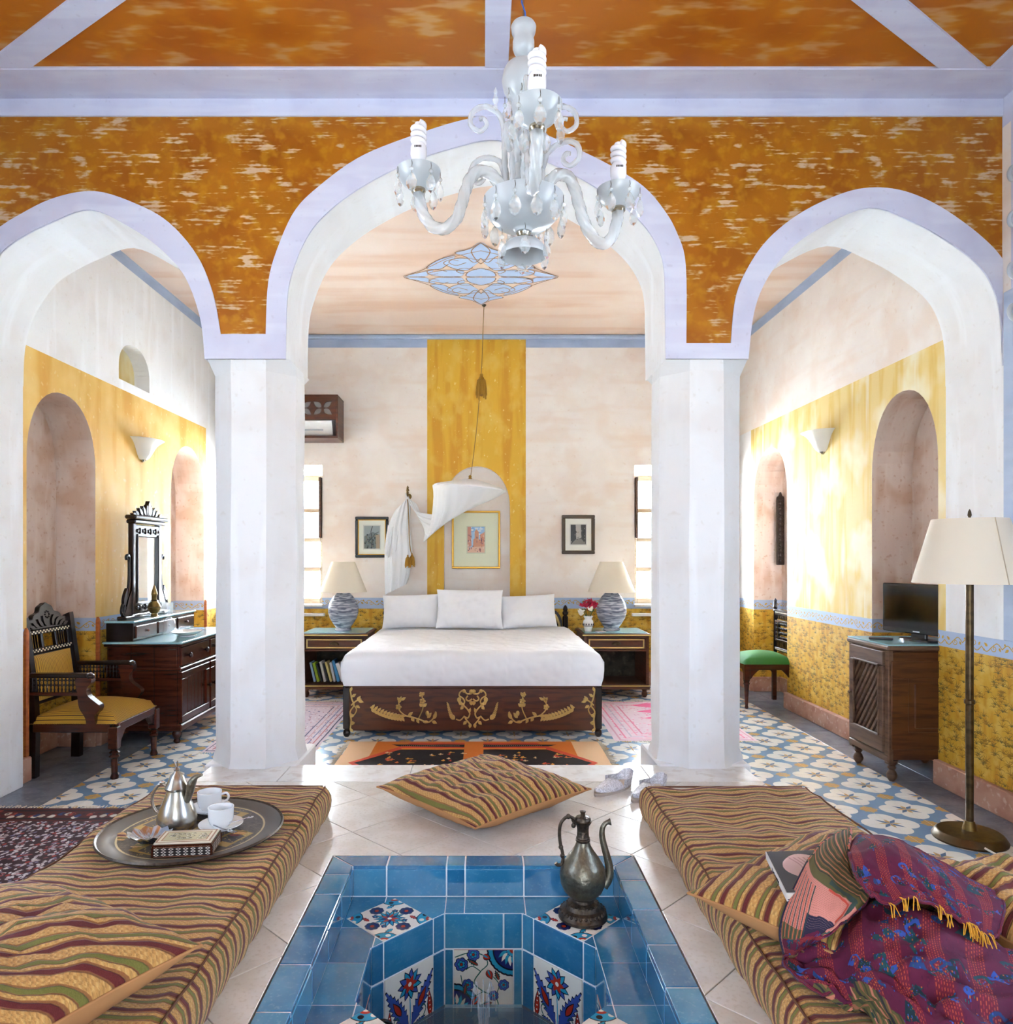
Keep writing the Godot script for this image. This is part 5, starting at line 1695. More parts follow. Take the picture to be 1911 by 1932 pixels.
func bed() -> void:
	var o := thing("bed", "wide dark wooden bed with gilt carved sprays on its footboard", "bed", V(-0.079, 0, 6.14))
	var m := MB.new()
	m.box(Vector3(0, 0.201, 0.975), Vector3(1.78, 0.31, 0.03), 0.004)
	var fb := part(m, "footboard", M.walnut, o)
	m = MB.new(); m.box(Vector3(0, 0.36, 0.972), Vector3(1.84, 0.02, 0.05), 0.006)
	part(m, "top_rail", M.walnut, fb)
	for s in [-1.0, 1.0]:
		m = MB.new()
		m.box(Vector3(s * 0.908, 0.215, 0.972), Vector3(0.046, 0.31, 0.05), 0.004)
		part(m, "corner_post", M.ebony, o)
		m = MB.new()
		turned(m, Vector3(s * 0.908, 0, 0.972), [[0.0, 0.0], [0.014, 0.0], [0.024, 0.012], [0.027, 0.027], [0.023, 0.044], [0.016, 0.052], [0.02, 0.06], [0.0, 0.062]])
		part(m, "foot", M.ebony, o)
		m = MB.new(); m.box(Vector3(s * 0.908, 0.04, -0.94), Vector3(0.05, 0.08, 0.05), 0.004)
		part(m, "foot", M.ebony, o)
		m = MB.new(); m.box(Vector3(s * 0.905, 0.22, 0.0), Vector3(0.03, 0.24, 1.92), 0.004)
		part(m, "side_rail", M.walnut, o)
	# headboard: shaped panel with a gilt moulding, turned posts
	m = MB.new()
	var top := spl([-0.86, 0.66, -0.80, 0.76, -0.62, 0.80, -0.4, 0.83, -0.15, 0.86, 0.0, 0.87, 0.15, 0.86, 0.4, 0.83, 0.62, 0.80, 0.80, 0.76, 0.86, 0.66], 5)
	var hp := PackedVector2Array([Vector2(0.86, 0.2), Vector2(-0.86, 0.2)]); hp.append_array(top)
	m.prism(hp, -0.985, -0.955)
	var hb := part(m, "headboard", M.ebony, o)
	m = MB.new()
	var pt := []
	for q in top: pt.append(Vector3(q.x * 0.965, q.y - 0.03, -0.95))
	m.tube([Vector3(-0.83, 0.3, -0.95)] + pt + [Vector3(0.83, 0.3, -0.95)], 0.014, 8)
	part(m, "gilt_moulding", M.cream_gilt, hb)
	for s in [-1.0, 1.0]:
		m = MB.new()
		turned(m, Vector3(s * 0.892, 0, -0.965), [[0.0, 0.07], [0.028, 0.07], [0.028, 0.70], [0.018, 0.715], [0.028, 0.73], [0.03, 0.745], [0.02, 0.76], [0.024, 0.775], [0.018, 0.80], [0.008, 0.815], [0.0, 0.818]])
		part(m, "head_post", M.ebony, o)
	# gilt carvings
	var k := 0.003822
	var g := func(px: float, py: float, dz := 0.0) -> Vector3: return Vector3((px - 891.0) * k, 1.3 - (py - 1050.0) * k, 0.992 + dz)
	for s in [-1.0, 1.0]:
		var T := Transform3D(Basis.from_scale(Vector3(-s, 1, 1)), Vector3.ZERO)   # drawn for the left side
		m = MB.new()
		var leaf := func(m: MB, px: float, py: float, l: float, w: float, a: float) -> void:
			var c: Vector3 = g.call(px, py)
			var p := leafp(0, 0, l * k, w * k, a)
			m.prism(p, 0.0, 0.009, T * Transform3D(Basis(), c), 0.0022, false)
		var stem := func(m: MB, pts: Array, r: float) -> void:
			var q := []
			for e in spl(pts, 4): q.append(T * g.call(e.x, e.y, 0.003))
			m.tube(q, r, 6)
		stem.call(m, [699, 1333, 720, 1348, 745, 1352, 765, 1350, 790, 1356, 806, 1362, 816, 1356, 822, 1342], 0.006)
		stem.call(m, [765, 1350, 754, 1340, 752, 1328, 757, 1314], 0.005)
		stem.call(m, [790, 1354, 797, 1338, 798, 1324, 795, 1310], 0.005)
		for e in 11:
			var x := 701.0 + e * 5.6; var y := 1336.0 + 16.0 * (1.0 - pow(1.0 - e / 10.0, 2))
			leaf.call(m, x, y, 10, 2.6, 0.9 - e * 0.05); leaf.call(m, x, y, 10, 2.6, -0.9)
		for e in [[752, 1333, 6], [797, 1322, 6], [795, 1310, 5]]:
			var c: Vector3 = T * g.call(e[0], e[1], 0.006)
			for q in 5: m.ball(c + Vector3(cos(q * 1.257), sin(q * 1.257), 0) * e[2] * k * 0.6, Vector3(1, 1, 0.7) * e[2] * k * 0.42, 6, 4)
		for e in [[752, 1326, 14, 3.2, 1.2], [755, 1322, 9, 2.6, 2.2], [757, 1320, 10, 2.6, 0.5], [797, 1332, 8, 3, 2.4], [798, 1332, 9, 3, 0.6], [770, 1350, 12, 3, 0.7], [776, 1353, 9, 3, -0.9], [806, 1354, 13, 3.4, 0.9], [818, 1356, 15, 3.6, 1.2], [815, 1360, 10, 3, -0.4], [795, 1312, 8, 3, 1.9], [796, 1312, 8, 3, 1.0], [786, 1356, 9, 2.6, -1.0]]:
			leaf.call(m, e[0], e[1], e[2], e[3], e[4])
		m.ball(T * g.call(806, 1345, 0.006), Vector3(0.014, 0.02, 0.008), 8, 5)
		m.ball(T * g.call(803, 1361, 0.006), Vector3(0.02, 0.011, 0.008), 8, 5)
		part(m, "gilt_spray", M.gilt, fb)
		# corner piece
		m = MB.new()
		stem.call(m, [661, 1375, 663, 1358, 661, 1342, 668, 1330, 664, 1318, 661, 1302], 0.006)
		stem.call(m, [663, 1330, 672, 1322, 682, 1318], 0.006)
		stem.call(m, [661, 1345, 668, 1348, 673, 1338, 668, 1330], 0.005)
		for e in [[661, 1304, 10, 2.8, 1.2], [664, 1314, 10, 2.8, 0.6], [674, 1321, 11, 3, 0.9], [676, 1321, 11, 2.8, -0.3], [672, 1330, 9, 2.6, -0.6], [662, 1352, 9, 2.6, 0.6], [662, 1360, 9, 2.6, -0.6], [662, 1366, 9, 2.6, 0.5], [661, 1374, 8, 2.4, -0.8]]:
			leaf.call(m, e[0], e[1], e[2], e[3], e[4])
		part(m, "gilt_corner_piece", M.gilt, fb)
		# half of the middle piece
		m = MB.new()
		stem.call(m, [889, 1308, 880, 1308, 875, 1302, 868, 1305, 866, 1312, 872, 1316, 876, 1322, 874, 1330], 0.006)
		stem.call(m, [874, 1330, 882, 1338, 886, 1346, 882, 1354, 877, 1352, 880, 1358, 887, 1366], 0.006)
		stem.call(m, [876, 1350, 868, 1358, 860, 1356], 0.005)
		stem.call(m, [890, 1318, 884, 1322, 879, 1318, 882, 1312], 0.006)
		for e in [[866, 1314, 12, 4, -1.6], [872, 1328, 9, 3.4, 2.6], [874, 1332, 8, 3, -2.4], [884, 1344, 10, 2.6, 1.2], [858, 1356, 14, 4.4, 2.4], [880, 1360, 9, 3, -2.4], [887, 1364, 9, 3, -1.7], [889, 1322, 8, 4, -1.6]]:
			leaf.call(m, e[0], e[1], e[2], e[3], e[4])
		for e in [[875, 1303, 3.6], [889, 1304, 4.6], [872, 1328, 3.4]]:
			m.ball(T * g.call(e[0], e[1], 0.006), Vector3(1, 1, 0.6) * e[2] * k, 8, 5)
		for q in 30:   # ear of grain
			var u := (q / 3) / 10.0
			m.ball(T * g.call(853.0 - u * 13.0 + (q % 3 - 1) * 3.4 * (1.0 - u * 0.7) + u * u * 4, 1352.0 - u * 30.0 + (q % 3) * 1.5, 0.004), Vector3(1, 1, 0.6) * 1.7 * k * (1.0 - u * 0.3), 6, 4)
		part(m, "gilt_centre_piece", M.gilt, fb)
	# mattress in its sheet
	m = MB.new()
	var W := 0.945; var z0 := -0.93; var z1 := 1.02; var H := 0.245; var R := 0.085
	var ro := []
	var n := 40
	var nf := FastNoiseLite.new(); nf.seed = 6; nf.frequency = 0.9
	var lim := R * PI / 2 + (H - R) 
	for i in n + 1:
		var row := []
		for j in n + 1:
			var s := (float(j) / n * 2 - 1) * (W - R + lim); var tt := lerpf(z0 + R - lim, z1 - R + lim, float(i) / n)
			var cx := clampf(s, -W + R, W - R); var cz := clampf(tt, z0 + R, z1 - R)
			var ex := s - cx; var ez := tt - cz
			var off := func(e: float) -> Vector2:
				var ae := absf(e)
				if ae < R * PI / 2: return Vector2(R * sin(ae / R) * signf(e), R * (1 - cos(ae / R)))
				return Vector2(R * signf(e), R + ae - R * PI / 2)
			var ox: Vector2 = off.call(ex); var oz: Vector2 = off.call(ez)
			var drop := maxf(ox.y, oz.y)
			var tuck := 0.02 * pow(drop / H, 4.0)
			row.append(Vector3(cx + ox.x - signf(ox.x) * tuck, 0.37 + H - drop + nf.get_noise_2d(cx * 3, cz * 3) * 0.008 * (1.0 - drop / H), cz + oz.x - signf(oz.x) * tuck))
		ro.append(row)
	m.sheet(ro, 1, 1, true)
	var mat := solo(m, "mattress", M.linen, "thick white-sheeted mattress lying on the dark wooden bed", "mattress")
	mat.position = V(-0.079, 0, 6.14)
	# pillows stood against the headboard
	var labs := ["white pillow on the bed nearer the air conditioner", "largest white pillow, in the middle of the bed", "white pillow on the bed nearer the vase of flowers"]
	for e in [[0, -0.69, 0.54, 0.33], [1, -0.13, 0.63, 0.385], [2, 0.425, 0.53, 0.325]]:
		var P := pillow(e[2], e[3], 0.17, 20, 0.05, 30 + e[0], 0.006)
		m = MB.new(); m.sheet(P[0]); m.sheet(P[1], 1, 1, true)
		var q := solo(m, "bed_pillow", M.linen, labs[e[0]], "pillow", "pillows on the bed")
		q.transform = xf(V(e[1], 0.625 + e[3] * 0.47, 6.80 - (0.06 if e[0] == 1 else 0.0)), 0.0, -0.38, [0.03, -0.01, 0.05][e[0]])

func bedside() -> void:
	for s in 2:
		var x := -1.375 if s == 0 else 1.225
		var o := thing("nightstand", "brown wooden nightstand holding a row of books" if s == 0 else "brown wooden nightstand with an empty shelf, under the vase of flowers", "nightstand", V(x, 0, 6.84), 0, "nightstands beside the bed")
		var W := 0.60; var D := 0.50
		var m := MB.new()
		m.box(Vector3(0, 0.578, 0), Vector3(W + 0.03, 0.022, D + 0.03), 0.005)
		var tp := part(m, "top", M.nightstand, o)
		m = MB.new(); m.box(Vector3(0, 0.576, D / 2 + 0.017), Vector3(W + 0.03, 0.012, 0.006), 0.002)
		part(m, "gilt_edge", M.cream_gilt, tp)
		m = MB.new(); m.box(Vector3(0, 0.593, 0), Vector3(W - 0.02, 0.007, D - 0.02), 0.002)
		part(m, "glass_sheet", M.tabletop, tp)
		m = MB.new()
		for q in [-1.0, 1.0]: m.box(Vector3(q * (W / 2 - 0.0135), 0.33, 0), Vector3(0.027, 0.474, D), 0.003)
		m.box(Vector3(0, 0.436, 0.01), Vector3(W - 0.05, 0.018, D - 0.02), 0.002)
		m.box(Vector3(0, 0.556, 0.0), Vector3(W - 0.05, 0.018, D - 0.02), 0.002)
		m.box(Vector3(0, 0.11, 0), Vector3(W - 0.05, 0.022, D - 0.01), 0.002)
		part(m, "body", M.nightstand, o)
		m = MB.new(); m.box(Vector3(0, 0.33, -D / 2 + 0.012), Vector3(W - 0.054, 0.45, 0.01))
		part(m, "back_panel", M.backboard, o)
		m = MB.new(); m.box(Vector3(0, 0.09, 0.0), Vector3(W + 0.014, 0.028, D + 0.014), 0.005)
		var bs := part(m, "base", M.nightstand, o)
		m = MB.new(); m.box(Vector3(0, 0.108, D / 2 + 0.006), Vector3(W + 0.016, 0.01, 0.006), 0.002)
		part(m, "gilt_edge", M.cream_gilt, bs)
		m = MB.new(); m.box(Vector3(0, 0.497, D / 2 - 0.014), Vector3(W - 0.062, 0.096, 0.024), 0.003)
		var dr := part(m, "drawer", M.nightstand, o)
		m = MB.new()
		for e in [[0, 0.534, W - 0.09, 0.012], [0, 0.46, W - 0.09, 0.012], [-(W / 2 - 0.05), 0.497, 0.012, 0.086], [W / 2 - 0.05, 0.497, 0.012, 0.086]]: m.box(Vector3(e[0], e[1], D / 2), Vector3(e[2], e[3], 0.008), 0.002)
		part(m, "gilt_frame", M.cream_gilt, dr)
		m = MB.new()
		m.lathe([[0.045, 0.0], [0.042, 0.012], [0.03, 0.022], [0.0, 0.026]], 12, Transform3D(Basis(Vector3.RIGHT, PI / 2), Vector3(0, 0.485, D / 2)) * Transform3D(Basis.from_scale(Vector3(1, 1, 0.75)), Vector3.ZERO), 0.75, PI, TAU)
		part(m, "cup_handle", M.bronze, dr)
		for fx in [-1.0, 1.0]:
			for fz in [-1.0, 1.0]:
				m = MB.new()
				turned(m, Vector3(fx * (W / 2 - 0.035), 0, fz * (D / 2 - 0.035)), [[0.0, 0.0], [0.016, 0.0], [0.026, 0.018], [0.028, 0.034], [0.02, 0.056], [0.026, 0.07], [0.026, 0.078], [0.0, 0.078]])
				part(m, "foot", M.nightstand, o)
		# table lamp
		var lx := -1.335 if s == 0 else 1.22
		var l := thing("table_lamp", "grey ceramic lamp with cream shade, nearer the air conditioner" if s == 0 else "grey ceramic lamp with cream shade, next to the vase of flowers", "table lamp", V(lx, 0.597, 6.82), 0, "bedside lamps")
		m = MB.new()
		m.lathe([[0.0, 0.0], [0.075, 0.0], [0.078, 0.012], [0.07, 0.03], [0.092, 0.06], [0.126, 0.115], [0.142, 0.17], [0.14, 0.22], [0.122, 0.275], [0.09, 0.325], [0.055, 0.362], [0.03, 0.378], [0.0, 0.382]], 32)
		part(m, "ceramic_body", M.ceramic, l)
		m = MB.new(); m.lathe([[0.016, 0.36], [0.016, 0.44], [0.02, 0.45], [0.0, 0.46]], 12)
		part(m, "neck", M.brass, l)
		m = MB.new()
		m.lathe([[0.223, 0.366], [0.108, 0.653], [0.105, 0.653], [0.22, 0.366], [0.223, 0.366]], 40)
		part(m, "shade", M.shade, l)
		m = MB.new(); m.ball(Vector3(0, 0.5, 0), Vector3(0.028, 0.045, 0.028), 12, 8)
		part(m, "bulb", M.bulb, l)
	# books leaning on the lower shelf
	var cols := [c8(158, 196, 226), c8(150, 186, 24), c8(30, 34, 46), c8(230, 226, 220), c8(40, 44, 50), c8(226, 208, 130), c8(236, 236, 236), c8(60, 140, 190), c8(238, 236, 232)]
	var bl := ["pale blue paperback leaning on the nightstand shelf", "green paperback leaning on the nightstand shelf", "black paperback beside the green one on the nightstand shelf", "ivory paperback between two black ones on the nightstand shelf", "thin black paperback in the middle of the row of books", "tan paperback on the nightstand shelf", "white paperback on the nightstand shelf", "blue paperback near the end of the row of books", "thick white paperback at the end of the row of books"]
	var bx := -1.588
	for i in 9:
		var m := MB.new()
		var h: float = [0.185, 0.18, 0.172, 0.19, 0.176, 0.19, 0.182, 0.205, 0.178][i]
		var th: float = [0.02, 0.024, 0.014, 0.022, 0.014, 0.02, 0.022, 0.026, 0.036][i]
		var tt := xf(V(bx, 0.1225, 6.70), 0.0, 0.0, 0.22 + 0.03 * (i % 3) if i < 8 else 0.31)
		m.box(Vector3(th / 2, h / 2 + 0.004, -0.06), Vector3(th, h, 0.13), 0.001, tt)
		solo(m, "book", plain(cols[i], 0.5), bl[i], "book", "books in the nightstand")
		bx += th + 0.012
	# vase of flowers
	var v := thing("flower_vase", "small white vase with a dark patterned band on the nightstand", "vase", V(0.985, 0.597, 6.73))
	var m := MB.new()
	m.lathe([[0.0, 0.0], [0.032, 0.0], [0.036, 0.02], [0.042, 0.045], [0.05, 0.075], [0.046, 0.1], [0.034, 0.112], [0.034, 0.12], [0.044, 0.138], [0.046, 0.145], [0.04, 0.14], [0.03, 0.12], [0.0, 0.11]], 24)
	part(m, "body", M.porcelain, v)
	m = MB.new()
	for k in 12:
		var a := TAU * k / 12
		m.ball(Vector3(cos(a) * 0.0495, 0.068, sin(a) * 0.0495), Vector3(0.006, 0.01, 0.006), 6, 4)
	m.lathe([[0.0512, 0.05], [0.0515, 0.053], [0.0512, 0.056]], 24)
	part(m, "painted_band", plain(c8(52, 50, 52), 0.4), v)
	var bq := thing("bougainvillea_bouquet", "bunch of magenta bougainvillea in the white vase", "flowers", V(0.985, 0.72, 6.73))
	var fm := MB.new()
	for k in 3:
		var a := TAU * k / 3
		var p := []
		for i in 5:
			var row := []
			for j in 5:
				var u := j / 4.0 * 2 - 1; var t := i / 4.0
				var w := 0.016 * sin(PI * pow(t, 0.7) * 0.98 + 0.02)
				var q := Vector3(u * w, 0.006 + 0.012 * t * t * 1.2 + 0.004 * u * u, 0.034 * t)
				row.append(q.rotated(Vector3.UP, a))
			p.append(row)
		fm.sheet(p)
	var fmesh := fm.mesh(M.flower)
	var rng := RandomNumberGenerator.new(); rng.seed = 12
	for i in 26:
		var a := rng.randf() * TAU; var e := rng.randf_range(0.1, 1.4)
		var r := rng.randf_range(0.055, 0.085)
		var c := Vector3(cos(a) * cos(e) * r * 1.05, 0.075 + sin(e) * r, sin(a) * cos(e) * r)
		put(fmesh, "blossom", bq, Transform3D(Basis.from_euler(Vector3(rng.randf_range(-1.2, 1.2), rng.randf() * TAU, rng.randf_range(-1.2, 1.2))), c))
	var wmesh := fm.mesh(M.petal_white)
	for c in [Vector3(-0.085, 0.045, 0.02), Vector3(-0.07, 0.06, 0.04), Vector3(-0.078, 0.035, 0.035), Vector3(0.01, 0.085, 0.075)]:
		put(wmesh, "pale_blossom", bq, Transform3D(Basis.from_euler(Vector3(0.8, c.x * 40, 0.4)), c))
	m = MB.new()
	for i in 9:
		var a := TAU * i / 9
		m.tube([Vector3(cos(a) * 0.012, -0.02, sin(a) * 0.012), Vector3(cos(a) * 0.03, 0.04, sin(a) * 0.03), Vector3(cos(a) * 0.06, 0.09, sin(a) * 0.06)], 0.0022, 5)
	part(m, "stems", M.stem, bq)
	for i in 10:
		m = MB.new()
		var a := rng.randf() * TAU
		m.prism(leafp(0, 0, 0.045, 0.012, 0.0), 0.0, 0.0012, Transform3D(Basis.from_euler(Vector3(-1.2, a, 0.2)), Vector3(cos(a) * 0.03, 0.05 + 0.03 * rng.randf(), -sin(a) * 0.03)))
		part(m, "leaf", M.stem, bq)
	m = MB.new(); m.box(Vector3(0, 0.004, 0), Vector3(0.09, 0.008, 0.05), 0.001)
	var card := solo(m, "note_card", M.porcelain, "small white card lying by the vase of flowers", "card")
	card.transform = xf(V(1.09, 0.597, 6.66), 0.3)

func framed(called: String, label: String, at: Vector3, w: float, h: float, fr: Material, mat: Color, pw: float, ph: float, view: Material, border: float, inner: Material = null) -> void:
	var o := thing(called, label, "picture", at, 0, "framed pictures over the bed")
	var m := MB.new()
	for e in [[0, h / 2 - border / 2, w, border], [0, -h / 2 + border / 2, w, border], [-w / 2 + border / 2, 0, border, h - 2 * border], [w / 2 - border / 2, 0, border, h - 2 * border]]:
		m.box(Vector3(e[0], e[1], 0.014), Vector3(e[2], e[3], 0.028), 0.005)
	var f := part(m, "frame", fr, o)
	if inner:
		m = MB.new()
		var b := border * 0.3
		for e in [[0, h / 2 - border, w - 2 * border + b, b], [0, -h / 2 + border, w - 2 * border + b, b], [-w / 2 + border, 0, b, h - 2 * border], [w / 2 - border, 0, b, h - 2 * border]]:
			m.box(Vector3(e[0], e[1], 0.016), Vector3(e[2], e[3], 0.02), 0.002)
		part(m, "gilt_slip", inner, f)
	m = MB.new(); m.box(Vector3(0, 0, 0.006), Vector3(w - border, h - border, 0.006))
	part(m, "mount", plain(mat, 0.8), o)
	m = MB.new(); m.box(Vector3(0, 0, 0.0095), Vector3(pw + 0.02, ph + 0.02, 0.002))
	part(m, "inner_mount", plain(mat.darkened(0.1), 0.8), o)
	m = MB.new(); m.quad(Vector3(-pw / 2, -ph / 2, 0.0112), Vector3(pw / 2, -ph / 2, 0.0112), Vector3(pw / 2, ph / 2, 0.0112), Vector3(-pw / 2, ph / 2, 0.0112), Vector3.BACK)
	part(m, "view", view, o)

func on_the_back_wall() -> void:
	framed("framed_print", "small black and gilt framed print of a garden, beside the hanging net", V(-1.132, 1.496, BACK - 0.002), 0.338, 0.414, M.black, c8(232, 236, 226), 0.16, 0.23, M.view_print0, 0.032, M.gold)
	framed("framed_print", "small brown framed print of an alley, above the vase of flowers", V(0.963, 1.523, BACK - 0.002), 0.334, 0.393, plain(c8(74, 56, 34), 0.4), c8(238, 236, 226), 0.155, 0.2, M.view_print1, 0.03, M.bronze)
	framed("framed_watercolour", "large gilt framed watercolour of a street in the arched recess", V(-0.076, 1.4725, BACK + 0.088), 0.497, 0.593, M.gold, c8(232, 234, 206), 0.175, 0.265, M.view_street, 0.02)
	# air conditioner in a fretwork box
	var o := thing("air_conditioner", "white air conditioner boxed in by dark fretwork panels", "air conditioner", V(-1.87, 2.455, BACK - 0.155))
	var m := MB.new()
	var W := 0.9
	m.box(Vector3(0, 0.415, 0), Vector3(W, 0.02, 0.3), 0.003)
	m.box(Vector3(0, 0.012, 0), Vector3(W, 0.024, 0.3), 0.003)
	for s in [-1.0, 1.0]: m.box(Vector3(s * (W / 2 - 0.01), 0.213, 0), Vector3(0.02, 0.38, 0.3), 0.003)
	part(m, "wooden_box", M.walnut, o)
	m = MB.new()
	var holes := []
	for c in [-0.3, -0.1, 0.1, 0.3]:
		for q in 4:
			var a: float = [0.62, PI - 0.62, PI + 0.62, -0.62][q]
			holes.append(leafp(c + cos(a) * 0.012, 0.295 + sin(a) * 0.012, 0.1, 0.026, a))
	board_with_holes(m, rect(-W / 2 + 0.02, 0.18, W / 2 - 0.02, 0.41), holes, 0.13, 0.145)
	part(m, "fretwork_panel", M.walnut, o)
	m = MB.new()
	m.box(Vector3(0, 0.27, -0.04), Vector3(W - 0.1, 0.24, 0.2), 0.02)
	var lo := spl([-0.14, 0.025, 0.06, 0.03, 0.1, 0.06, 0.12, 0.12, 0.125, 0.18, -0.14, 0.18], 4)
	m.prism(lo, -W / 2 + 0.06, W / 2 - 0.06, Transform3D(Basis(Vector3(0, 0, 1), Vector3.UP, Vector3(-1, 0, 0)), Vector3.ZERO))
	part(m, "unit", M.porcelain, o)
	m = MB.new(); m.box(Vector3(0, 0.085, 0.105), Vector3(W - 0.3, 0.012, 0.04), 0.003)
	part(m, "louver", plain(c8(170, 176, 180), 0.4), o)

func dressing_table() -> void:
	var o := thing("dresser", "dark mahogany dresser with pale top, drawers and panelled doors", "dresser", V(-2.352, 0, 5.47), PI / 2)
	var W := 1.06; var D := 0.53
	var m := MB.new()
	m.box(Vector3(0, 0.40, -0.005), Vector3(W - 0.03, 0.56, D - 0.03), 0.004)
	var body := part(m, "body", M.mahogany, o)
	for s in [-1.0, 1.0]:    # boards of the ends
		for k in 3:
			m = MB.new()
			var z := -0.005 + (k - 1) * (D - 0.05) / 3.0
			m.box(Vector3(s * (W / 2 - 0.012), 0.315, z), Vector3(0.012, 0.38, (D - 0.05) / 3.0 - 0.004), 0.002)
			part(m, "end_board", M.mahogany, body)
			m = MB.new()
			m.box(Vector3(s * (W / 2 - 0.012), 0.605, z), Vector3(0.012, 0.14, (D - 0.05) / 3.0 - 0.004), 0.002)
			part(m, "end_board", M.mahogany, body)
	m = MB.new()
	m.box(Vector3(0, 0.52, 0), Vector3(W, 0.022, D), 0.006)
	m.box(Vector3(0, 0.115, 0), Vector3(W + 0.01, 0.05, D + 0.01), 0.008)
	m.box(Vector3(0, 0.685, 0), Vector3(W + 0.01, 0.02, D + 0.01), 0.006)
	part(m, "mouldings", M.mahogany, o)
	m = MB.new(); m.box(Vector3(0, 0.702, 0), Vector3(W + 0.02, 0.014, D + 0.02), 0.003)
	part(m, "glass_top", M.tabletop, o)
	for c in [-1.0, 1.0]:
		m = MB.new(); m.box(Vector3(c * W / 4, 0.605, D / 2 - 0.012), Vector3(W / 2 - 0.03, 0.125, 0.02), 0.004)
		var dr := part(m, "drawer", M.mahogany, o)
		for q in [-1.0, 1.0]:
			m = MB.new(); m.lathe([[0.008, 0.0], [0.008, 0.01], [0.018, 0.016], [0.02, 0.024], [0.014, 0.032], [0.0, 0.035]], 12, Transform3D(Basis(Vector3.RIGHT, PI / 2), Vector3(c * W / 4 + q * 0.15, 0.605, D / 2)))
			part(m, "knob", M.ebony, dr)
		m = MB.new()
		var cx: float = c * W / 4; var dw := W / 2 - 0.03
		for e in [[0, 0.475, dw, 0.05], [0, 0.17, dw, 0.05], [-dw / 2 + 0.03, 0.3225, 0.06, 0.26], [dw / 2 - 0.03, 0.3225, 0.06, 0.26]]: m.box(Vector3(cx + e[0], e[1], D / 2 - 0.012), Vector3(e[2], e[3], 0.024), 0.004)
		var door := part(m, "door", M.mahogany, o)
		for q in 6:
			m = MB.new(); m.box(Vector3(cx + (q - 2.5) * (dw - 0.12) / 6, 0.3225, D / 2 - 0.02), Vector3((dw - 0.12) / 6 - 0.003, 0.26, 0.012), 0.002)
			part(m, "panel_board", M.mahogany, door)
		m = MB.new(); m.lathe([[0.007, 0.0], [0.007, 0.01], [0.016, 0.016], [0.017, 0.024], [0.0, 0.032]], 12, Transform3D(Basis(Vector3.RIGHT, PI / 2), Vector3(c * 0.05, 0.33, D / 2)))
		part(m, "knob", M.ebony, door)
	for fx in [-1.0, 1.0]:
		for fz in [-1.0, 1.0]:
			m = MB.new(); turned(m, Vector3(fx * (W / 2 - 0.05), 0, fz * (D / 2 - 0.05)), [[0.0, 0.0], [0.016, 0.0], [0.024, 0.014], [0.018, 0.03], [0.03, 0.05], [0.034, 0.07], [0.024, 0.088], [0.03, 0.094], [0.0, 0.094]])
			part(m, "foot", M.mahogany, o)
	# drawer tier at the back
	m = MB.new(); m.box(Vector3(0, 0.775, -0.165), Vector3(W - 0.02, 0.13, 0.19), 0.004)
	var tier := part(m, "drawer_tier", M.ebony, o)
	m = MB.new(); m.box(Vector3(0, 0.846, -0.162), Vector3(W, 0.014, 0.21), 0.004)
	part(m, "tier_top", M.tabletop, tier)
	for q in 3:
		m = MB.new(); m.box(Vector3((q - 1) * 0.34, 0.772, -0.066), Vector3(0.31, 0.088, 0.014), 0.005)
		m.lathe([[0.005, 0.0], [0.012, 0.01], [0.0, 0.02]], 10, Transform3D(Basis(Vector3.RIGHT, PI / 2), Vector3((q - 1) * 0.34, 0.772, -0.058)))
		part(m, "small_drawer", M.mahogany, tier)
	# mirror standing on the tier
	var r := thing("dressing_mirror", "tall mirror in a carved dark frame on scrolled supports, standing on the dresser", "mirror", V(-2.535, 0.853, 5.37), PI / 2)
	m = MB.new()
	for s in [-1.0, 1.0]:
		m.box(Vector3(s * 0.205, 0.36, 0), Vector3(0.05, 0.66, 0.04), 0.006)
		m.box(Vector3(s * 0.168, 0.36, 0.008), Vector3(0.02, 0.5, 0.04), 0.006)
	m.box(Vector3(0, 0.075, 0), Vector3(0.42, 0.08, 0.036), 0.006)
	m.box(Vector3(0, 0.635, 0), Vector3(0.42, 0.09, 0.036), 0.006)
	part(m, "frame", M.ebony, r)
	m = MB.new()
	m.box(Vector3(0, 0.70, 0.01), Vector3(0.50, 0.03, 0.07), 0.008)
	m.box(Vector3(0, 0.732, 0.016), Vector3(0.54, 0.03, 0.085), 0.01)
	part(m, "cornice", M.ebony, r)
	m = MB.new()
	for q in 9:
		var u := (q - 4) * 0.042
		m.ball(Vector3(u, 0.635, 0.02), Vector3(0.017, 0.024 if q % 2 else 0.014, 0.01), 8, 5)
		m.ball(Vector3(u, 0.075, 0.02), Vector3(0.017, 0.022 if q % 2 else 0.013, 0.01), 8, 5)
	part(m, "carving", M.ebony, r)
	m = MB.new()
	for s in [-1.0, 1.0]:
		for e in [[0.02, 0.75, 0.085, 0.02, 1.35], [0.05, 0.75, 0.085, 0.02, 0.95], [0.1, 0.75, 0.075, 0.018, 0.75], [0.16, 0.748, 0.06, 0.016, 0.5], [0.2, 0.746, 0.05, 0.016, 0.2]]:
			m.prism(leafp(0, 0, e[2], e[3] * 0.8, e[4]), -0.012, 0.014, Transform3D(Basis.from_scale(Vector3(s, 1, 1)), Vector3(s * e[0], e[1], 0.016)))
		m.tube([Vector3(0, 0.76, 0.018)] + spl3([s * 0.06, 0.79, 0.018, s * 0.1, 0.8, 0.018, s * 0.12, 0.775, 0.018, s * 0.1, 0.762, 0.018], 4), 0.01, 6)
	m.prism(leafp(0, 0.748, 0.115, 0.026, PI / 2), 0.0, 0.032)
	part(m, "crest", M.ebony, r)
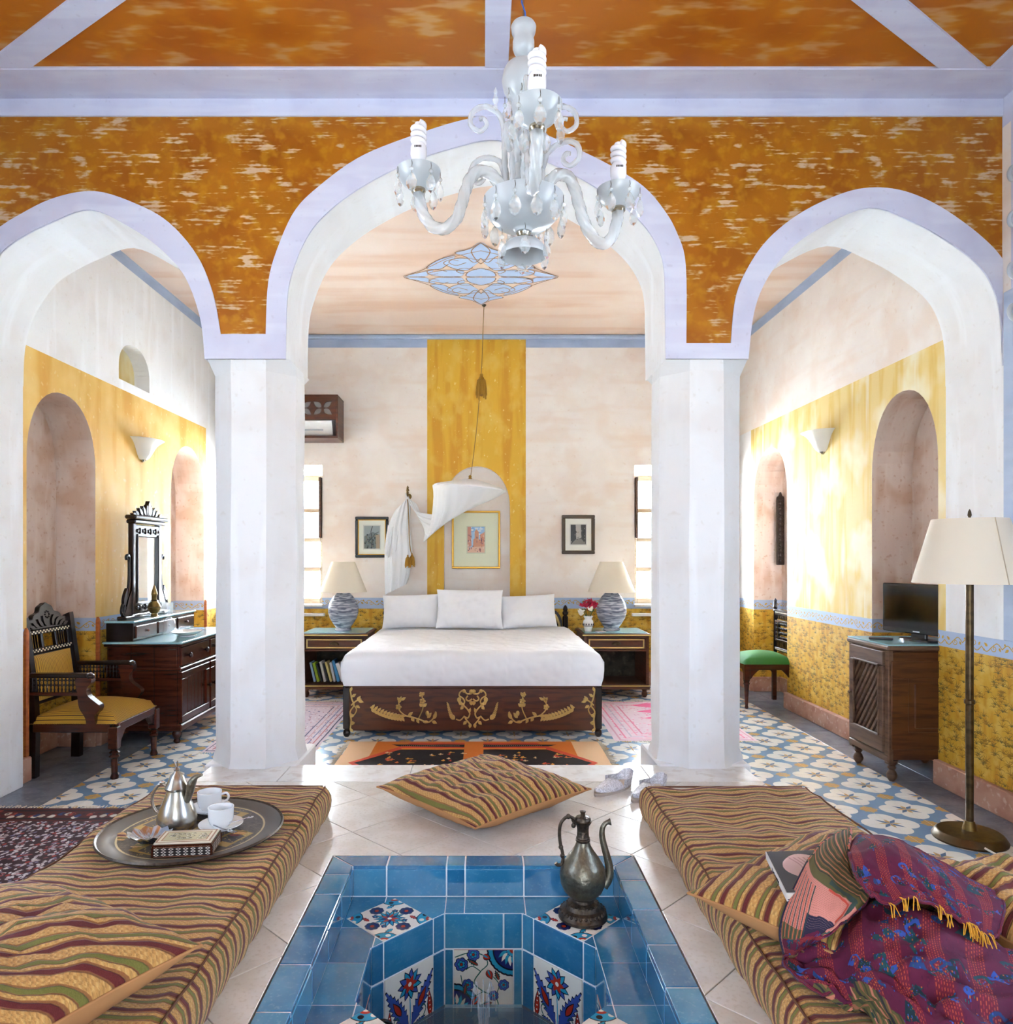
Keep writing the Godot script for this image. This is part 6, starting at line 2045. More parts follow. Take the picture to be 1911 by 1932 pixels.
	m = MB.new(); m.box(Vector3(0, 0.355, 0.006), Vector3(0.33, 0.48, 0.006))
	part(m, "mirror_glass", plain(c8(236, 240, 240), 0.03, 1.0), r)
	for s in [-1.0, 1.0]:
		m = MB.new()
		m.tube(spl3([s * 0.33, 0.02, 0, s * 0.32, 0.1, 0, s * 0.27, 0.19, 0, s * 0.25, 0.3, 0, s * 0.25, 0.42, 0, s * 0.27, 0.455, 0, s * 0.29, 0.445, 0, s * 0.285, 0.425, 0], 6), 0.012, 8)
		m.tube(spl3([s * 0.33, 0.02, 0, s * 0.36, 0.06, 0, s * 0.34, 0.11, 0, s * 0.31, 0.09, 0, s * 0.325, 0.06, 0], 6), 0.011, 8)
		m.prism(leafp(0, 0, 0.13, 0.02, 1.9), -0.01, 0.01, Transform3D(Basis.from_scale(Vector3(s, 1, 1)), Vector3(s * 0.335, 0.1, 0)))
		m.box(Vector3(s * 0.30, 0.012, 0), Vector3(0.12, 0.024, 0.07), 0.006)
		m.prism(pl([0.22, 0.02, 0.34, 0.02, 0.28, 0.14, 0.24, 0.2, 0.225, 0.2]), -0.012, 0.012, Transform3D(Basis.from_scale(Vector3(s, 1, 1)), Vector3.ZERO))
		part(m, "scrolled_support", M.ebony, r)
	m = MB.new(); m.box(Vector3(0, 0.016, 0), Vector3(0.5, 0.032, 0.06), 0.006)
	part(m, "stretcher", M.ebony, r)
	# things on the dresser
	var b := thing("brass_perfume_flask", "round-bodied tall-necked brass flask standing in front of the mirror", "flask", V(-2.452, 0.853, 5.33))
	m = MB.new(); m.lathe([[0.0, 0.0], [0.022, 0.0], [0.026, 0.01], [0.02, 0.022], [0.038, 0.04], [0.047, 0.066], [0.047, 0.075], [0.036, 0.1], [0.02, 0.115], [0.019, 0.155], [0.022, 0.16], [0.022, 0.178], [0.015, 0.2], [0.008, 0.222], [0.0, 0.24]], 20)
	part(m, "body", M.brass, b)
	m = MB.new(); m.lathe([[0.048, 0.069], [0.05, 0.072], [0.048, 0.075]], 20); m.lathe([[0.021, 0.116], [0.024, 0.12], [0.021, 0.124]], 16)
	part(m, "ring", M.bronze, b)
	m = MB.new(); m.lathe([[0.0, 0.0], [0.04, 0.0], [0.044, 0.01], [0.044, 0.09], [0.036, 0.115], [0.014, 0.13], [0.013, 0.16], [0.018, 0.165], [0.0, 0.166]], 20)
	var gb := solo(m, "glass_bottle", M.crystal, "clear glass bottle on the dresser beside the white dish", "bottle")
	gb.position = V(-2.38, 0.709, 5.42)
	m = MB.new(); m.lathe([[0.0, 0.0], [0.02, 0.0], [0.021, 0.008], [0.026, 0.085], [0.024, 0.085], [0.019, 0.01], [0.0, 0.01]], 18)
	var gt := solo(m, "drinking_glass", M.crystal, "empty clear drinking glass on the tier of small drawers", "glass")
	gt.position = V(-2.47, 0.853, 5.64)
	m = MB.new()
	var dish := []
	for i in 7:
		var row := []
		for k in 33:
			var a := TAU * k / 32; var u := i / 6.0
			var rr := u * (0.13 + 0.008 * cos(a * 8) * u)
			row.append(Vector3(cos(a) * rr * 1.15, 0.006 + 0.032 * pow(u, 2.4), sin(a) * rr * 0.8))
		dish.append(row)
	m.sheet(dish, 1, 1, true, true)
	m.lathe([[0.0, 0.0], [0.06, 0.0], [0.065, 0.008], [0.0, 0.01]], 24)
	var ds := solo(m, "scalloped_dish", M.porcelain, "white scalloped dish lying on the dresser top", "dish")
	ds.position = V(-2.205, 0.709, 5.33)
	ds.rotation.y = PI / 2

func armchair() -> void:
	var o := thing("armchair", "carved dark armchair with inlay and striped mustard upholstery", "armchair", V(-2.405, 0, 4.44), PI / 2)
	var m: MB
	var w := 0.25
	for s in [-1.0, 1.0]:
		# front legs: block then turned
		m = MB.new()
		m.box(Vector3(s * w, 0.24, 0.245), Vector3(0.055, 0.13, 0.055), 0.005)
		turned(m, Vector3(s * w, 0, 0.245), [[0.0, 0.0], [0.022, 0.0], [0.024, 0.012], [0.017, 0.03], [0.02, 0.12], [0.03, 0.13], [0.022, 0.142], [0.03, 0.155], [0.018, 0.165], [0.026, 0.176], [0.0, 0.18]])
		part(m, "leg", M.mahogany, o)
		m = MB.new()
		m.prism(pl([-0.22, 0.0, -0.275, 0.0, -0.27, 0.3, -0.275, 0.5, -0.33, 0.92, -0.285, 0.94, -0.225, 0.5, -0.215, 0.3]), -0.022, 0.022, Transform3D(Basis(Vector3(0, 0, 1), Vector3.UP, Vector3(-1, 0, 0)), Vector3(s * (w - 0.02), 0, 0)))
		part(m, "leg", M.ebony, o)
		# arm
		m = MB.new()
		m.box(Vector3(s * w, 0.605, -0.085), Vector3(0.062, 0.026, 0.38), 0.008)
		m.ball(Vector3(s * w, 0.598, 0.105), Vector3(0.03, 0.02, 0.022), 10, 6)
		var arm := part(m, "arm", M.ebony, o)
		m = MB.new()
		m.prism(spl([0.03, 0.59, 0.11, 0.595, 0.12, 0.565, 0.095, 0.53, 0.1, 0.49, 0.14, 0.455, 0.17, 0.43, 0.165, 0.40, 0.14, 0.37, 0.145, 0.32, 0.10, 0.30, 0.085, 0.36, 0.05, 0.42, 0.04, 0.5], 4, true), -0.024, 0.024, Transform3D(Basis(Vector3(0, 0, 1), Vector3.UP, Vector3(-1, 0, 0)), Vector3(s * w, 0, 0)))
		part(m, "arm_support", M.mahogany, arm)
		m = MB.new()
		for q in 13:
			var z := -0.235 + q * 0.0215
			turned(m, Vector3(s * w, 0.505, z), [[0.003, 0.0], [0.006, 0.015], [0.003, 0.028], [0.0075, 0.042], [0.003, 0.056], [0.006, 0.07], [0.003, 0.086]], 6)
		for y in [0.547, 0.575]: m.tube([Vector3(s * w, y, -0.25), Vector3(s * w, y, 0.05)], 0.0035, 6)
		part(m, "spindle_screen", M.ebony, arm)
		m = MB.new(); m.box(Vector3(s * w, 0.495, -0.1), Vector3(0.03, 0.022, 0.3), 0.004)
		part(m, "lower_rail", M.mahogany, arm)
		m = MB.new(); m.box(Vector3(s * w, 0.297, 0.0), Vector3(0.04, 0.05, 0.45), 0.005)
		part(m, "side_rail", M.mahogany, o)
	m = MB.new()
	m.box(Vector3(0, 0.297, 0.245), Vector3(0.46, 0.05, 0.04), 0.005)
	for s in [-1.0, 1.0]: m.prism(pl([s * 0.225, 0.28, s * 0.12, 0.28, s * 0.16, 0.262, s * 0.19, 0.225, s * 0.225, 0.2]), 0.23, 0.26)
	part(m, "front_rail", M.mahogany, o)
	m = MB.new(); m.box(Vector3(0, 0.297, -0.235), Vector3(0.46, 0.05, 0.04), 0.005)
	part(m, "rear_rail", M.mahogany, o)
	# seat pad
	var g := []; var uv := []
	for i in 19:
		var row := []; var ru := []
		for j in 19:
			var u := j / 9.0 - 1; var v := i / 9.0 - 1
			var e := maxf(absf(u), absf(v))
			var y := 0.32 + 0.055 * pow(maxf(0.0, 1 - pow(e, 6.0)), 0.5) + 0.045 * (1 - u * u) * (1 - v * v)
			row.append(Vector3(u * 0.262, y, 0.005 - v * 0.255)); ru.append(Vector2(u * 0.262, v * 0.255))
		g.append(row); uv.append(ru)
	m = MB.new(); m.sheet(g, 1, 1, false, false, uv)
	var seat := part(m, "seat", M.uphol, o)
	m = MB.new()
	for q in 36:
		for s in [-1.0, 1.0]:
			m.ball(Vector3(s * 0.263, 0.322, -0.235 + q * 0.0137), Vector3(0.0035, 0.0035, 0.0035), 5, 4)
		m.ball(Vector3(-0.25 + q * 0.0142, 0.322, 0.261), Vector3(0.0035, 0.0035, 0.0035), 5, 4)
	part(m, "brass_nails", M.brass, seat)
	# back, leaning into the niche
	var T := Transform3D(Basis(Vector3.RIGHT, -0.14), Vector3(0, 0.42, -0.245))
	m = MB.new(); m.box(Vector3(0, 0.15, 0), Vector3(0.42, 0.3, 0.03), 0.006, T)
	var back := part(m, "backrest", M.ebony, o)
	g = []; uv = []
	for i in 13:
		var row := []; var ru := []
		for j in 13:
			var u := j / 6.0 - 1; var v := i / 6.0 - 1
			row.append(T * Vector3(u * 0.19, 0.155 + v * 0.135, 0.016 + 0.022 * pow((1 - pow(absf(u), 4)) * (1 - pow(absf(v), 4)), 0.6))); ru.append(Vector2(u * 0.19, v * 0.135))
		g.append(row); uv.append(ru)
	m = MB.new(); m.sheet(g, 1, 1, false, false, uv)
	part(m, "back_pad", M.uphol, back)
	m = MB.new()
	for y in [0.315, 0.425]: m.box(Vector3(0, y, 0), Vector3(0.44, 0.03, 0.034), 0.005, T)
	for x in [-0.2, -0.07, 0.07, 0.2]: m.box(Vector3(x, 0.37, 0), Vector3(0.022, 0.09, 0.026), 0.004, T)
	for q in 9: m.box(Vector3(-0.16 + (q % 3) * 0.023 + (0.27 if q > 5 else 0.0), 0.37, 0), Vector3(0.006, 0.09, 0.008), 0.0, T)
	part(m, "gallery_rail", M.ebony, back)
	m = MB.new()
	for y in [0.315, 0.425]:
		for q in 26:
			m.box(Vector3(-0.205 + q * 0.0164, y + (0.005 if q % 2 else -0.005), 0.018), Vector3(0.009, 0.009, 0.003), 0.0, T * Transform3D(Basis(), Vector3.ZERO))
	for q in 16:
		for s in [-1.0, 1.0]: m.box(Vector3(s * 0.214, 0.02 + q * 0.019, 0.018), Vector3(0.007, 0.007, 0.003), 0.0, T)
	part(m, "bone_inlay", plain(c8(222, 206, 170), 0.4), back)
	m = MB.new()
	var cr := [-0.22, 0.44, -0.225, 0.48, -0.19, 0.5, -0.15, 0.505, -0.13, 0.53, -0.08, 0.545, -0.06, 0.575, -0.025, 0.59, 0.0, 0.60, 0.025, 0.59, 0.06, 0.575, 0.08, 0.545, 0.13, 0.53, 0.15, 0.505, 0.19, 0.5, 0.225, 0.48, 0.22, 0.44]
	m.prism(spl(cr, 4), -0.014, 0.016, T, 0.003)
	var crest := part(m, "crest", M.ebony, back)
	m = MB.new()
	for s in [-1.0, 1.0]:
		for e in [[0.03, 0.455, 0.07, 0.012, 1.2], [0.06, 0.452, 0.07, 0.012, 0.8], [0.1, 0.45, 0.07, 0.011, 0.5], [0.14, 0.45, 0.06, 0.01, 0.25]]:
			m.prism(leafp(0, 0, e[2], e[3], e[4]), 0.0, 0.01, T * Transform3D(Basis.from_scale(Vector3(s, 1, 1)), Vector3(s * e[0], e[1], 0.014)))
	for q in 8: m.ball(T * Vector3(cos(q * 0.785) * 0.02, 0.525 + sin(q * 0.785) * 0.02, 0.018), Vector3(0.006, 0.006, 0.004), 6, 4)
	part(m, "carving", M.ebony, crest)

func right_side() -> void:
	# side chair in the far niche
	var o := thing("side_chair", "low carved chair with a bright green velvet seat, standing in the far niche", "chair", V(2.45, 0, 6.31), -PI / 2)
	var m: MB
	for s in [-1.0, 1.0]:
		m = MB.new()
		m.box(Vector3(s * 0.19, 0.31, 0.2), Vector3(0.046, 0.14, 0.046), 0.004)
		turned(m, Vector3(s * 0.19, 0, 0.2), [[0.0, 0.0], [0.012, 0.0], [0.016, 0.012], [0.012, 0.024], [0.021, 0.2], [0.028, 0.215], [0.022, 0.225], [0.028, 0.24], [0.0, 0.245]])
		part(m, "leg", M.mahogany, o)
		m = MB.new(); m.box(Vector3(s * 0.19, 0.19, -0.19), Vector3(0.036, 0.38, 0.036), 0.004)
		part(m, "leg", M.mahogany, o)
		m = MB.new()
		turned(m, Vector3(s * 0.185, 0.38, -0.2), [[0.0, 0.0], [0.016, 0.0], [0.016, 0.42], [0.022, 0.43], [0.014, 0.445], [0.02, 0.46], [0.014, 0.475], [0.017, 0.49], [0.012, 0.508], [0.016, 0.522], [0.0, 0.545]])
		part(m, "back_post", M.ebony, o)
	m = MB.new()
	for s in [-1.0, 1.0]: m.box(Vector3(s * 0.19, 0.355, 0), Vector3(0.034, 0.05, 0.36), 0.004)
	m.box(Vector3(0, 0.355, 0.2), Vector3(0.36, 0.05, 0.034), 0.004)
	m.box(Vector3(0, 0.355, -0.19), Vector3(0.36, 0.05, 0.034), 0.004)
	for s in [-1.0, 1.0]:
		for a in 2:
			var t := Transform3D.IDENTITY if a == 0 else Transform3D(Basis(Vector3(0, 0, 1), Vector3.UP, Vector3(-1, 0, 0)), Vector3.ZERO)
			for z in ([0.19] if a == 0 else [-0.2, 0.18]): m.prism(pl([s * 0.17, 0.34, s * 0.08, 0.34, s * 0.11, 0.32, s * 0.14, 0.29, s * 0.17, 0.25]), z, z + 0.02, t)
	part(m, "seat_frame", M.mahogany, o)
	var g := []
	for i in 15:
		var row := []
		for j in 15:
			var u := j / 7.0 - 1; var v := i / 7.0 - 1
			var e := maxf(absf(u), absf(v))
			row.append(Vector3(u * 0.215, 0.38 + 0.05 * pow(maxf(0.0, 1 - pow(e, 5.0)), 0.5) + 0.045 * (1 - u * u) * (1 - v * v), 0.005 - v * 0.225))
		g.append(row)
	m = MB.new(); m.sheet(g)
	part(m, "seat", M.green, o)
	m = MB.new()
	m.box(Vector3(0, 0.80, -0.2), Vector3(0.34, 0.05, 0.026), 0.004)
	m.box(Vector3(0, 0.47, -0.2), Vector3(0.34, 0.03, 0.026), 0.004)
	m.box(Vector3(0, 0.72, -0.2), Vector3(0.34, 0.02, 0.022), 0.003)
	m.box(Vector3(0, 0.55, -0.2), Vector3(0.34, 0.02, 0.022), 0.003)
	for s in [-0.11, 0.11]: m.box(Vector3(s, 0.635, -0.2), Vector3(0.02, 0.15, 0.022), 0.003)
	for q in 12:
		m.box(Vector3(-0.16 + q * 0.029, 0.76, -0.2), Vector3(0.008, 0.04, 0.008)); m.box(Vector3(-0.16 + q * 0.029, 0.51, -0.2), Vector3(0.008, 0.06, 0.008))
		for y in 4: m.ball(Vector3(-0.16 + q * 0.029, 0.575 + y * 0.04, -0.2), Vector3(0.011, 0.016, 0.008), 6, 4)
	part(m, "lattice_back", M.ebony, o)
	m = MB.new()
	for q in 14:
		m.box(Vector3(-0.15 + q * 0.023, 0.8, -0.186), Vector3(0.01, 0.01, 0.003)); m.box(Vector3(-0.15 + q * 0.023, 0.47, -0.186), Vector3(0.01, 0.01, 0.003))
	part(m, "bone_inlay", plain(c8(222, 206, 170), 0.4), o)
	cabinet()
	floor_lamp()

func cabinet() -> void:
	var o := thing("lattice_cabinet", "old brown cabinet with a diagonal lattice door and turned feet", "cabinet", V(2.575, 0, 4.33), -PI / 2)
	var W := 0.44; var D := 0.49
	var m := MB.new()
	for s in [-1.0, 1.0]: m.box(Vector3(s * (W / 2 - 0.012), 0.44, 0), Vector3(0.024, 0.62, D - 0.01), 0.003)
	m.box(Vector3(0, 0.44, -D / 2 + 0.012), Vector3(W - 0.05, 0.62, 0.014)); m.box(Vector3(0, 0.14, 0), Vector3(W - 0.05, 0.02, D - 0.02)); m.box(Vector3(0, 0.745, 0), Vector3(W - 0.05, 0.02, D - 0.02))
	var body := part(m, "body", M.brownwood, o)
	m = MB.new()     # panelled end facing the hall
	for e in [[0.62, 0.0, 0.16, D - 0.02], [0.21, 0.0, 0.16, D - 0.02]]: m.box(Vector3(W / 2 + 0.004, e[0] + 0.03, e[1]), Vector3(0.01, 0.1, e[3]), 0.003)
	for z in [-D / 2 + 0.06, D / 2 - 0.06]: m.box(Vector3(W / 2 + 0.004, 0.44, z), Vector3(0.01, 0.32, 0.1), 0.003)
	m.box(Vector3(W / 2 + 0.0, 0.44, 0), Vector3(0.012, 0.26, 0.2), 0.008)
	part(m, "end_panel", M.brownwood, body)
	m = MB.new()
	m.box(Vector3(0, 0.772, 0), Vector3(W + 0.03, 0.03, D + 0.03), 0.008)
	var tp := part(m, "top", M.oldwood, o)
	m = MB.new(); m.box(Vector3(0, 0.791, 0), Vector3(W + 0.02, 0.008, D + 0.02), 0.002)
	part(m, "glass_sheet", M.tabletop, tp)
	m = MB.new()
	for s in [-1.0, 1.0]: m.box(Vector3(s * (W / 2 - 0.02), 0.43, D / 2 - 0.01), Vector3(0.045, 0.66, 0.03), 0.005)
	m.box(Vector3(0, 0.135, D / 2 - 0.008), Vector3(W, 0.04, 0.034), 0.005)
	part(m, "front_frame", M.oldwood, o)
	# door with its slats
	m = MB.new()
	var dw := 0.37; var y0 := 0.165; var y1 := 0.75
	for e in [[0, y1 - 0.04, dw, 0.08], [0, y0 + 0.045, dw, 0.09], [-dw / 2 + 0.02, (y0 + y1) / 2, 0.04, y1 - y0 - 0.17], [dw / 2 - 0.02, (y0 + y1) / 2, 0.04, y1 - y0 - 0.17]]: m.box(Vector3(e[0], e[1], D / 2 + 0.006), Vector3(e[2], e[3], 0.024), 0.004)
	var door := part(m, "door", M.oldwood, o)
	var open := rect(-dw / 2 + 0.04, y0 + 0.09, dw / 2 - 0.04, y1 - 0.08)
	m = MB.new()
	for e in [[0, y1 - 0.083, 0.28, 0.012], [0, y0 + 0.093, 0.28, 0.012], [-dw / 2 + 0.043, (y0 + y1) / 2, 0.012, 0.4], [dw / 2 - 0.043, (y0 + y1) / 2, 0.012, 0.4]]: m.box(Vector3(e[0], e[1], D / 2 + 0.018), Vector3(e[2], e[3], 0.014), 0.003)
	part(m, "beading", M.oldwood, door)
	for k in range(-9, 10):
		var c := Vector2(0, (y0 + y1) / 2 + k * 0.062)
		var u := Vector2.from_angle(0.92); var n := Vector2(-u.y, u.x) * 0.0105
		for b in Geometry2D.intersect_polygons(PackedVector2Array([c - u * 0.5 - n, c + u * 0.5 - n, c + u * 0.5 + n, c - u * 0.5 + n]), open):
			m = MB.new(); m.prism(b, D / 2 - 0.004, D / 2 + 0.008, Transform3D.IDENTITY, 0.0015)
			part(m, "slat", M.oldwood, door)
	m = MB.new(); m.lathe([[0.005, 0.0], [0.005, 0.008], [0.011, 0.014], [0.0, 0.024]], 10, Transform3D(Basis(Vector3.RIGHT, PI / 2), Vector3(-dw / 2 + 0.012, 0.45, D / 2 + 0.016)))
	part(m, "knob", M.bronze, door)
	for fx in [-1.0, 1.0]:
		for fz in [-1.0, 1.0]:
			m = MB.new()
			turned(m, Vector3(fx * (W / 2 - 0.035), 0, fz * (D / 2 - 0.035)), [[0.0, 0.0], [0.014, 0.0], [0.027, 0.02], [0.03, 0.036], [0.022, 0.058], [0.014, 0.066], [0.024, 0.078], [0.018, 0.09], [0.03, 0.108], [0.034, 0.125], [0.0, 0.128]])
			part(m, "foot", M.oldwood, o)
	# television
	var v := thing("television", "black flat television standing on the lattice cabinet", "television", V(2.60, 0.796, 4.28), -1.256)
	m = MB.new(); m.box(Vector3(0, 0.19, 0), Vector3(0.484, 0.3, 0.03), 0.006)
	var bd := part(m, "casing", M.black, v)
	m = MB.new(); m.box(Vector3(0, 0.197, 0.0155), Vector3(0.45, 0.256, 0.002))
	part(m, "screen", M.screen, bd)
	m = MB.new(); m.box(Vector3(0, 0.054, 0.0158), Vector3(0.045, 0.007, 0.002))
	part(m, "maker_mark", plain(c8(210, 212, 216), 0.4), bd)
	m = MB.new()
	m.box(Vector3(0, 0.03, -0.01), Vector3(0.1, 0.05, 0.025), 0.004)
	m.lathe([[0.0, 0.0], [0.12, 0.0], [0.118, 0.01], [0.05, 0.016], [0.0, 0.018]], 24, Transform3D(Basis.from_scale(Vector3(1, 1, 0.6)), Vector3(0, 0, 0)))
	part(m, "stand", M.black, v)
	m = MB.new(); m.box(Vector3(0, 0.006, 0), Vector3(0.045, 0.012, 0.13), 0.004)
	var rm := solo(m, "remote_control", plain(c8(40, 30, 30), 0.4), "dark remote control lying on the cabinet before the television", "remote")
	rm.transform = xf(V(2.42, 0.796, 4.36), 1.1)

func floor_lamp() -> void:
	var o := thing("floor_lamp", "bronze floor lamp with a cream conical shade and round base", "floor lamp", V(2.235, 0, 3.29))
	var m := MB.new()
	m.lathe([[0.0, 0.0], [0.15, 0.0], [0.152, 0.008], [0.138, 0.03], [0.13, 0.036], [0.126, 0.036], [0.03, 0.045], [0.0, 0.045]], 40)
	part(m, "base", M.bronze, o)
	m = MB.new(); m.lathe([[0.03, 0.043], [0.028, 0.06], [0.02, 0.085], [0.0, 0.086]], 20)
	part(m, "collar", M.brass, o)
	m = MB.new(); m.lathe([[0.0165, 0.08], [0.0165, 0.62], [0.022, 0.625], [0.022, 0.64], [0.0165, 0.645], [0.0165, 1.28], [0.0, 1.285]], 18)
	part(m, "pole", M.bronze, o)
	m = MB.new(); m.lathe([[0.018, 1.24], [0.022, 1.26], [0.02, 1.33], [0.0, 1.335]], 14)
	part(m, "socket", M.brass, o)
	m = MB.new(); m.ball(Vector3(0, 1.375, 0), Vector3(0.03, 0.05, 0.03), 12, 8)
	part(m, "bulb", M.bulb, o)
	m = MB.new()
	m.lathe([[0.232, 1.178], [0.152, 1.472], [0.148, 1.472], [0.228, 1.178], [0.232, 1.178]], 48)
	var sh := part(m, "shade", M.shade, o)
	m = MB.new(); m.tube([Vector3(0.012, 1.178, 0.2335), Vector3(0.008, 1.472, 0.1535)], 0.0022, 5)
	part(m, "seam", plain(c8(206, 186, 156), 0.8), sh)
	m = MB.new()
	for k in 3:
		var a := TAU * k / 3
		m.tube([Vector3(0, 1.462, 0), Vector3(cos(a) * 0.148, 1.468, sin(a) * 0.148)], 0.002, 5)
	m.tube([Vector3(0, 1.28, 0), Vector3(0, 1.47, 0)], 0.003, 6)
	part(m, "spider", M.brass, sh)
	m = MB.new(); m.lathe([[0.0, 1.465], [0.006, 1.468], [0.004, 1.478], [0.009, 1.49], [0.006, 1.508], [0.0, 1.52]], 12)
	part(m, "finial", M.bronze, sh)
	m = MB.new()
	m.tube(spl3([2.2, 0.02, -3.14, 2.24, 0.006, -3.06, 2.34, 0.005, -3.02, 2.5, 0.005, -3.1, 2.57, 0.006, -3.02], 8), 0.0045, 7)
	solo(m, "lamp_cable", M.cable, "white cable trailing from the base of the floor lamp", "cable")

func wall_lights() -> void:
	for s in 2:
		var o := thing("wall_sconce", "white half-bowl wall sconce above the dressing mirror" if s == 0 else "white half-bowl wall sconce between the two niches of the pale yellow wall", "wall lamp", V(XL + 0.002, 2.05, 5.57) if s == 0 else V(XR - 0.002, 2.10, 5.49), PI / 2 if s == 0 else -PI / 2, "half-bowl wall sconces")
		var m := MB.new()
		var g := []
		for i in 11:
			var row := []
			var u := i / 10.0
			var r := 0.035 + 0.1 * pow(u, 0.62) + 0.055 * pow(u, 5.0)
			for k in 25:
				var a := PI * k / 24
				row.append(Vector3(cos(a) * r, 0.155 * u, sin(a) * r * 0.82))
			g.append(row)
		m.sheet(g, 1, 1, false)
		part(m, "shade", M.sconce, o)
		m = MB.new(); m.lathe([[0.0, -0.018], [0.012, -0.016], [0.026, -0.006], [0.036, 0.002], [0.0, 0.004]], 14, Transform3D.IDENTITY, 0.75, 0, PI)
		part(m, "end_cap", M.chrome, o)
		m = MB.new(); m.ball(Vector3(0, 0.09, 0.05), Vector3(0.025, 0.04, 0.025), 10, 8)
		part(m, "bulb", M.bulb, o)
	# scrolled glass sconce at the corner of the hall
	var o := thing("scrolled_sconce", "white scrolled glass sconce on the wall of the hall, at the edge of the arch", "wall lamp", V(XR - 0.004, 2.85, 3.44), -PI / 2)
	var m := MB.new(); m.lathe([[0.0, 0.0], [0.05, 0.0], [0.05, 0.01], [0.03, 0.022], [0.0, 0.024]], 20, Transform3D(Basis(Vector3.RIGHT, PI / 2), Vector3.ZERO))
	part(m, "wall_plate", M.frosted, o)
	for e in [[0.28, 1.0], [0.06, 1.0], [-0.16, -1.0], [-0.36, -1.0]]:
		m = MB.new()
		var pts := []
		for k in 26:
			var a := k / 25.0 * 4.6
			var r: float = 0.062 * (1.0 - k / 25.0 * 0.72)
			pts.append(Vector3(-0.0, e[0] + sin(a) * r * e[1], 0.055 + cos(a) * r * -0.7))
		m.tube(pts, 0.011, 8)
		part(m, "scroll", M.frosted, o)
	m = MB.new(); m.tube(spl3([0, 0.38, 0.04, 0, 0.2, 0.02, 0, 0.0, 0.03, 0, -0.2, 0.02, 0, -0.44, 0.04], 6), 0.01, 8)
	part(m, "stem", M.frosted, o)

# ---------- cushions, rugs, throw, bed net ----------
func floor_cushion(x0: float, x1: float, d0: float, d1: float, sd: int, label: String) -> void:
	var o := thing("floor_mattress", label, "floor cushion", V((x0 + x1) / 2, STEP, (d0 + d1) / 2), 0, "striped floor mattresses beside the pool")
	var W := (x1 - x0) / 2; var L := (d1 - d0) / 2; var H := 0.132; var R := 0.03
	var nf := FastNoiseLite.new(); nf.seed = sd; nf.frequency = 1.0; nf.fractal_octaves = 2
	var lim := R * PI / 2 + H - R
	var nx := 44; var nz := 110
	var g := []; var uv := []
	for i in nz + 1:
		var row := []; var ru := []
		for j in nx + 1:
			var s := (float(j) / nx * 2 - 1) * (W - R + lim); var t := (float(i) / nz * 2 - 1) * (L - R + lim)
			var cx := clampf(s, -W + R, W - R); var cz := clampf(t, -L + R, L - R)
			var off := func(e: float) -> Vector2:
				var ae := absf(e)
				if ae < R * PI / 2: return Vector2(R * sin(ae / R) * signf(e), R * (1 - cos(ae / R)))
				return Vector2(R * signf(e), R + ae - R * PI / 2)
			var ox: Vector2 = off.call(s - cx); var oz: Vector2 = off.call(t - cz)
			var drop := maxf(ox.y, oz.y)
			var k := drop / H
			# tufted: shallow dips on a staggered grid, soft ripples, sides that belly out
			var tu := 0.0
			for a in range(-1, 2):
				for b in range(-4, 5):
					var tx := a * W * 0.62 + (0.1 if b % 2 else 0.0); var tz := b * 0.29
					tu += exp(-(pow(cx - tx, 2) + pow(cz - tz, 2)) / 0.006)
			var y := H - drop - 0.014 * tu * (1 - k) + nf.get_noise_2d(cx * 5, cz * 5) * 0.012 * (1 - k)
			var belly := 0.016 * sin(PI * clampf(k, 0, 1)) + nf.get_noise_2d(cx * 9 + 40, cz * 9) * 0.008 * k
			row.append(Vector3(cx + ox.x + (signf(ox.x) * belly if ox.y >= oz.y and ox.y > 0.001 else 0.0), y, cz + oz.x + (signf(oz.x) * belly if oz.y > ox.y else 0.0)))
			ru.append(Vector2(s + nf.get_noise_2d(cz * 2, 7) * 0.02, t + nf.get_noise_2d(cx * 4, cz * 3) * 0.005))
		g.append(row); uv.append(ru)
	var m := MB.new()
	m.sheet(g, 1, 1, true, false, uv)
	part(m, "cover", M.stripe, o)
	for s in [-1.0, 1.0]:
		m = MB.new()
		var p := []
		for i in 60:
			var z := -L + R * 0.6 + (2 * L - R * 1.2) * i / 59.0
			p.append(Vector3(s * (W - R * 0.22), H - 0.008 + nf.get_noise_2d(s * W * 5, z * 5) * 0.01, z))
		m.tube(p, 0.0032, 6)
		part(m, "piping", M.piping, o)
	m = MB.new()
	var q := []
	for i in 24: q.append(Vector3(-W + R * 0.6 + (2 * W - R * 1.2) * i / 23.0, H - 0.008, -L + R * 0.22))
	m.tube(q, 0.0032, 6)
	part(m, "piping", M.piping, o)

func cushion(label: String, at: Vector3, yaw: float, w: float, h: float, t: float, sd: int, pitch := 0.0, roll := 0.0, lay := 0.0) -> void:
	var o := thing("striped_cushion", label, "cushion", at, 0, "striped cushions")
	o.transform = Transform3D(Basis(Vector3.UP, yaw) * Basis.from_euler(Vector3(-PI / 2 + pitch, 0, roll)), at)
	var P := pillow(w, h, t, 30, 0.07, sd, 0.007)
	for i in P[2].size():
		for j in P[2][i].size(): P[2][i][j] = P[2][i][j].rotated(-lay)
	var m := MB.new(); m.sheet(P[0], 1, 1, false, false, P[2])
	part(m, "cover", M.stripe, o)
	m = MB.new(); m.sheet(P[1], 1, 1, true)
	part(m, "underside", M.cotton, o)
	m = MB.new()
	var rim := []
	for j in 30: rim.append(P[0][0][j])
	for i in 30: rim.append(P[0][i][30])
	for j in 30: rim.append(P[0][30][30 - j])
	for i in 31: rim.append(P[0][30 - i][0])
	m.tube(rim, 0.0035, 6)
	part(m, "seam", M.cotton, o)

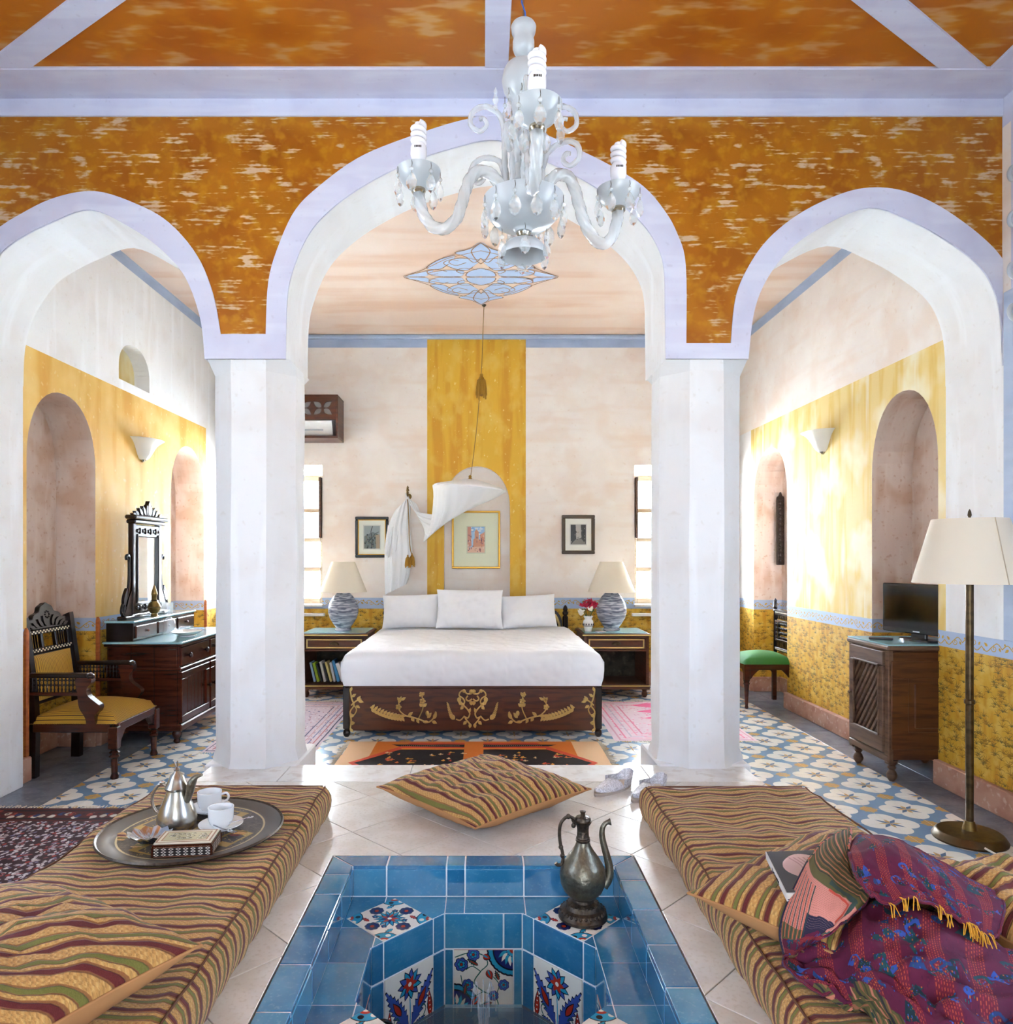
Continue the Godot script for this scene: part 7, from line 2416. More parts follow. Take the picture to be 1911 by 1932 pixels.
func patch(rows: Array, nu: int, nv: int, ripple: float, cyc: float, sd: int) -> Array:
	# fine grid through a coarse net of points
	var lines := []
	for r in rows: lines.append(spl3(r, nu))
	var n: int = lines[0].size()
	var cols := []
	for j in n:
		var c := []
		for l in lines: c.append(l[j])
		cols.append(spline(c, nv))
	var f := FastNoiseLite.new(); f.seed = sd; f.frequency = 2.4; f.fractal_octaves = 2
	var g := []
	for i in cols[0].size():
		var row := []
		for j in n:
			var p: Vector3 = cols[j][i]
			var u := float(j) / (n - 1); var v: float = float(i) / (cols[0].size() - 1)
			p.y += ripple * (sin(u * TAU * cyc + v * 2.0 + f.get_noise_2d(u * 1.5, v * 1.5) * 3.0) * 0.6 + f.get_noise_2d(u * 3 + 9, v * 3) * 0.9) * (0.35 + 0.65 * v)
			row.append(p)
		g.append(row)
	return g

func edge_of(g: Array, which: String) -> Array:
	var r := []
	if which == "first": r = g[0].duplicate()
	elif which == "last": r = g[-1].duplicate()
	elif which == "left":
		for row in g: r.append(row[0])
	else:
		for row in g: r.append(row[-1])
	return r

func throw_part(g: Array, called: String, m1: Material, m2: Material, o: Node, us: float, vs: float, edges: Array) -> void:
	var m := MB.new()
	m.sheet(g, us, vs, false)
	if m.n[0].y < 0:
		m = MB.new(); m.sheet(g, us, vs, true)
	var p := part(m, called, m1, o)
	var b := []
	for row in g:
		var r := []
		for q in row: r.append(q - Vector3(0, 0.007, 0))
		b.append(r)
	m = MB.new(); m.sheet(b, us, vs, true)
	part(m, "lining", m2, p)
	for e in edges:
		m = MB.new()
		var q := []
		for v in edge_of(g, e): q.append(v - Vector3(0, 0.0035, 0))
		m.tube(q, 0.0048, 6)
		part(m, "hem", m1, p)

func soft_things() -> void:
	floor_cushion(-1.335, -0.64, 0.35, 2.94, 3, "long striped floor mattress under the copper tray")
	floor_cushion(0.655, 1.318, 0.35, 2.93, 5, "long striped floor mattress under the plum quilt")
	cushion("striped cushion lying on the floor behind the pool", V(0.0, STEP + 0.072, 3.07), -0.833, 0.64, 0.66, 0.155, 61)
	cushion("striped cushion at the end of the mattress with the tray", V(-1.03, 0.365 + 0.088, 1.455), -0.4826, 0.64, 0.57, 0.2, 62, 0.0, 0.0, 1.04)
	cushion("striped cushion half hidden under the plum quilt, beneath the paperback", V(0.955, 0.365 + 0.075, 1.81), 0.648, 0.67, 0.55, 0.18, 63)
	cushion("striped cushion peeping out behind the plum quilt", V(1.33, 0.365 + 0.07, 1.72), 0.35, 0.36, 0.42, 0.17, 64, 0.12)
	quilt_throw()
	rugs_on_floor()
	bed_net()
	slippers()

func quilt_throw() -> void:
	var o := thing("quilted_throw", "crumpled plum stitched quilt with patchwork lining thrown over the cushion", "throw")
	var A := [[1.04, 0.53, -2.03, 0.90, 0.55, -1.89, 0.768, 0.556, -1.712, 0.684, 0.46, -1.643, 0.687, 0.39, -1.627], [0.979, 0.565, -1.91, 0.84, 0.572, -1.757, 0.742, 0.556, -1.62, 0.694, 0.48, -1.567, 0.695, 0.41, -1.602], [0.897, 0.57, -1.76, 0.843, 0.565, -1.654, 0.781, 0.54, -1.566, 0.727, 0.49, -1.551, 0.711, 0.42, -1.605], [0.866, 0.57, -1.67, 0.855, 0.56, -1.586, 0.791, 0.535, -1.53, 0.739, 0.49, -1.54, 0.711, 0.425, -1.592]]
	var B := [[0.917, 0.56, -1.8, 1.007, 0.56, -1.906, 1.073, 0.565, -1.862, 1.089, 0.57, -1.776, 1.129, 0.55, -1.716, 1.222, 0.5, -1.688], [0.862, 0.595, -1.679, 0.931, 0.62, -1.703, 0.977, 0.615, -1.652, 1.014, 0.595, -1.595, 1.061, 0.56, -1.561, 1.185, 0.5, -1.631], [0.836, 0.58, -1.593, 0.884, 0.60, -1.584, 0.933, 0.6, -1.559, 0.976, 0.58, -1.517, 1.043, 0.55, -1.517, 1.142, 0.495, -1.58], [0.842, 0.565, -1.55, 0.874, 0.575, -1.516, 0.936, 0.575, -1.516, 0.982, 0.555, -1.493, 1.037, 0.52, -1.5, 1.11, 0.48, -1.548]]
	var C := [[0.699, 0.41, -1.605, 0.759, 0.465, -1.581, 0.867, 0.53, -1.607, 0.964, 0.535, -1.571, 1.074, 0.49, -1.546, 1.167, 0.43, -1.548], [0.677, 0.385, -1.615, 0.743, 0.44, -1.548, 0.799, 0.51, -1.481, 0.885, 0.525, -1.443, 1.006, 0.49, -1.448, 1.154, 0.43, -1.487], [0.673, 0.385, -1.544, 0.743, 0.41, -1.502, 0.776, 0.47, -1.401, 0.853, 0.495, -1.358, 0.97, 0.47, -1.366, 1.129, 0.42, -1.414], [0.74, 0.38, -1.496, 0.775, 0.395, -1.437, 0.789, 0.44, -1.334, 0.828, 0.47, -1.273, 0.934, 0.45, -1.289, 1.074, 0.41, -1.32], [0.808, 0.38, -1.479, 0.835, 0.385, -1.396, 0.822, 0.41, -1.278, 0.86, 0.42, -1.238, 0.934, 0.41, -1.239, 1.045, 0.4, -1.24]]
	var D := [[0.797, 0.385, -1.478, 0.834, 0.4, -1.446, 0.862, 0.41, -1.405, 0.893, 0.41, -1.373], [0.775, 0.395, -1.437, 0.805, 0.41, -1.397, 0.837, 0.415, -1.365, 0.873, 0.415, -1.342], [0.777, 0.375, -1.411, 0.81, 0.38, -1.388, 0.847, 0.38, -1.372, 0.888, 0.38, -1.357]]
	throw_part(patch(A, 8, 8, 0.006, 2.0, 71), "turned_back_corner", M.patch, M.quilt, o, 1.0, 0.8, ["first", "left", "right"])
	var gb := patch(B, 8, 9, 0.009, 3.0, 72)
	throw_part(gb, "folded_flap", M.quilt, M.patch, o, 0.75, 0.5, ["first", "last", "left", "right"])
	throw_part(patch(C, 9, 9, 0.03, 3.2, 73), "main_fold", M.quilt, M.patch, o, 0.85, 0.75, ["first", "last", "left", "right"])
	throw_part(patch(D, 6, 6, 0.004, 2.0, 74), "lower_corner", M.patch, M.quilt, o, 0.4, 0.25, ["first", "last", "left", "right"])
	# frayed yellow threads along the flap
	var m := MB.new()
	var rng := RandomNumberGenerator.new(); rng.seed = 91
	var e: Array = gb[-1]
	for i in range(4, e.size() - 1):
		if rng.randf() < 0.62: continue
		for k in 4:
			var p: Vector3 = e[i] + Vector3(rng.randf_range(-0.008, 0.008), -0.002, 0)
			var q := p + Vector3(rng.randf_range(-0.012, 0.012), -0.012, rng.randf_range(0.004, 0.014))
			m.tube([p, p.lerp(q, 0.5) + Vector3(0, 0.004, 0.004), q + Vector3(rng.randf_range(-0.006, 0.006), -0.012, 0.004)], 0.0011, 5)
	var fr := part(m, "frayed_threads", plain(c8(214, 150, 36), 0.8), o)
	fr.set_meta("kind", "stuff")

func rug(called: String, label: String, x0: float, d0: float, x1: float, d1: float, m1: Material, turn90: bool, sd: int, ends: String, th := 0.009) -> void:
	var o := thing(called, label, "rug", V((x0 + x1) / 2, 0.001, (d0 + d1) / 2))
	var W := (x1 - x0) / 2; var L := (d1 - d0) / 2
	var f := FastNoiseLite.new(); f.seed = sd; f.frequency = 1.4
	var g := []; var uv := []
	for i in 25:
		var row := []; var ru := []
		for j in 25:
			var u := j / 24.0; var v := i / 24.0
			var e := maxf(absf(u - 0.5), absf(v - 0.5)) * 2
			var x := lerpf(-W, W, u) + f.get_noise_2d(v * 3, 5) * 0.012 * (1 if u == 0 or u == 1 else 0); var z := lerpf(L, -L, v)
			row.append(Vector3(x, (th + f.get_noise_2d(x * 4, z * 4) * 0.003) if e < 0.999 else 0.001, z))
			ru.append(Vector2(v, u) if turn90 else Vector2(u, 1 - v))
		g.append(row); uv.append(ru)
	var m := MB.new(); m.sheet(g, 1, 1, false, false, uv)
	part(m, "pile", m1, o)
	m = MB.new()
	var rng := RandomNumberGenerator.new(); rng.seed = sd
	var n := 70
	for k in n:
		for s in [-1.0, 1.0]:
			var a := Vector3(s * W, 0.004, lerpf(-L, L, (k + 0.5) / n)) if ends == "x" else Vector3(lerpf(-W, W, (k + 0.5) / n), 0.004, s * L)
			var b := a + (Vector3(s * rng.randf_range(0.02, 0.045), -0.002, rng.randf_range(-0.012, 0.012)) if ends == "x" else Vector3(rng.randf_range(-0.012, 0.012), -0.002, s * rng.randf_range(0.02, 0.04)))
			m.tube([a, b], 0.0022, 4)
	var fr := part(m, "fringe", plain(c8(216, 204, 182), 0.9), o)
	fr.set_meta("kind", "stuff")

func rugs_on_floor() -> void:
	rug("knotted_rug", "dark red and navy knotted rug beside the mattress with the tray", -2.55, 1.6, -1.43, 3.69, M.rug_dark, true, 81, "z")
	rug("kilim", "orange kilim with black field lying at the foot of the bed", -0.93, 3.95, 0.80, 5.02, M.kilim, false, 82, "x", 0.006)
	rug("runner_rug", "faded mauve runner beside the nightstand with books", -1.88, 4.74, -1.12, 6.4, M.runner0, false, 83, "z", 0.006)
	rug("runner_rug", "faded pink runner beside the nightstand under the flowers", 0.93, 5.03, 1.94, 6.4, M.runner1, false, 84, "z", 0.006)

func tassel(parent: Node, at: Vector3, s: float) -> void:
	var m := MB.new()
	m.lathe([[0.0, -0.02 * s], [0.01 * s, -0.018 * s], [0.012 * s, -0.008 * s], [0.008 * s, 0.0], [0.0, 0.004 * s]], 12, Transform3D(Basis(), at))
	m.lathe([[0.0, -0.15 * s], [0.034 * s, -0.152 * s], [0.032 * s, -0.1 * s], [0.026 * s, -0.05 * s], [0.018 * s, -0.03 * s], [0.012 * s, -0.02 * s], [0.0, -0.018 * s]], 14, Transform3D(Basis(), at))
	for k in 12:
		var a := TAU * k / 12
		m.tube([at + Vector3(cos(a) * 0.024 * s, -0.045 * s, sin(a) * 0.024 * s), at + Vector3(cos(a) * 0.034 * s, -0.11 * s, sin(a) * 0.034 * s), at + Vector3(cos(a) * 0.036 * s, (-0.155 - 0.012 * (k % 3)) * s, sin(a) * 0.036 * s)], 0.006 * s, 5)
	part(m, "tassel", M.tassel, parent)
	m = MB.new(); m.lathe([[0.024 * s, -0.052 * s], [0.029 * s, -0.048 * s], [0.025 * s, -0.043 * s]], 14, Transform3D(Basis(), at))
	part(m, "tassel_band", M.rope, parent)

func bed_net() -> void:
	var o := thing("tasselled_net_rope", "thin rope with two gold tassels hanging from the painted ceiling medallion", "rope", Vector3.ZERO)  # the rope that the mosquito net hangs from
	var m := MB.new()
	m.tube(spl3([0.005, CEIL2, -6.38, -0.012, 3.1, -6.42, -0.022, 2.93, -6.44, -0.06, 2.5, -6.57, -0.12, 2.05, -6.74], 8), 0.004, 6)
	part(m, "cord", M.rope, o)
	m = MB.new(); m.lathe([[0.0, 0.0], [0.02, 0.0], [0.02, 0.008], [0.008, 0.02], [0.0, 0.02]], 12, Transform3D(Basis.from_scale(Vector3(1, -1, 1)), Vector3(0.005, CEIL2, -6.38)))
	part(m, "ceiling_ring", M.bronze, o)
	tassel(o, Vector3(-0.018, 2.94, -6.42), 1.25)
	tassel(o, Vector3(-0.125, 2.06, -6.71), 1.25)
	# the net: hoop, gathered swag, hanging tail
	var n := thing("mosquito_net", "white mosquito net swept from its hoop to a wall hook and knotted down", "net")
	var S := [   # centre, first half-axis, second half-axis
		[Vector3(-0.13, 2.035, -6.74), Vector3(0.02, 0.0, 0.0), Vector3(0, 0, 0.02)],
		[Vector3(-0.13, 1.99, -6.75), Vector3(0.22, -0.015, 0.0), Vector3(0, 0, 0.16)],
		[Vector3(-0.13, 1.952, -6.77), Vector3(0.335, -0.03, 0.0), Vector3(0, 0, 0.235)],
		[Vector3(-0.145, 1.90, -6.79), Vector3(0.325, 0.0, 0.0), Vector3(0, 0, 0.235)],
		[Vector3(-0.215, 1.765, -6.85), Vector3(0.27, 0.07, 0.0), Vector3(0.02, 0, 0.2)],
		[Vector3(-0.345, 1.635, -6.93), Vector3(0.185, 0.12, 0.0), Vector3(0.02, 0, 0.15)],
		[Vector3(-0.50, 1.575, -7.02), Vector3(0.085, 0.125, 0.0), Vector3(0.02, 0, 0.11)],
		[Vector3(-0.62, 1.655, -7.1), Vector3(-0.035, 0.085, 0.0), Vector3(0.0, 0, 0.08)],
		[Vector3(-0.72, 1.85, -7.18), Vector3(-0.05, 0.03, 0.0), Vector3(0, 0, 0.05)],
		[Vector3(-0.765, 1.885, -7.2), Vector3(-0.012, 0.05, 0.0), Vector3(0, 0, 0.045)],
		[Vector3(-0.80, 1.82, -7.2), Vector3(0.06, 0.03, 0.0), Vector3(0, 0, 0.045)],
		[Vector3(-0.845, 1.6, -7.19), Vector3(0.10, 0.01, 0.0), Vector3(0, 0, 0.05)],
		[Vector3(-0.85, 1.36, -7.19), Vector3(0.125, 0.0, 0.0), Vector3(0, 0, 0.055)],
		[Vector3(-0.865, 1.12, -7.19), Vector3(0.115, 0.02, 0.0), Vector3(0, 0, 0.05)],
		[Vector3(-0.88, 0.97, -7.19), Vector3(0.10, 0.05, 0.0), Vector3(0, 0, 0.045)]]
	var cs := []; var as_ := []; var bs := []
	for e in S:
		cs.append(e[0]); as_.append(e[1]); bs.append(e[2])
	cs = spline(cs, 6); as_ = spline(as_, 6); bs = spline(bs, 6)
	var g := []
	for i in cs.size():
		var row := []
		var pl_ := smoothstep(14.0, 40.0, i) 
		for k in 73:
			var a := TAU * k / 72
			var r := 1.0 + 0.10 * pl_ * cos(11 * a + i * 0.05) + 0.05 * pl_ * cos(5 * a + 1.3 - i * 0.07)
			if i > 12 and i <= 40: r += 0.03 * cos(17 * a)
			var p: Vector3 = cs[i] + (as_[i] * cos(a) + bs[i] * sin(a)) * r
			p.z = maxf(p.z, -7.262)
			row.append(p)
		g.append(row)
	m = MB.new(); m.sheet(g, 1, 1, false, true)
	part(m, "net_cloth", M.net, n)
	m = MB.new()
	var rg := []
	for k in 49:
		var a := TAU * k / 48
		rg.append(Vector3(-0.13, 1.95, -6.77) + Vector3(0.335, -0.03, 0) * cos(a) + Vector3(0, 0, 0.235) * sin(a))
	m.tube(rg, 0.006, 6)
	part(m, "hoop", M.linen, n)
	# frill hanging outside the tail
	var fr := []
	for i in 9:
		var row := []
		for j in 25:
			var u := j / 24.0; var v := i / 8.0
			row.append(Vector3(-0.955 + u * 0.14 - v * 0.03, 1.62 - v * 0.3 - 0.03 * sin(u * 6), -7.15 + 0.02 * sin(u * 24 + v * 2) * (0.3 + v)))
		fr.append(row)
	m = MB.new(); m.sheet(fr, 1, 1, true)
	part(m, "net_frill", M.net, n)
	# wall hook and the tie with two small tassels
	var h := thing("wall_hook", "ornate brass wall hook carrying the net", "hook", V(-0.76, 1.91, BACK))
	m = MB.new()
	m.lathe([[0.0, 0.0], [0.03, 0.0], [0.03, 0.006], [0.015, 0.014], [0.0, 0.015]], 16, Transform3D(Basis(Vector3.RIGHT, PI / 2), Vector3.ZERO))
	m.tube(spl3([0, 0, 0.0, 0, -0.01, 0.06, 0, 0.01, 0.13, 0, 0.05, 0.15, 0, 0.07, 0.145], 5), 0.008, 8)
	m.lathe([[0.006, 0.0], [0.014, 0.01], [0.006, 0.02], [0.018, 0.035], [0.008, 0.05], [0.012, 0.062], [0.0, 0.085]], 12, Transform3D(Basis(), Vector3(0, 0.02, 0.10)))
	part(m, "hook", M.brass, h)
	var t := thing("net_tie", "hanging tie with two small brass-coloured tassels below the wall hook", "tie", Vector3.ZERO)
	m = MB.new()
	m.tube(spl3([-0.755, 1.87, -7.13, -0.745, 1.7, -7.12, -0.74, 1.5, -7.13, -0.73, 1.38, -7.14, -0.72, 1.33, -7.15], 6), 0.005, 6)
	part(m, "cord", M.rope, t)
	tassel(t, Vector3(-0.715, 1.33, -7.16), 0.75)
	tassel(t, Vector3(-0.755, 1.315, -7.14), 0.72)

func slippers() -> void:
	for s in 2:
		var o := thing("slipper", "silver-white pointed slipper standing clear of the floor mattress" if s == 0 else "silver-white pointed slipper partly hidden by the floor mattress", "slipper", V(0.59, STEP, 3.27) if s == 0 else V(0.735, STEP, 3.2), -0.75 if s == 0 else -0.7, "slippers behind the pool")
		var W := func(t: float) -> float: return 0.056 * pow(sin(PI * clampf(0.03 + t * 0.97, 0, 1)), 0.55) * (1.0 - 0.32 * t) + 0.002
		var m := MB.new()
		var outl := PackedVector2Array()
		for k in 21: outl.append(Vector2(W.call(k / 20.0), -0.13 + 0.27 * k / 20.0))
		for k in range(20, -1, -1): outl.append(Vector2(-W.call(k / 20.0), -0.13 + 0.27 * k / 20.0))
		m.prism(outl, 0.0, 0.012, Transform3D(Basis(Vector3.RIGHT, Vector3(0, 0, 1), Vector3(0, 1, 0)), Vector3.ZERO), 0.003)
		part(m, "sole", plain(c8(176, 160, 146), 0.7), o)
		m = MB.new()
		var g := []
		for i in 13:
			var t := 0.42 + 0.58 * i / 12.0
			var row := []
			var w: float = W.call(t)
			for k in 17:
				var a := PI * k / 16
				row.append(Vector3(cos(a) * w * 1.02, 0.012 + sin(a) * (0.042 - 0.026 * i / 12.0) + 0.012 * pow(i / 12.0, 4), -0.13 + 0.27 * t + (0.02 * (1 - absf(cos(a))) if i == 0 else 0.0)))
			g.append(row)
		m.sheet(g, 1, 1, true)
		part(m, "vamp", M.slipper, o)
		m = MB.new()
		g = []
		for i in 9:
			var row := []
			var v := i / 8.0
			for k in 25:
				var u := k / 24.0 * 2 - 1
				var t := absf(u) * 0.42
				var w: float = W.call(maxf(t, 0.0))
				var hh := 0.028 + (0.03 * pow(maxf(0.0, 1 - absf(u) * 3.0), 1.0)) + 0.012 * absf(u)
				row.append(Vector3(signf(u) * w * (1.0 + 0.04 * v) if absf(u) > 0.02 else 0.0, 0.01 + hh * v, -0.13 + 0.27 * t - 0.02 * v * (1 - absf(u))))
			g.append(row)
		m.sheet(g, 1, 1, true)
		part(m, "quarter", M.slipper, o)
		m = MB.new(); m.prism(outl, 0.0121, 0.0135, Transform3D(Basis(Vector3.RIGHT, Vector3(0, 0, 1), Vector3(0, 1, 0)), Vector3.ZERO))
		part(m, "insole", plain(c8(206, 186, 166), 0.8), o)

# ---------- tray, coffee things, ewer, book ----------
func tableware() -> void:
	var Y := 0.372
	var o := thing("copper_tray", "large round engraved metal tray lying on the striped floor mattress", "tray", V(-0.985, Y - 0.006, 2.424))
	var m := MB.new()
	var R := 0.292
	# flat engraved field with uv over the disc, raised rim
	var g := []; var uv := []
	for i in 14:
		var row := []; var ru := []
		var u := i / 13.0
		for k in 65:
			var a := TAU * k / 64
			var r := u * R
			var y := 0.006
			if u > 0.82: y = 0.006 + 0.010 * smoothstep(0.82, 0.93, u)
			row.append(Vector3(cos(a) * r, y, sin(a) * r)); ru.append(Vector2(0.5 + cos(a) * u * 0.5, 0.5 + sin(a) * u * 0.5))
		g.append(row); uv.append(ru)
	m.sheet(g, 1, 1, true, true, uv)
	part(m, "engraved_field", M.tray, o)
	m = MB.new()
	m.lathe([[0.0, 0.0], [R * 0.85, 0.0], [R, 0.01], [R + 0.006, 0.016], [R + 0.002, 0.021], [R - 0.004, 0.0165]], 64)
	part(m, "rim", M.pewter_dark, o)
	var T := Y + 0.003
	# coffee pot
	var p := thing("coffee_pot", "silver Arab coffee pot with curved spout standing on the tray", "coffee pot", V(-1.052, T, 2.455), 0.0)
	m = MB.new()
	m.lathe([[0.0, 0.0], [0.058, 0.0], [0.064, 0.008], [0.066, 0.028], [0.06, 0.055], [0.047, 0.085], [0.036, 0.112], [0.033, 0.125], [0.036, 0.13], [0.0, 0.131]], 32)
	part(m, "body", M.silver, p)
	m = MB.new()
	m.lathe([[0.038, 0.129], [0.04, 0.135], [0.036, 0.142], [0.028, 0.158], [0.022, 0.175], [0.012, 0.184], [0.008, 0.19], [0.011, 0.196], [0.005, 0.202], [0.0, 0.204]], 24)
	var lid := part(m, "lid", M.silver, p)
	m = MB.new()
	m.tube([Vector3(0, 0.2, 0), Vector3(-0.004, 0.21, 0), Vector3(-0.008, 0.222, 0)], 0.0022, 6); m.tube([Vector3(0, 0.2, 0), Vector3(0.003, 0.211, 0), Vector3(0.002, 0.224, 0)], 0.0022, 6)
	part(m, "crescent_finial", M.silver, lid)
	m = MB.new()
	var sp := spl3([0.036, 0.085, 0.006, 0.048, 0.12, 0.008, 0.055, 0.15, 0.01, 0.07, 0.172, 0.012, 0.092, 0.18, 0.014], 5)
	var rr := []
	for i in sp.size(): rr.append(lerpf(0.016, 0.006, float(i) / sp.size()) + 0.012 * exp(-pow((float(i) / sp.size() - 0.45) / 0.3, 2)))
	m.tube(sp, rr, 10, 0, 0, 0, 0.6)
	part(m, "spout", M.pewter, p)
	m = MB.new()
	m.tube(spl3([-0.034, 0.136, 0, -0.052, 0.146, 0.0, -0.068, 0.135, 0, -0.082, 0.11, 0, -0.084, 0.08, 0, -0.074, 0.055, 0, -0.06, 0.045, 0], 6), 0.0055, 8)
	m.ball(Vector3(-0.05, 0.15, 0), Vector3(0.012, 0.006, 0.008), 8, 5)
	part(m, "handle", M.silver, p)
	# cups and saucers
	for s in 2:
		var at := V(-0.895, T, 2.44) if s == 0 else V(-0.995, T, 2.60)
		var sc := thing("saucer", "white saucer under the nearer cup on the tray" if s == 0 else "white saucer under the cup behind the coffee pot", "saucer", at, 0, "saucers on the tray")
		m = MB.new(); m.lathe([[0.0, 0.0], [0.04, 0.0], [0.042, 0.004], [0.066, 0.013], [0.073, 0.016], [0.073, 0.0185], [0.065, 0.016], [0.036, 0.007], [0.0, 0.006]], 36)
		part(m, "dish", M.porcelain, sc)
		var c := thing("coffee_cup", "white coffee cup nearest the inlaid box on the tray" if s == 0 else "white coffee cup behind the coffee pot on the tray", "cup", at + Vector3(0, 0.0065, 0), [2.2, 0.2][s], "coffee cups on the tray")
		m = MB.new()
		m.lathe([[0.0, 0.0], [0.026, 0.0], [0.028, 0.004], [0.036, 0.012], [0.041, 0.026], [0.0425, 0.062], [0.0425, 0.066], [0.0395, 0.066], [0.038, 0.03], [0.03, 0.012], [0.0, 0.01]], 36)
		part(m, "bowl", M.porcelain, c)
		m = MB.new()
		m.tube(spl3([0.04, 0.052, 0, 0.058, 0.056, 0, 0.066, 0.044, 0, 0.06, 0.03, 0, 0.041, 0.024, 0], 6), 0.0042, 8)
		part(m, "handle", M.porcelain, c)
	# spoons
	for s in 2:
		var sp2 := thing("teaspoon", "small silver spoon on the saucer of the nearer cup" if s == 0 else "small silver fork lying across the edge of the nearer saucer", "spoon" if s == 0 else "fork", V(-0.838, T + 0.021, 2.445) if s == 0 else V(-0.868, T + 0.021, 2.375), 0.7 if s == 0 else -0.6)
		m = MB.new()
		m.tube([Vector3(-0.045, 0.003, 0), Vector3(0, 0.001, 0), Vector3(0.035, 0.004, 0)], 0.0022, 6)
		m.ball(Vector3(0.042, 0.003, 0), Vector3(0.014, 0.003, 0.009), 10, 6)
		if s == 1:
			for k in 3: m.tube([Vector3(0.05, 0.003, (k - 1) * 0.006), Vector3(0.07, 0.003, (k - 1) * 0.007)], 0.0015, 5)
		part(m, "bowl_and_stem", M.steel, sp2)
	# inlaid box
	var b := thing("inlaid_box", "small mother-of-pearl inlaid box on the tray", "box", V(-0.935, T, 2.26), 0.1)
	var bw := 0.176; var bd := 0.108; var bh := 0.046
	m = MB.new()
	m.quad(Vector3(-bw / 2, 0, bd / 2), Vector3(bw / 2, 0, bd / 2), Vector3(bw / 2, bh * 0.66, bd / 2), Vector3(-bw / 2, bh * 0.66, bd / 2), Vector3.BACK)
	m.quad(Vector3(bw / 2, 0, -bd / 2), Vector3(-bw / 2, 0, -bd / 2), Vector3(-bw / 2, bh * 0.66, -bd / 2), Vector3(bw / 2, bh * 0.66, -bd / 2), Vector3.FORWARD)
	for s in [-1.0, 1.0]: m.quad(Vector3(s * bw / 2, 0, bd / 2), Vector3(s * bw / 2, 0, -bd / 2), Vector3(s * bw / 2, bh * 0.66, -bd / 2), Vector3(s * bw / 2, bh * 0.66, bd / 2), Vector3(s, 0, 0), Vector2(0, 1), Vector2(0.6, 1), Vector2(0.6, 0), Vector2(0, 0))
	m.quad(Vector3(-bw / 2, 0, bd / 2), Vector3(bw / 2, 0, bd / 2), Vector3(bw / 2, 0, -bd / 2), Vector3(-bw / 2, 0, -bd / 2), Vector3.DOWN)
	part(m, "body", M.inlay_side, b)
	m = MB.new()
	m.box(Vector3(0, bh * 0.74, 0), Vector3(bw + 0.003, bh * 0.14, bd + 0.003), 0.0015)
	var bl := part(m, "lid", M.mahogany, b)
	m = MB.new(); m.box(Vector3(0, bh * 0.86, 0), Vector3(bw - 0.004, bh * 0.14, bd - 0.004), 0.002)
	part(m, "bone_edge", plain(c8(216, 206, 180), 0.35), bl)
	m = MB.new()
	var z := bd / 2 - 0.006; var x := bw / 2 - 0.006; var y := bh * 0.935
	m.quad(Vector3(-x, y, z), Vector3(x, y, z), Vector3(x, y, -z), Vector3(-x, y, -z), Vector3.UP)
	part(m, "inlaid_top", M.inlay_top, bl)
	m = MB.new()
	for sx in [-1.0, 1.0]:
		for sz in [-1.0, 1.0]: m.box(Vector3(sx * (bw / 2), bh * 0.33, sz * bd / 2), Vector3(0.007, bh * 0.66, 0.007), 0.001)
	part(m, "corner_strip", M.mahogany, b)
	# fluted silver dish
	m = MB.new()
	g = []
	for i in 9:
		var row := []
		var u := i / 8.0
		for k in 49:
			var a := TAU * k / 48
			var r := 0.07 * u * (1.0 + 0.05 * cos(12 * a) * u)
			row.append(Vector3(cos(a) * r, 0.003 + 0.024 * pow(u, 2.2) + 0.004 * cos(12 * a) * u, sin(a) * r * 0.8))
		g.append(row)
	m.sheet(g, 1, 1, true, true)
	m.lathe([[0.0, 0.0], [0.03, 0.0], [0.034, 0.004], [0.0, 0.005]], 24)
	var fd := solo(m, "fluted_dish", M.steel, "small fluted silver dish behind the inlaid box", "dish")
	fd.position = V(-1.085, T, 2.325)
	ewer()
	# paperback tucked under the quilt
	var bk := thing("paperback", "dark paperback with a pale draped figure on its cover, tucked under the quilt", "book")
	bk.transform = Transform3D(Basis(Vector3.UP, -0.16) * Basis.from_euler(Vector3(0.05, 0, 0.1)), Vector3(0.795, 0.523, -1.75))
	m = MB.new(); m.box(Vector3(0, 0, 0), Vector3(0.148, 0.016, 0.205), 0.001)
	part(m, "pages", plain(c8(232, 226, 212), 0.8), bk)
	m = MB.new(); m.box(Vector3(0, 0.009, 0), Vector3(0.152, 0.002, 0.21)); m.box(Vector3(0, -0.009, 0), Vector3(0.152, 0.002, 0.21))
	m.box(Vector3(-0.076, 0, 0), Vector3(0.002, 0.02, 0.21))
	var cv := part(m, "cover", plain(c8(222, 220, 216), 0.4), bk)
	m = MB.new(); m.quad(Vector3(-0.075, 0.0104, 0.104), Vector3(0.075, 0.0104, 0.104), Vector3(0.075, 0.0104, -0.104), Vector3(-0.075, 0.0104, -0.104), Vector3.UP)
	part(m, "cover_print", M.cover, cv)
	var tm := TextMesh.new()
	var fo := SystemFont.new(); fo.font_names = PackedStringArray(["Droid Serif"])
	tm.font = fo; tm.text = "The Beautiful"; tm.font_size = 16; tm.pixel_size = 0.0007; tm.depth = 0.0006
	tm.material = M.black
	put(tm, "spine_title", cv, Transform3D(Basis(Vector3(0, 0, 1), Vector3.UP, Vector3(-1, 0, 0)), Vector3(-0.0774, -0.003, 0.0)))

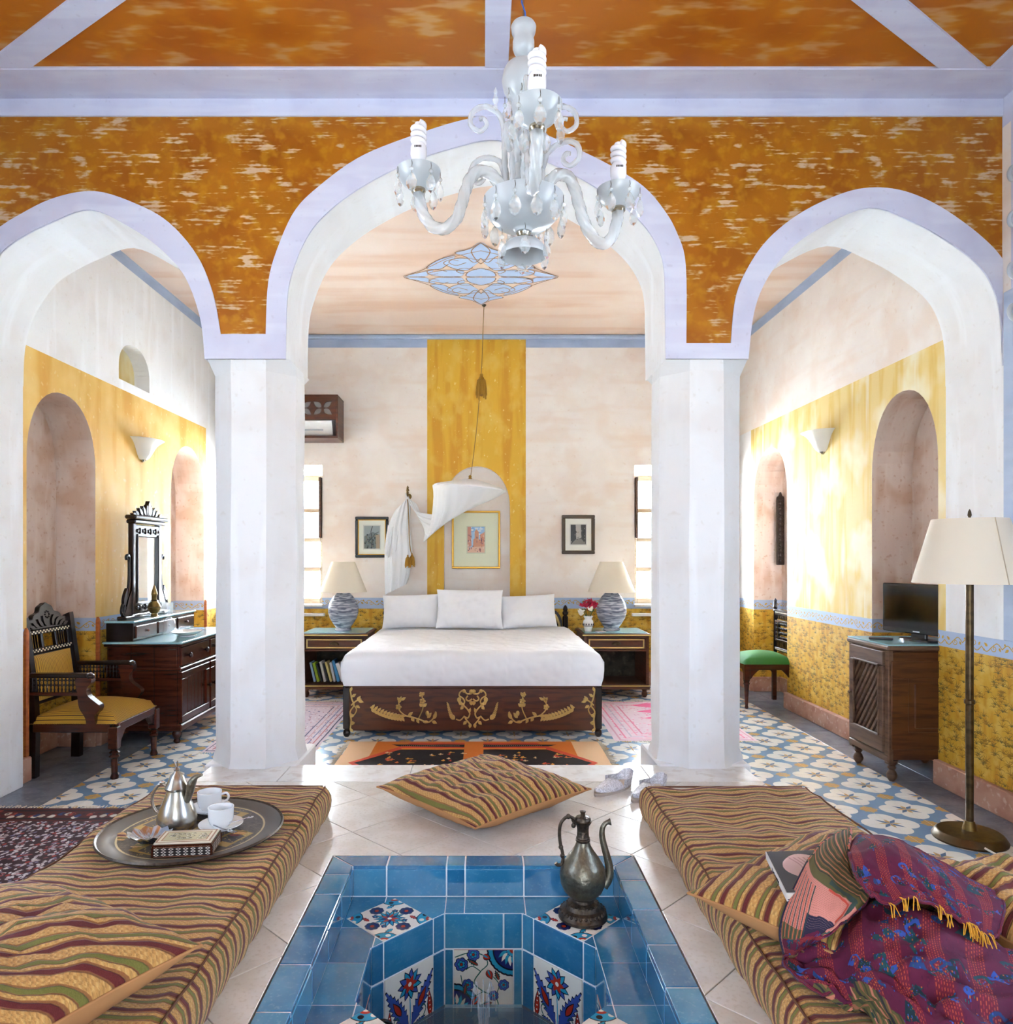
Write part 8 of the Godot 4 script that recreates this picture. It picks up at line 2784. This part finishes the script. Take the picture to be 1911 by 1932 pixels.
func ewer() -> void:
	var o := thing("pewter_ewer", "tall pewter ewer with curved spout standing on a floral pool tile", "ewer", V(0.322, 0.131, 2.318))
	var m := MB.new()
	m.lathe([[0.0, 0.0], [0.074, 0.0], [0.079, 0.004], [0.079, 0.012], [0.074, 0.018], [0.072, 0.02], [0.069, 0.03], [0.058, 0.036], [0.056, 0.04], [0.052, 0.048], [0.042, 0.053], [0.036, 0.056], [0.034, 0.064], [0.038, 0.07], [0.0, 0.072]], 40, Transform3D.IDENTITY, 0.85)
	var ft := part(m, "foot", M.pewter_dark, o)
	m = MB.new()
	for k in 28:
		var a := TAU * k / 28
		m.ball(Vector3(cos(a) * 0.0705, 0.0255, sin(a) * 0.0705), Vector3(0.0055, 0.006, 0.0055), 6, 4)
	for k in 22:
		var a := TAU * k / 22
		m.ball(Vector3(cos(a) * 0.0495, 0.046, sin(a) * 0.0495), Vector3(0.005, 0.005, 0.005), 6, 4)
	part(m, "leaf_relief", M.pewter_dark, ft)
	m = MB.new()
	m.lathe([[0.03, 0.066], [0.046, 0.073], [0.062, 0.09], [0.071, 0.11], [0.0745, 0.133], [0.072, 0.155], [0.064, 0.176], [0.05, 0.197], [0.036, 0.216], [0.026, 0.232], [0.0215, 0.245], [0.021, 0.249]], 40)
	part(m, "body", M.pewter, o)
	m = MB.new()
	m.lathe([[0.021, 0.246], [0.0235, 0.249], [0.0235, 0.253], [0.0205, 0.256], [0.0225, 0.259], [0.0195, 0.263], [0.0185, 0.285], [0.0205, 0.298], [0.0275, 0.308], [0.029, 0.312], [0.026, 0.314], [0.0, 0.315]], 28)
	part(m, "neck", M.pewter_dark, o)
	m = MB.new()
	m.lathe([[0.026, 0.314], [0.026, 0.321], [0.022, 0.326], [0.008, 0.328], [0.0075, 0.338], [0.0105, 0.344], [0.0, 0.346]], 24)
	part(m, "lid", M.pewter_dark, o)
	m = MB.new()
	m.tube(spl3([-0.026, 0.318, 0, -0.046, 0.327, 0, -0.062, 0.318, 0, -0.073, 0.30, 0, -0.076, 0.27, 0, -0.072, 0.235, 0, -0.066, 0.21, 0, -0.065, 0.185, 0, -0.07, 0.172, 0, -0.082, 0.17, 0, -0.088, 0.176, 0], 6), 0.0055, 8)
	for e in [[-0.047, 0.327], [-0.071, 0.228], [-0.066, 0.2], [-0.03, 0.298]]: m.ball(Vector3(e[0], e[1], 0), Vector3(0.008, 0.009, 0.007), 8, 5)
	m.tube(spl3([-0.035, 0.318, 0, -0.03, 0.305, 0, -0.033, 0.296, 0], 4), 0.004, 6)
	part(m, "handle", M.pewter_dark, o)
	m = MB.new()
	var sp := spl3([0.066, 0.105, 0, 0.081, 0.125, 0, 0.086, 0.155, 0, 0.08, 0.19, 0, 0.069, 0.23, 0, 0.062, 0.265, 0, 0.064, 0.29, 0, 0.075, 0.306, 0, 0.09, 0.31, 0], 5)
	var rr := []
	for i in sp.size():
		var u := float(i) / (sp.size() - 1)
		rr.append(lerpf(0.019, 0.0065, pow(u, 0.6)) + (0.005 * smoothstep(0.9, 1.0, u)))
	m.tube(sp, rr, 12)
	part(m, "spout", M.pewter, o)

# ---------- chandelier ----------
func drop_mesh() -> ArrayMesh:
	# faceted pear drop with its bead and wire; hangs from the origin
	var am := ArrayMesh.new()
	var m := MB.new()
	var pr := [[0.0, -0.083], [0.009, -0.077], [0.015, -0.066], [0.0155, -0.055], [0.011, -0.043], [0.005, -0.033], [0.0, -0.030]]
	for i in pr.size() - 1:
		for k in 8:
			var a0 := TAU * (k + (i % 2) * 0.5) / 8; var a1 := TAU * (k + 1 + (i % 2) * 0.5) / 8
			var A := Vector3(pr[i][0] * cos(a0), pr[i][1], pr[i][0] * sin(a0) * 0.62); var B := Vector3(pr[i][0] * cos(a1), pr[i][1], pr[i][0] * sin(a1) * 0.62)
			var C := Vector3(pr[i + 1][0] * cos(a1), pr[i + 1][1], pr[i + 1][0] * sin(a1) * 0.62); var D := Vector3(pr[i + 1][0] * cos(a0), pr[i + 1][1], pr[i + 1][0] * sin(a0) * 0.62)
			var n := ((A + B + C + D) * Vector3(1, 0, 1) + Vector3(0, (pr[i][0] - pr[i + 1][0]) * 3.0, 0) * -1.0).normalized()
			if pr[i][0] > 0: m.tri(A, B, C, n, n, n)
			if pr[i + 1][0] > 0: m.tri(A, C, D, n, n, n)
	m.ball(Vector3(0, -0.022, 0), Vector3(0.0062, 0.0062, 0.0062), 8, 6)
	m.add_to(am, M.crystal)
	m = MB.new()
	m.tube([Vector3(0, 0.002, 0), Vector3(0.0015, -0.008, 0), Vector3(0, -0.017, 0)], 0.0008, 4)
	m.tube([Vector3(0, -0.027, 0), Vector3(0, -0.033, 0)], 0.0008, 4)
	m.add_to(am, M.bronze)
	return am

func chandelier() -> void:
	var o := thing("glass_chandelier", "white twisted-glass chandelier with crystal drops and spiral bulbs over the pool", "chandelier", V(0.111, 0, 1.98))
	var m := MB.new()
	m.tube(spl3([0, CEIL, 0, 0.003, 3.4, 0.002, -0.002, 3.1, -0.002, 0, 2.79, 0], 8), 0.003, 6, 0, 0, 0)
	part(m, "chain", M.chrome, o)
	m = MB.new()
	var w := []
	for k in 60: w.append(Vector3(cos(k * 0.9) * 0.006, 2.79 + k * 0.0137, sin(k * 0.9) * 0.006))
	m.tube(w, 0.0022, 5)
	part(m, "blue_wire", plain(c8(36, 84, 170), 0.5), o)
	m = MB.new(); m.lathe([[0.0, -0.03], [0.02, -0.03], [0.06, -0.008], [0.062, 0.0]], 24, Transform3D(Basis(), Vector3(0, CEIL, 0)))
	part(m, "ceiling_rose", M.frosted, o)
	m = MB.new()
	m.lathe([[0.010, 2.68], [0.016, 2.685], [0.026, 2.694], [0.03, 2.706], [0.03, 2.724], [0.027, 2.736], [0.033, 2.75], [0.035, 2.765], [0.031, 2.772], [0.026, 2.768], [0.0, 2.766]], 28)
	part(m, "top_cup", M.frosted, o)
	m = MB.new(); m.lathe([[0.009, 2.64], [0.012, 2.66], [0.010, 2.68], [0.014, 2.695]], 16)
	part(m, "stem_joint", M.chrome, o)
	m = MB.new()
	m.lathe([[0.018, 2.52], [0.022, 2.535], [0.04, 2.56], [0.055, 2.59], [0.06, 2.615], [0.056, 2.64], [0.05, 2.652], [0.046, 2.65], [0.05, 2.62], [0.03, 2.57], [0.012, 2.54]], 32)
	part(m, "upper_bell", M.frosted, o)
	m = MB.new()
	m.lathe([[0.018, 2.30], [0.024, 2.33], [0.03, 2.36], [0.026, 2.40], [0.02, 2.44], [0.026, 2.47], [0.032, 2.49], [0.024, 2.52], [0.018, 2.54]], 28)
	part(m, "baluster", M.frosted, o)
	m = MB.new()
	m.lathe([[0.0, 2.196], [0.022, 2.197], [0.025, 2.203], [0.03, 2.206], [0.052, 2.21], [0.078, 2.222], [0.098, 2.244], [0.108, 2.268], [0.111, 2.288], [0.107, 2.288], [0.103, 2.268], [0.093, 2.246], [0.07, 2.227], [0.0, 2.215]], 48)
	part(m, "bowl", M.frosted, o)
	m = MB.new(); m.lathe([[0.018, 2.172], [0.02, 2.178], [0.016, 2.186], [0.02, 2.194]], 20)
	part(m, "collar", M.chrome, o)
	m = MB.new()
	m.lathe([[0.064, 2.130], [0.066, 2.134], [0.062, 2.15], [0.046, 2.168], [0.022, 2.177], [0.0, 2.178], [0.0, 2.172], [0.02, 2.171], [0.042, 2.162], [0.058, 2.147], [0.062, 2.132], [0.064, 2.130]], 36, Transform3D.IDENTITY, 0.6)
	part(m, "bottom_cup", M.frosted, o)
	m = MB.new(); m.lathe([[0.0, 2.142], [0.005, 2.142], [0.005, 2.166], [0.018, 2.167], [0.018, 2.172], [0.0, 2.173]], 12)
	part(m, "threaded_pin", M.black, o)
	var dm := drop_mesh()
	# four arms, each with a pan, drops and a spiral bulb
	var dirs := [[Vector2(-1.0, 0.02), 0.29, 0.0], [Vector2(0.99, -0.14), 0.272, -0.03], [Vector2(0.06, 1.0), 0.275, 0.012], [Vector2(0.1, -1.0), 0.28, 0.0]]
	for q in dirs.size():
		var u: Vector2 = dirs[q][0].normalized(); var R: float = dirs[q][1]; var dy: float = dirs[q][2]
		var f := func(r: float, y: float) -> Vector3: return Vector3(u.x * r * R / 0.29, y, u.y * r * R / 0.29)
		m = MB.new()
		var p := []
		for e in spl([0.05, 2.30, 0.07, 2.335, 0.1, 2.362, 0.13, 2.362, 0.152, 2.335, 0.168, 2.285, 0.185, 2.235, 0.215, 2.207 + dy * 0.5, 0.25, 2.21 + dy, 0.277, 2.245 + dy, 0.288, 2.29 + dy, 0.29, 2.315 + dy], 14): p.append(f.call(e.x, e.y))
		m.tube(p, 0.0155, 20, 5, 0.11, 150.0)
		var arm := part(m, "arm", M.twist, o)
		var c: Vector3 = f.call(0.29, 0.0)
		m = MB.new()
		m.lathe([[0.012, 2.31 + dy], [0.024, 2.316 + dy], [0.044, 2.329 + dy], [0.057, 2.346 + dy], [0.061, 2.364 + dy], [0.058, 2.364 + dy], [0.051, 2.346 + dy], [0.036, 2.331 + dy], [0.0, 2.325 + dy]], 32, Transform3D(Basis(), c))
		part(m, "drip_pan", M.frosted, arm)
		m = MB.new(); m.lathe([[0.016, 2.30 + dy], [0.02, 2.306 + dy], [0.018, 2.318 + dy]], 16, Transform3D(Basis(), c))
		part(m, "ferrule", M.chrome, arm)
		m = MB.new()
		m.lathe([[0.011, 2.33 + dy], [0.011, 2.386 + dy], [0.019, 2.394 + dy], [0.0225, 2.406 + dy], [0.0225, 2.428 + dy], [0.017, 2.438 + dy], [0.0, 2.44 + dy]], 24, Transform3D(Basis(), c))
		var bulb := part(m, "bulb_base", M.bulb, arm)
		m = MB.new()
		var sp := []
		for k in 64:
			var a := k / 63.0 * TAU * 3.2
			sp.append(c + Vector3(cos(a) * 0.0158, 2.439 + dy + 0.052 * k / 63.0, sin(a) * 0.0158))
		m.tube(sp, 0.0074, 8)
		m.ball(c + Vector3(0, 2.491 + dy, 0), Vector3(0.012, 0.008, 0.012), 10, 6)
		part(m, "spiral_tube", M.bulb, bulb)
		m = MB.new()
		for k in 5: m.box(c + Vector3(-0.008 + k * 0.004, 2.42 + dy, 0.0216), Vector3(0.0026, 0.005, 0.003))
		part(m, "printed_mark", M.black, bulb)
		for k in 7:
			var a := TAU * (k + 0.35 * q) / 7
			put(dm, "crystal_drop", arm, Transform3D(Basis(Vector3.UP, -a + PI / 2), c + Vector3(cos(a) * 0.06, 2.361 + dy, sin(a) * 0.06)))
	for k in 12:
		var a := TAU * (k + 0.5) / 12
		put(dm, "crystal_drop", o, Transform3D(Basis(Vector3.UP, -a + PI / 2).scaled(Vector3.ONE * 1.12), Vector3(cos(a) * 0.111, 2.284, sin(a) * 0.111)))
	for k in 8:
		var a := TAU * (k + 0.2) / 8
		put(dm, "crystal_drop", o, Transform3D(Basis(Vector3.UP, -a + PI / 2), Vector3(cos(a) * 0.052, 2.575, sin(a) * 0.052)))
	for k in 6:
		var a := TAU * (k + 0.5) / 6
		put(dm, "crystal_drop", o, Transform3D(Basis(Vector3.UP, -a + PI / 2), Vector3(cos(a) * 0.07, 2.19, sin(a) * 0.07)))
	# scrolled rods in two tiers
	for tier in 2:
		for k in 4:
			var a := TAU * k / 4 + (0.0 if tier == 0 else 0.35)
			var u := Vector2(cos(a), sin(a))
			m = MB.new()
			var top: float = 2.545 if tier == 0 else 2.425
			var R: float = 0.11 if tier == 0 else 0.12
			var pr := spl([0.05, 2.32, 0.052, 2.38, 0.055, top - 0.06, 0.07, top - 0.02, R - 0.005, top, R + 0.03, top - 0.015, R + 0.036, top - 0.05, R + 0.012, top - 0.068, R - 0.008, top - 0.052, R, top - 0.034, R + 0.012, top - 0.036], 10)
			var p := []; var rr := []
			for i in pr.size():
				p.append(Vector3(u.x * pr[i].x, pr[i].y, u.y * pr[i].x)); rr.append(0.0085 * (1.0 - 0.35 * i / pr.size()))
			m.tube(p, rr, 16, 4, 0.1, 170.0)
			part(m, "scroll", M.twist, o)
	for k in 3:
		var a := TAU * k / 3 + 0.4
		m = MB.new()
		m.tube(spl3([cos(a) * 0.034, 2.29, sin(a) * 0.034, cos(a) * 0.036, 2.4, sin(a) * 0.036, cos(a) * 0.03, 2.47, sin(a) * 0.03], 16), 0.011, 16, 4, 0.12, 150.0)
		part(m, "twisted_rod", M.twist, o)
	m = MB.new(); m.lathe([[0.0, 0.0], [0.007, 0.01], [0.004, 0.018], [0.009, 0.03], [0.003, 0.045], [0.0055, 0.052], [0.0, 0.068]], 12, Transform3D(Basis(), Vector3(-0.078, 2.52, 0.02)))
	part(m, "spire", M.crystal, o)

func _ready() -> void:
	sky_and_camera()
	materials()
	room()
	furniture()
	soft_things()
	tableware()
	chandelier()
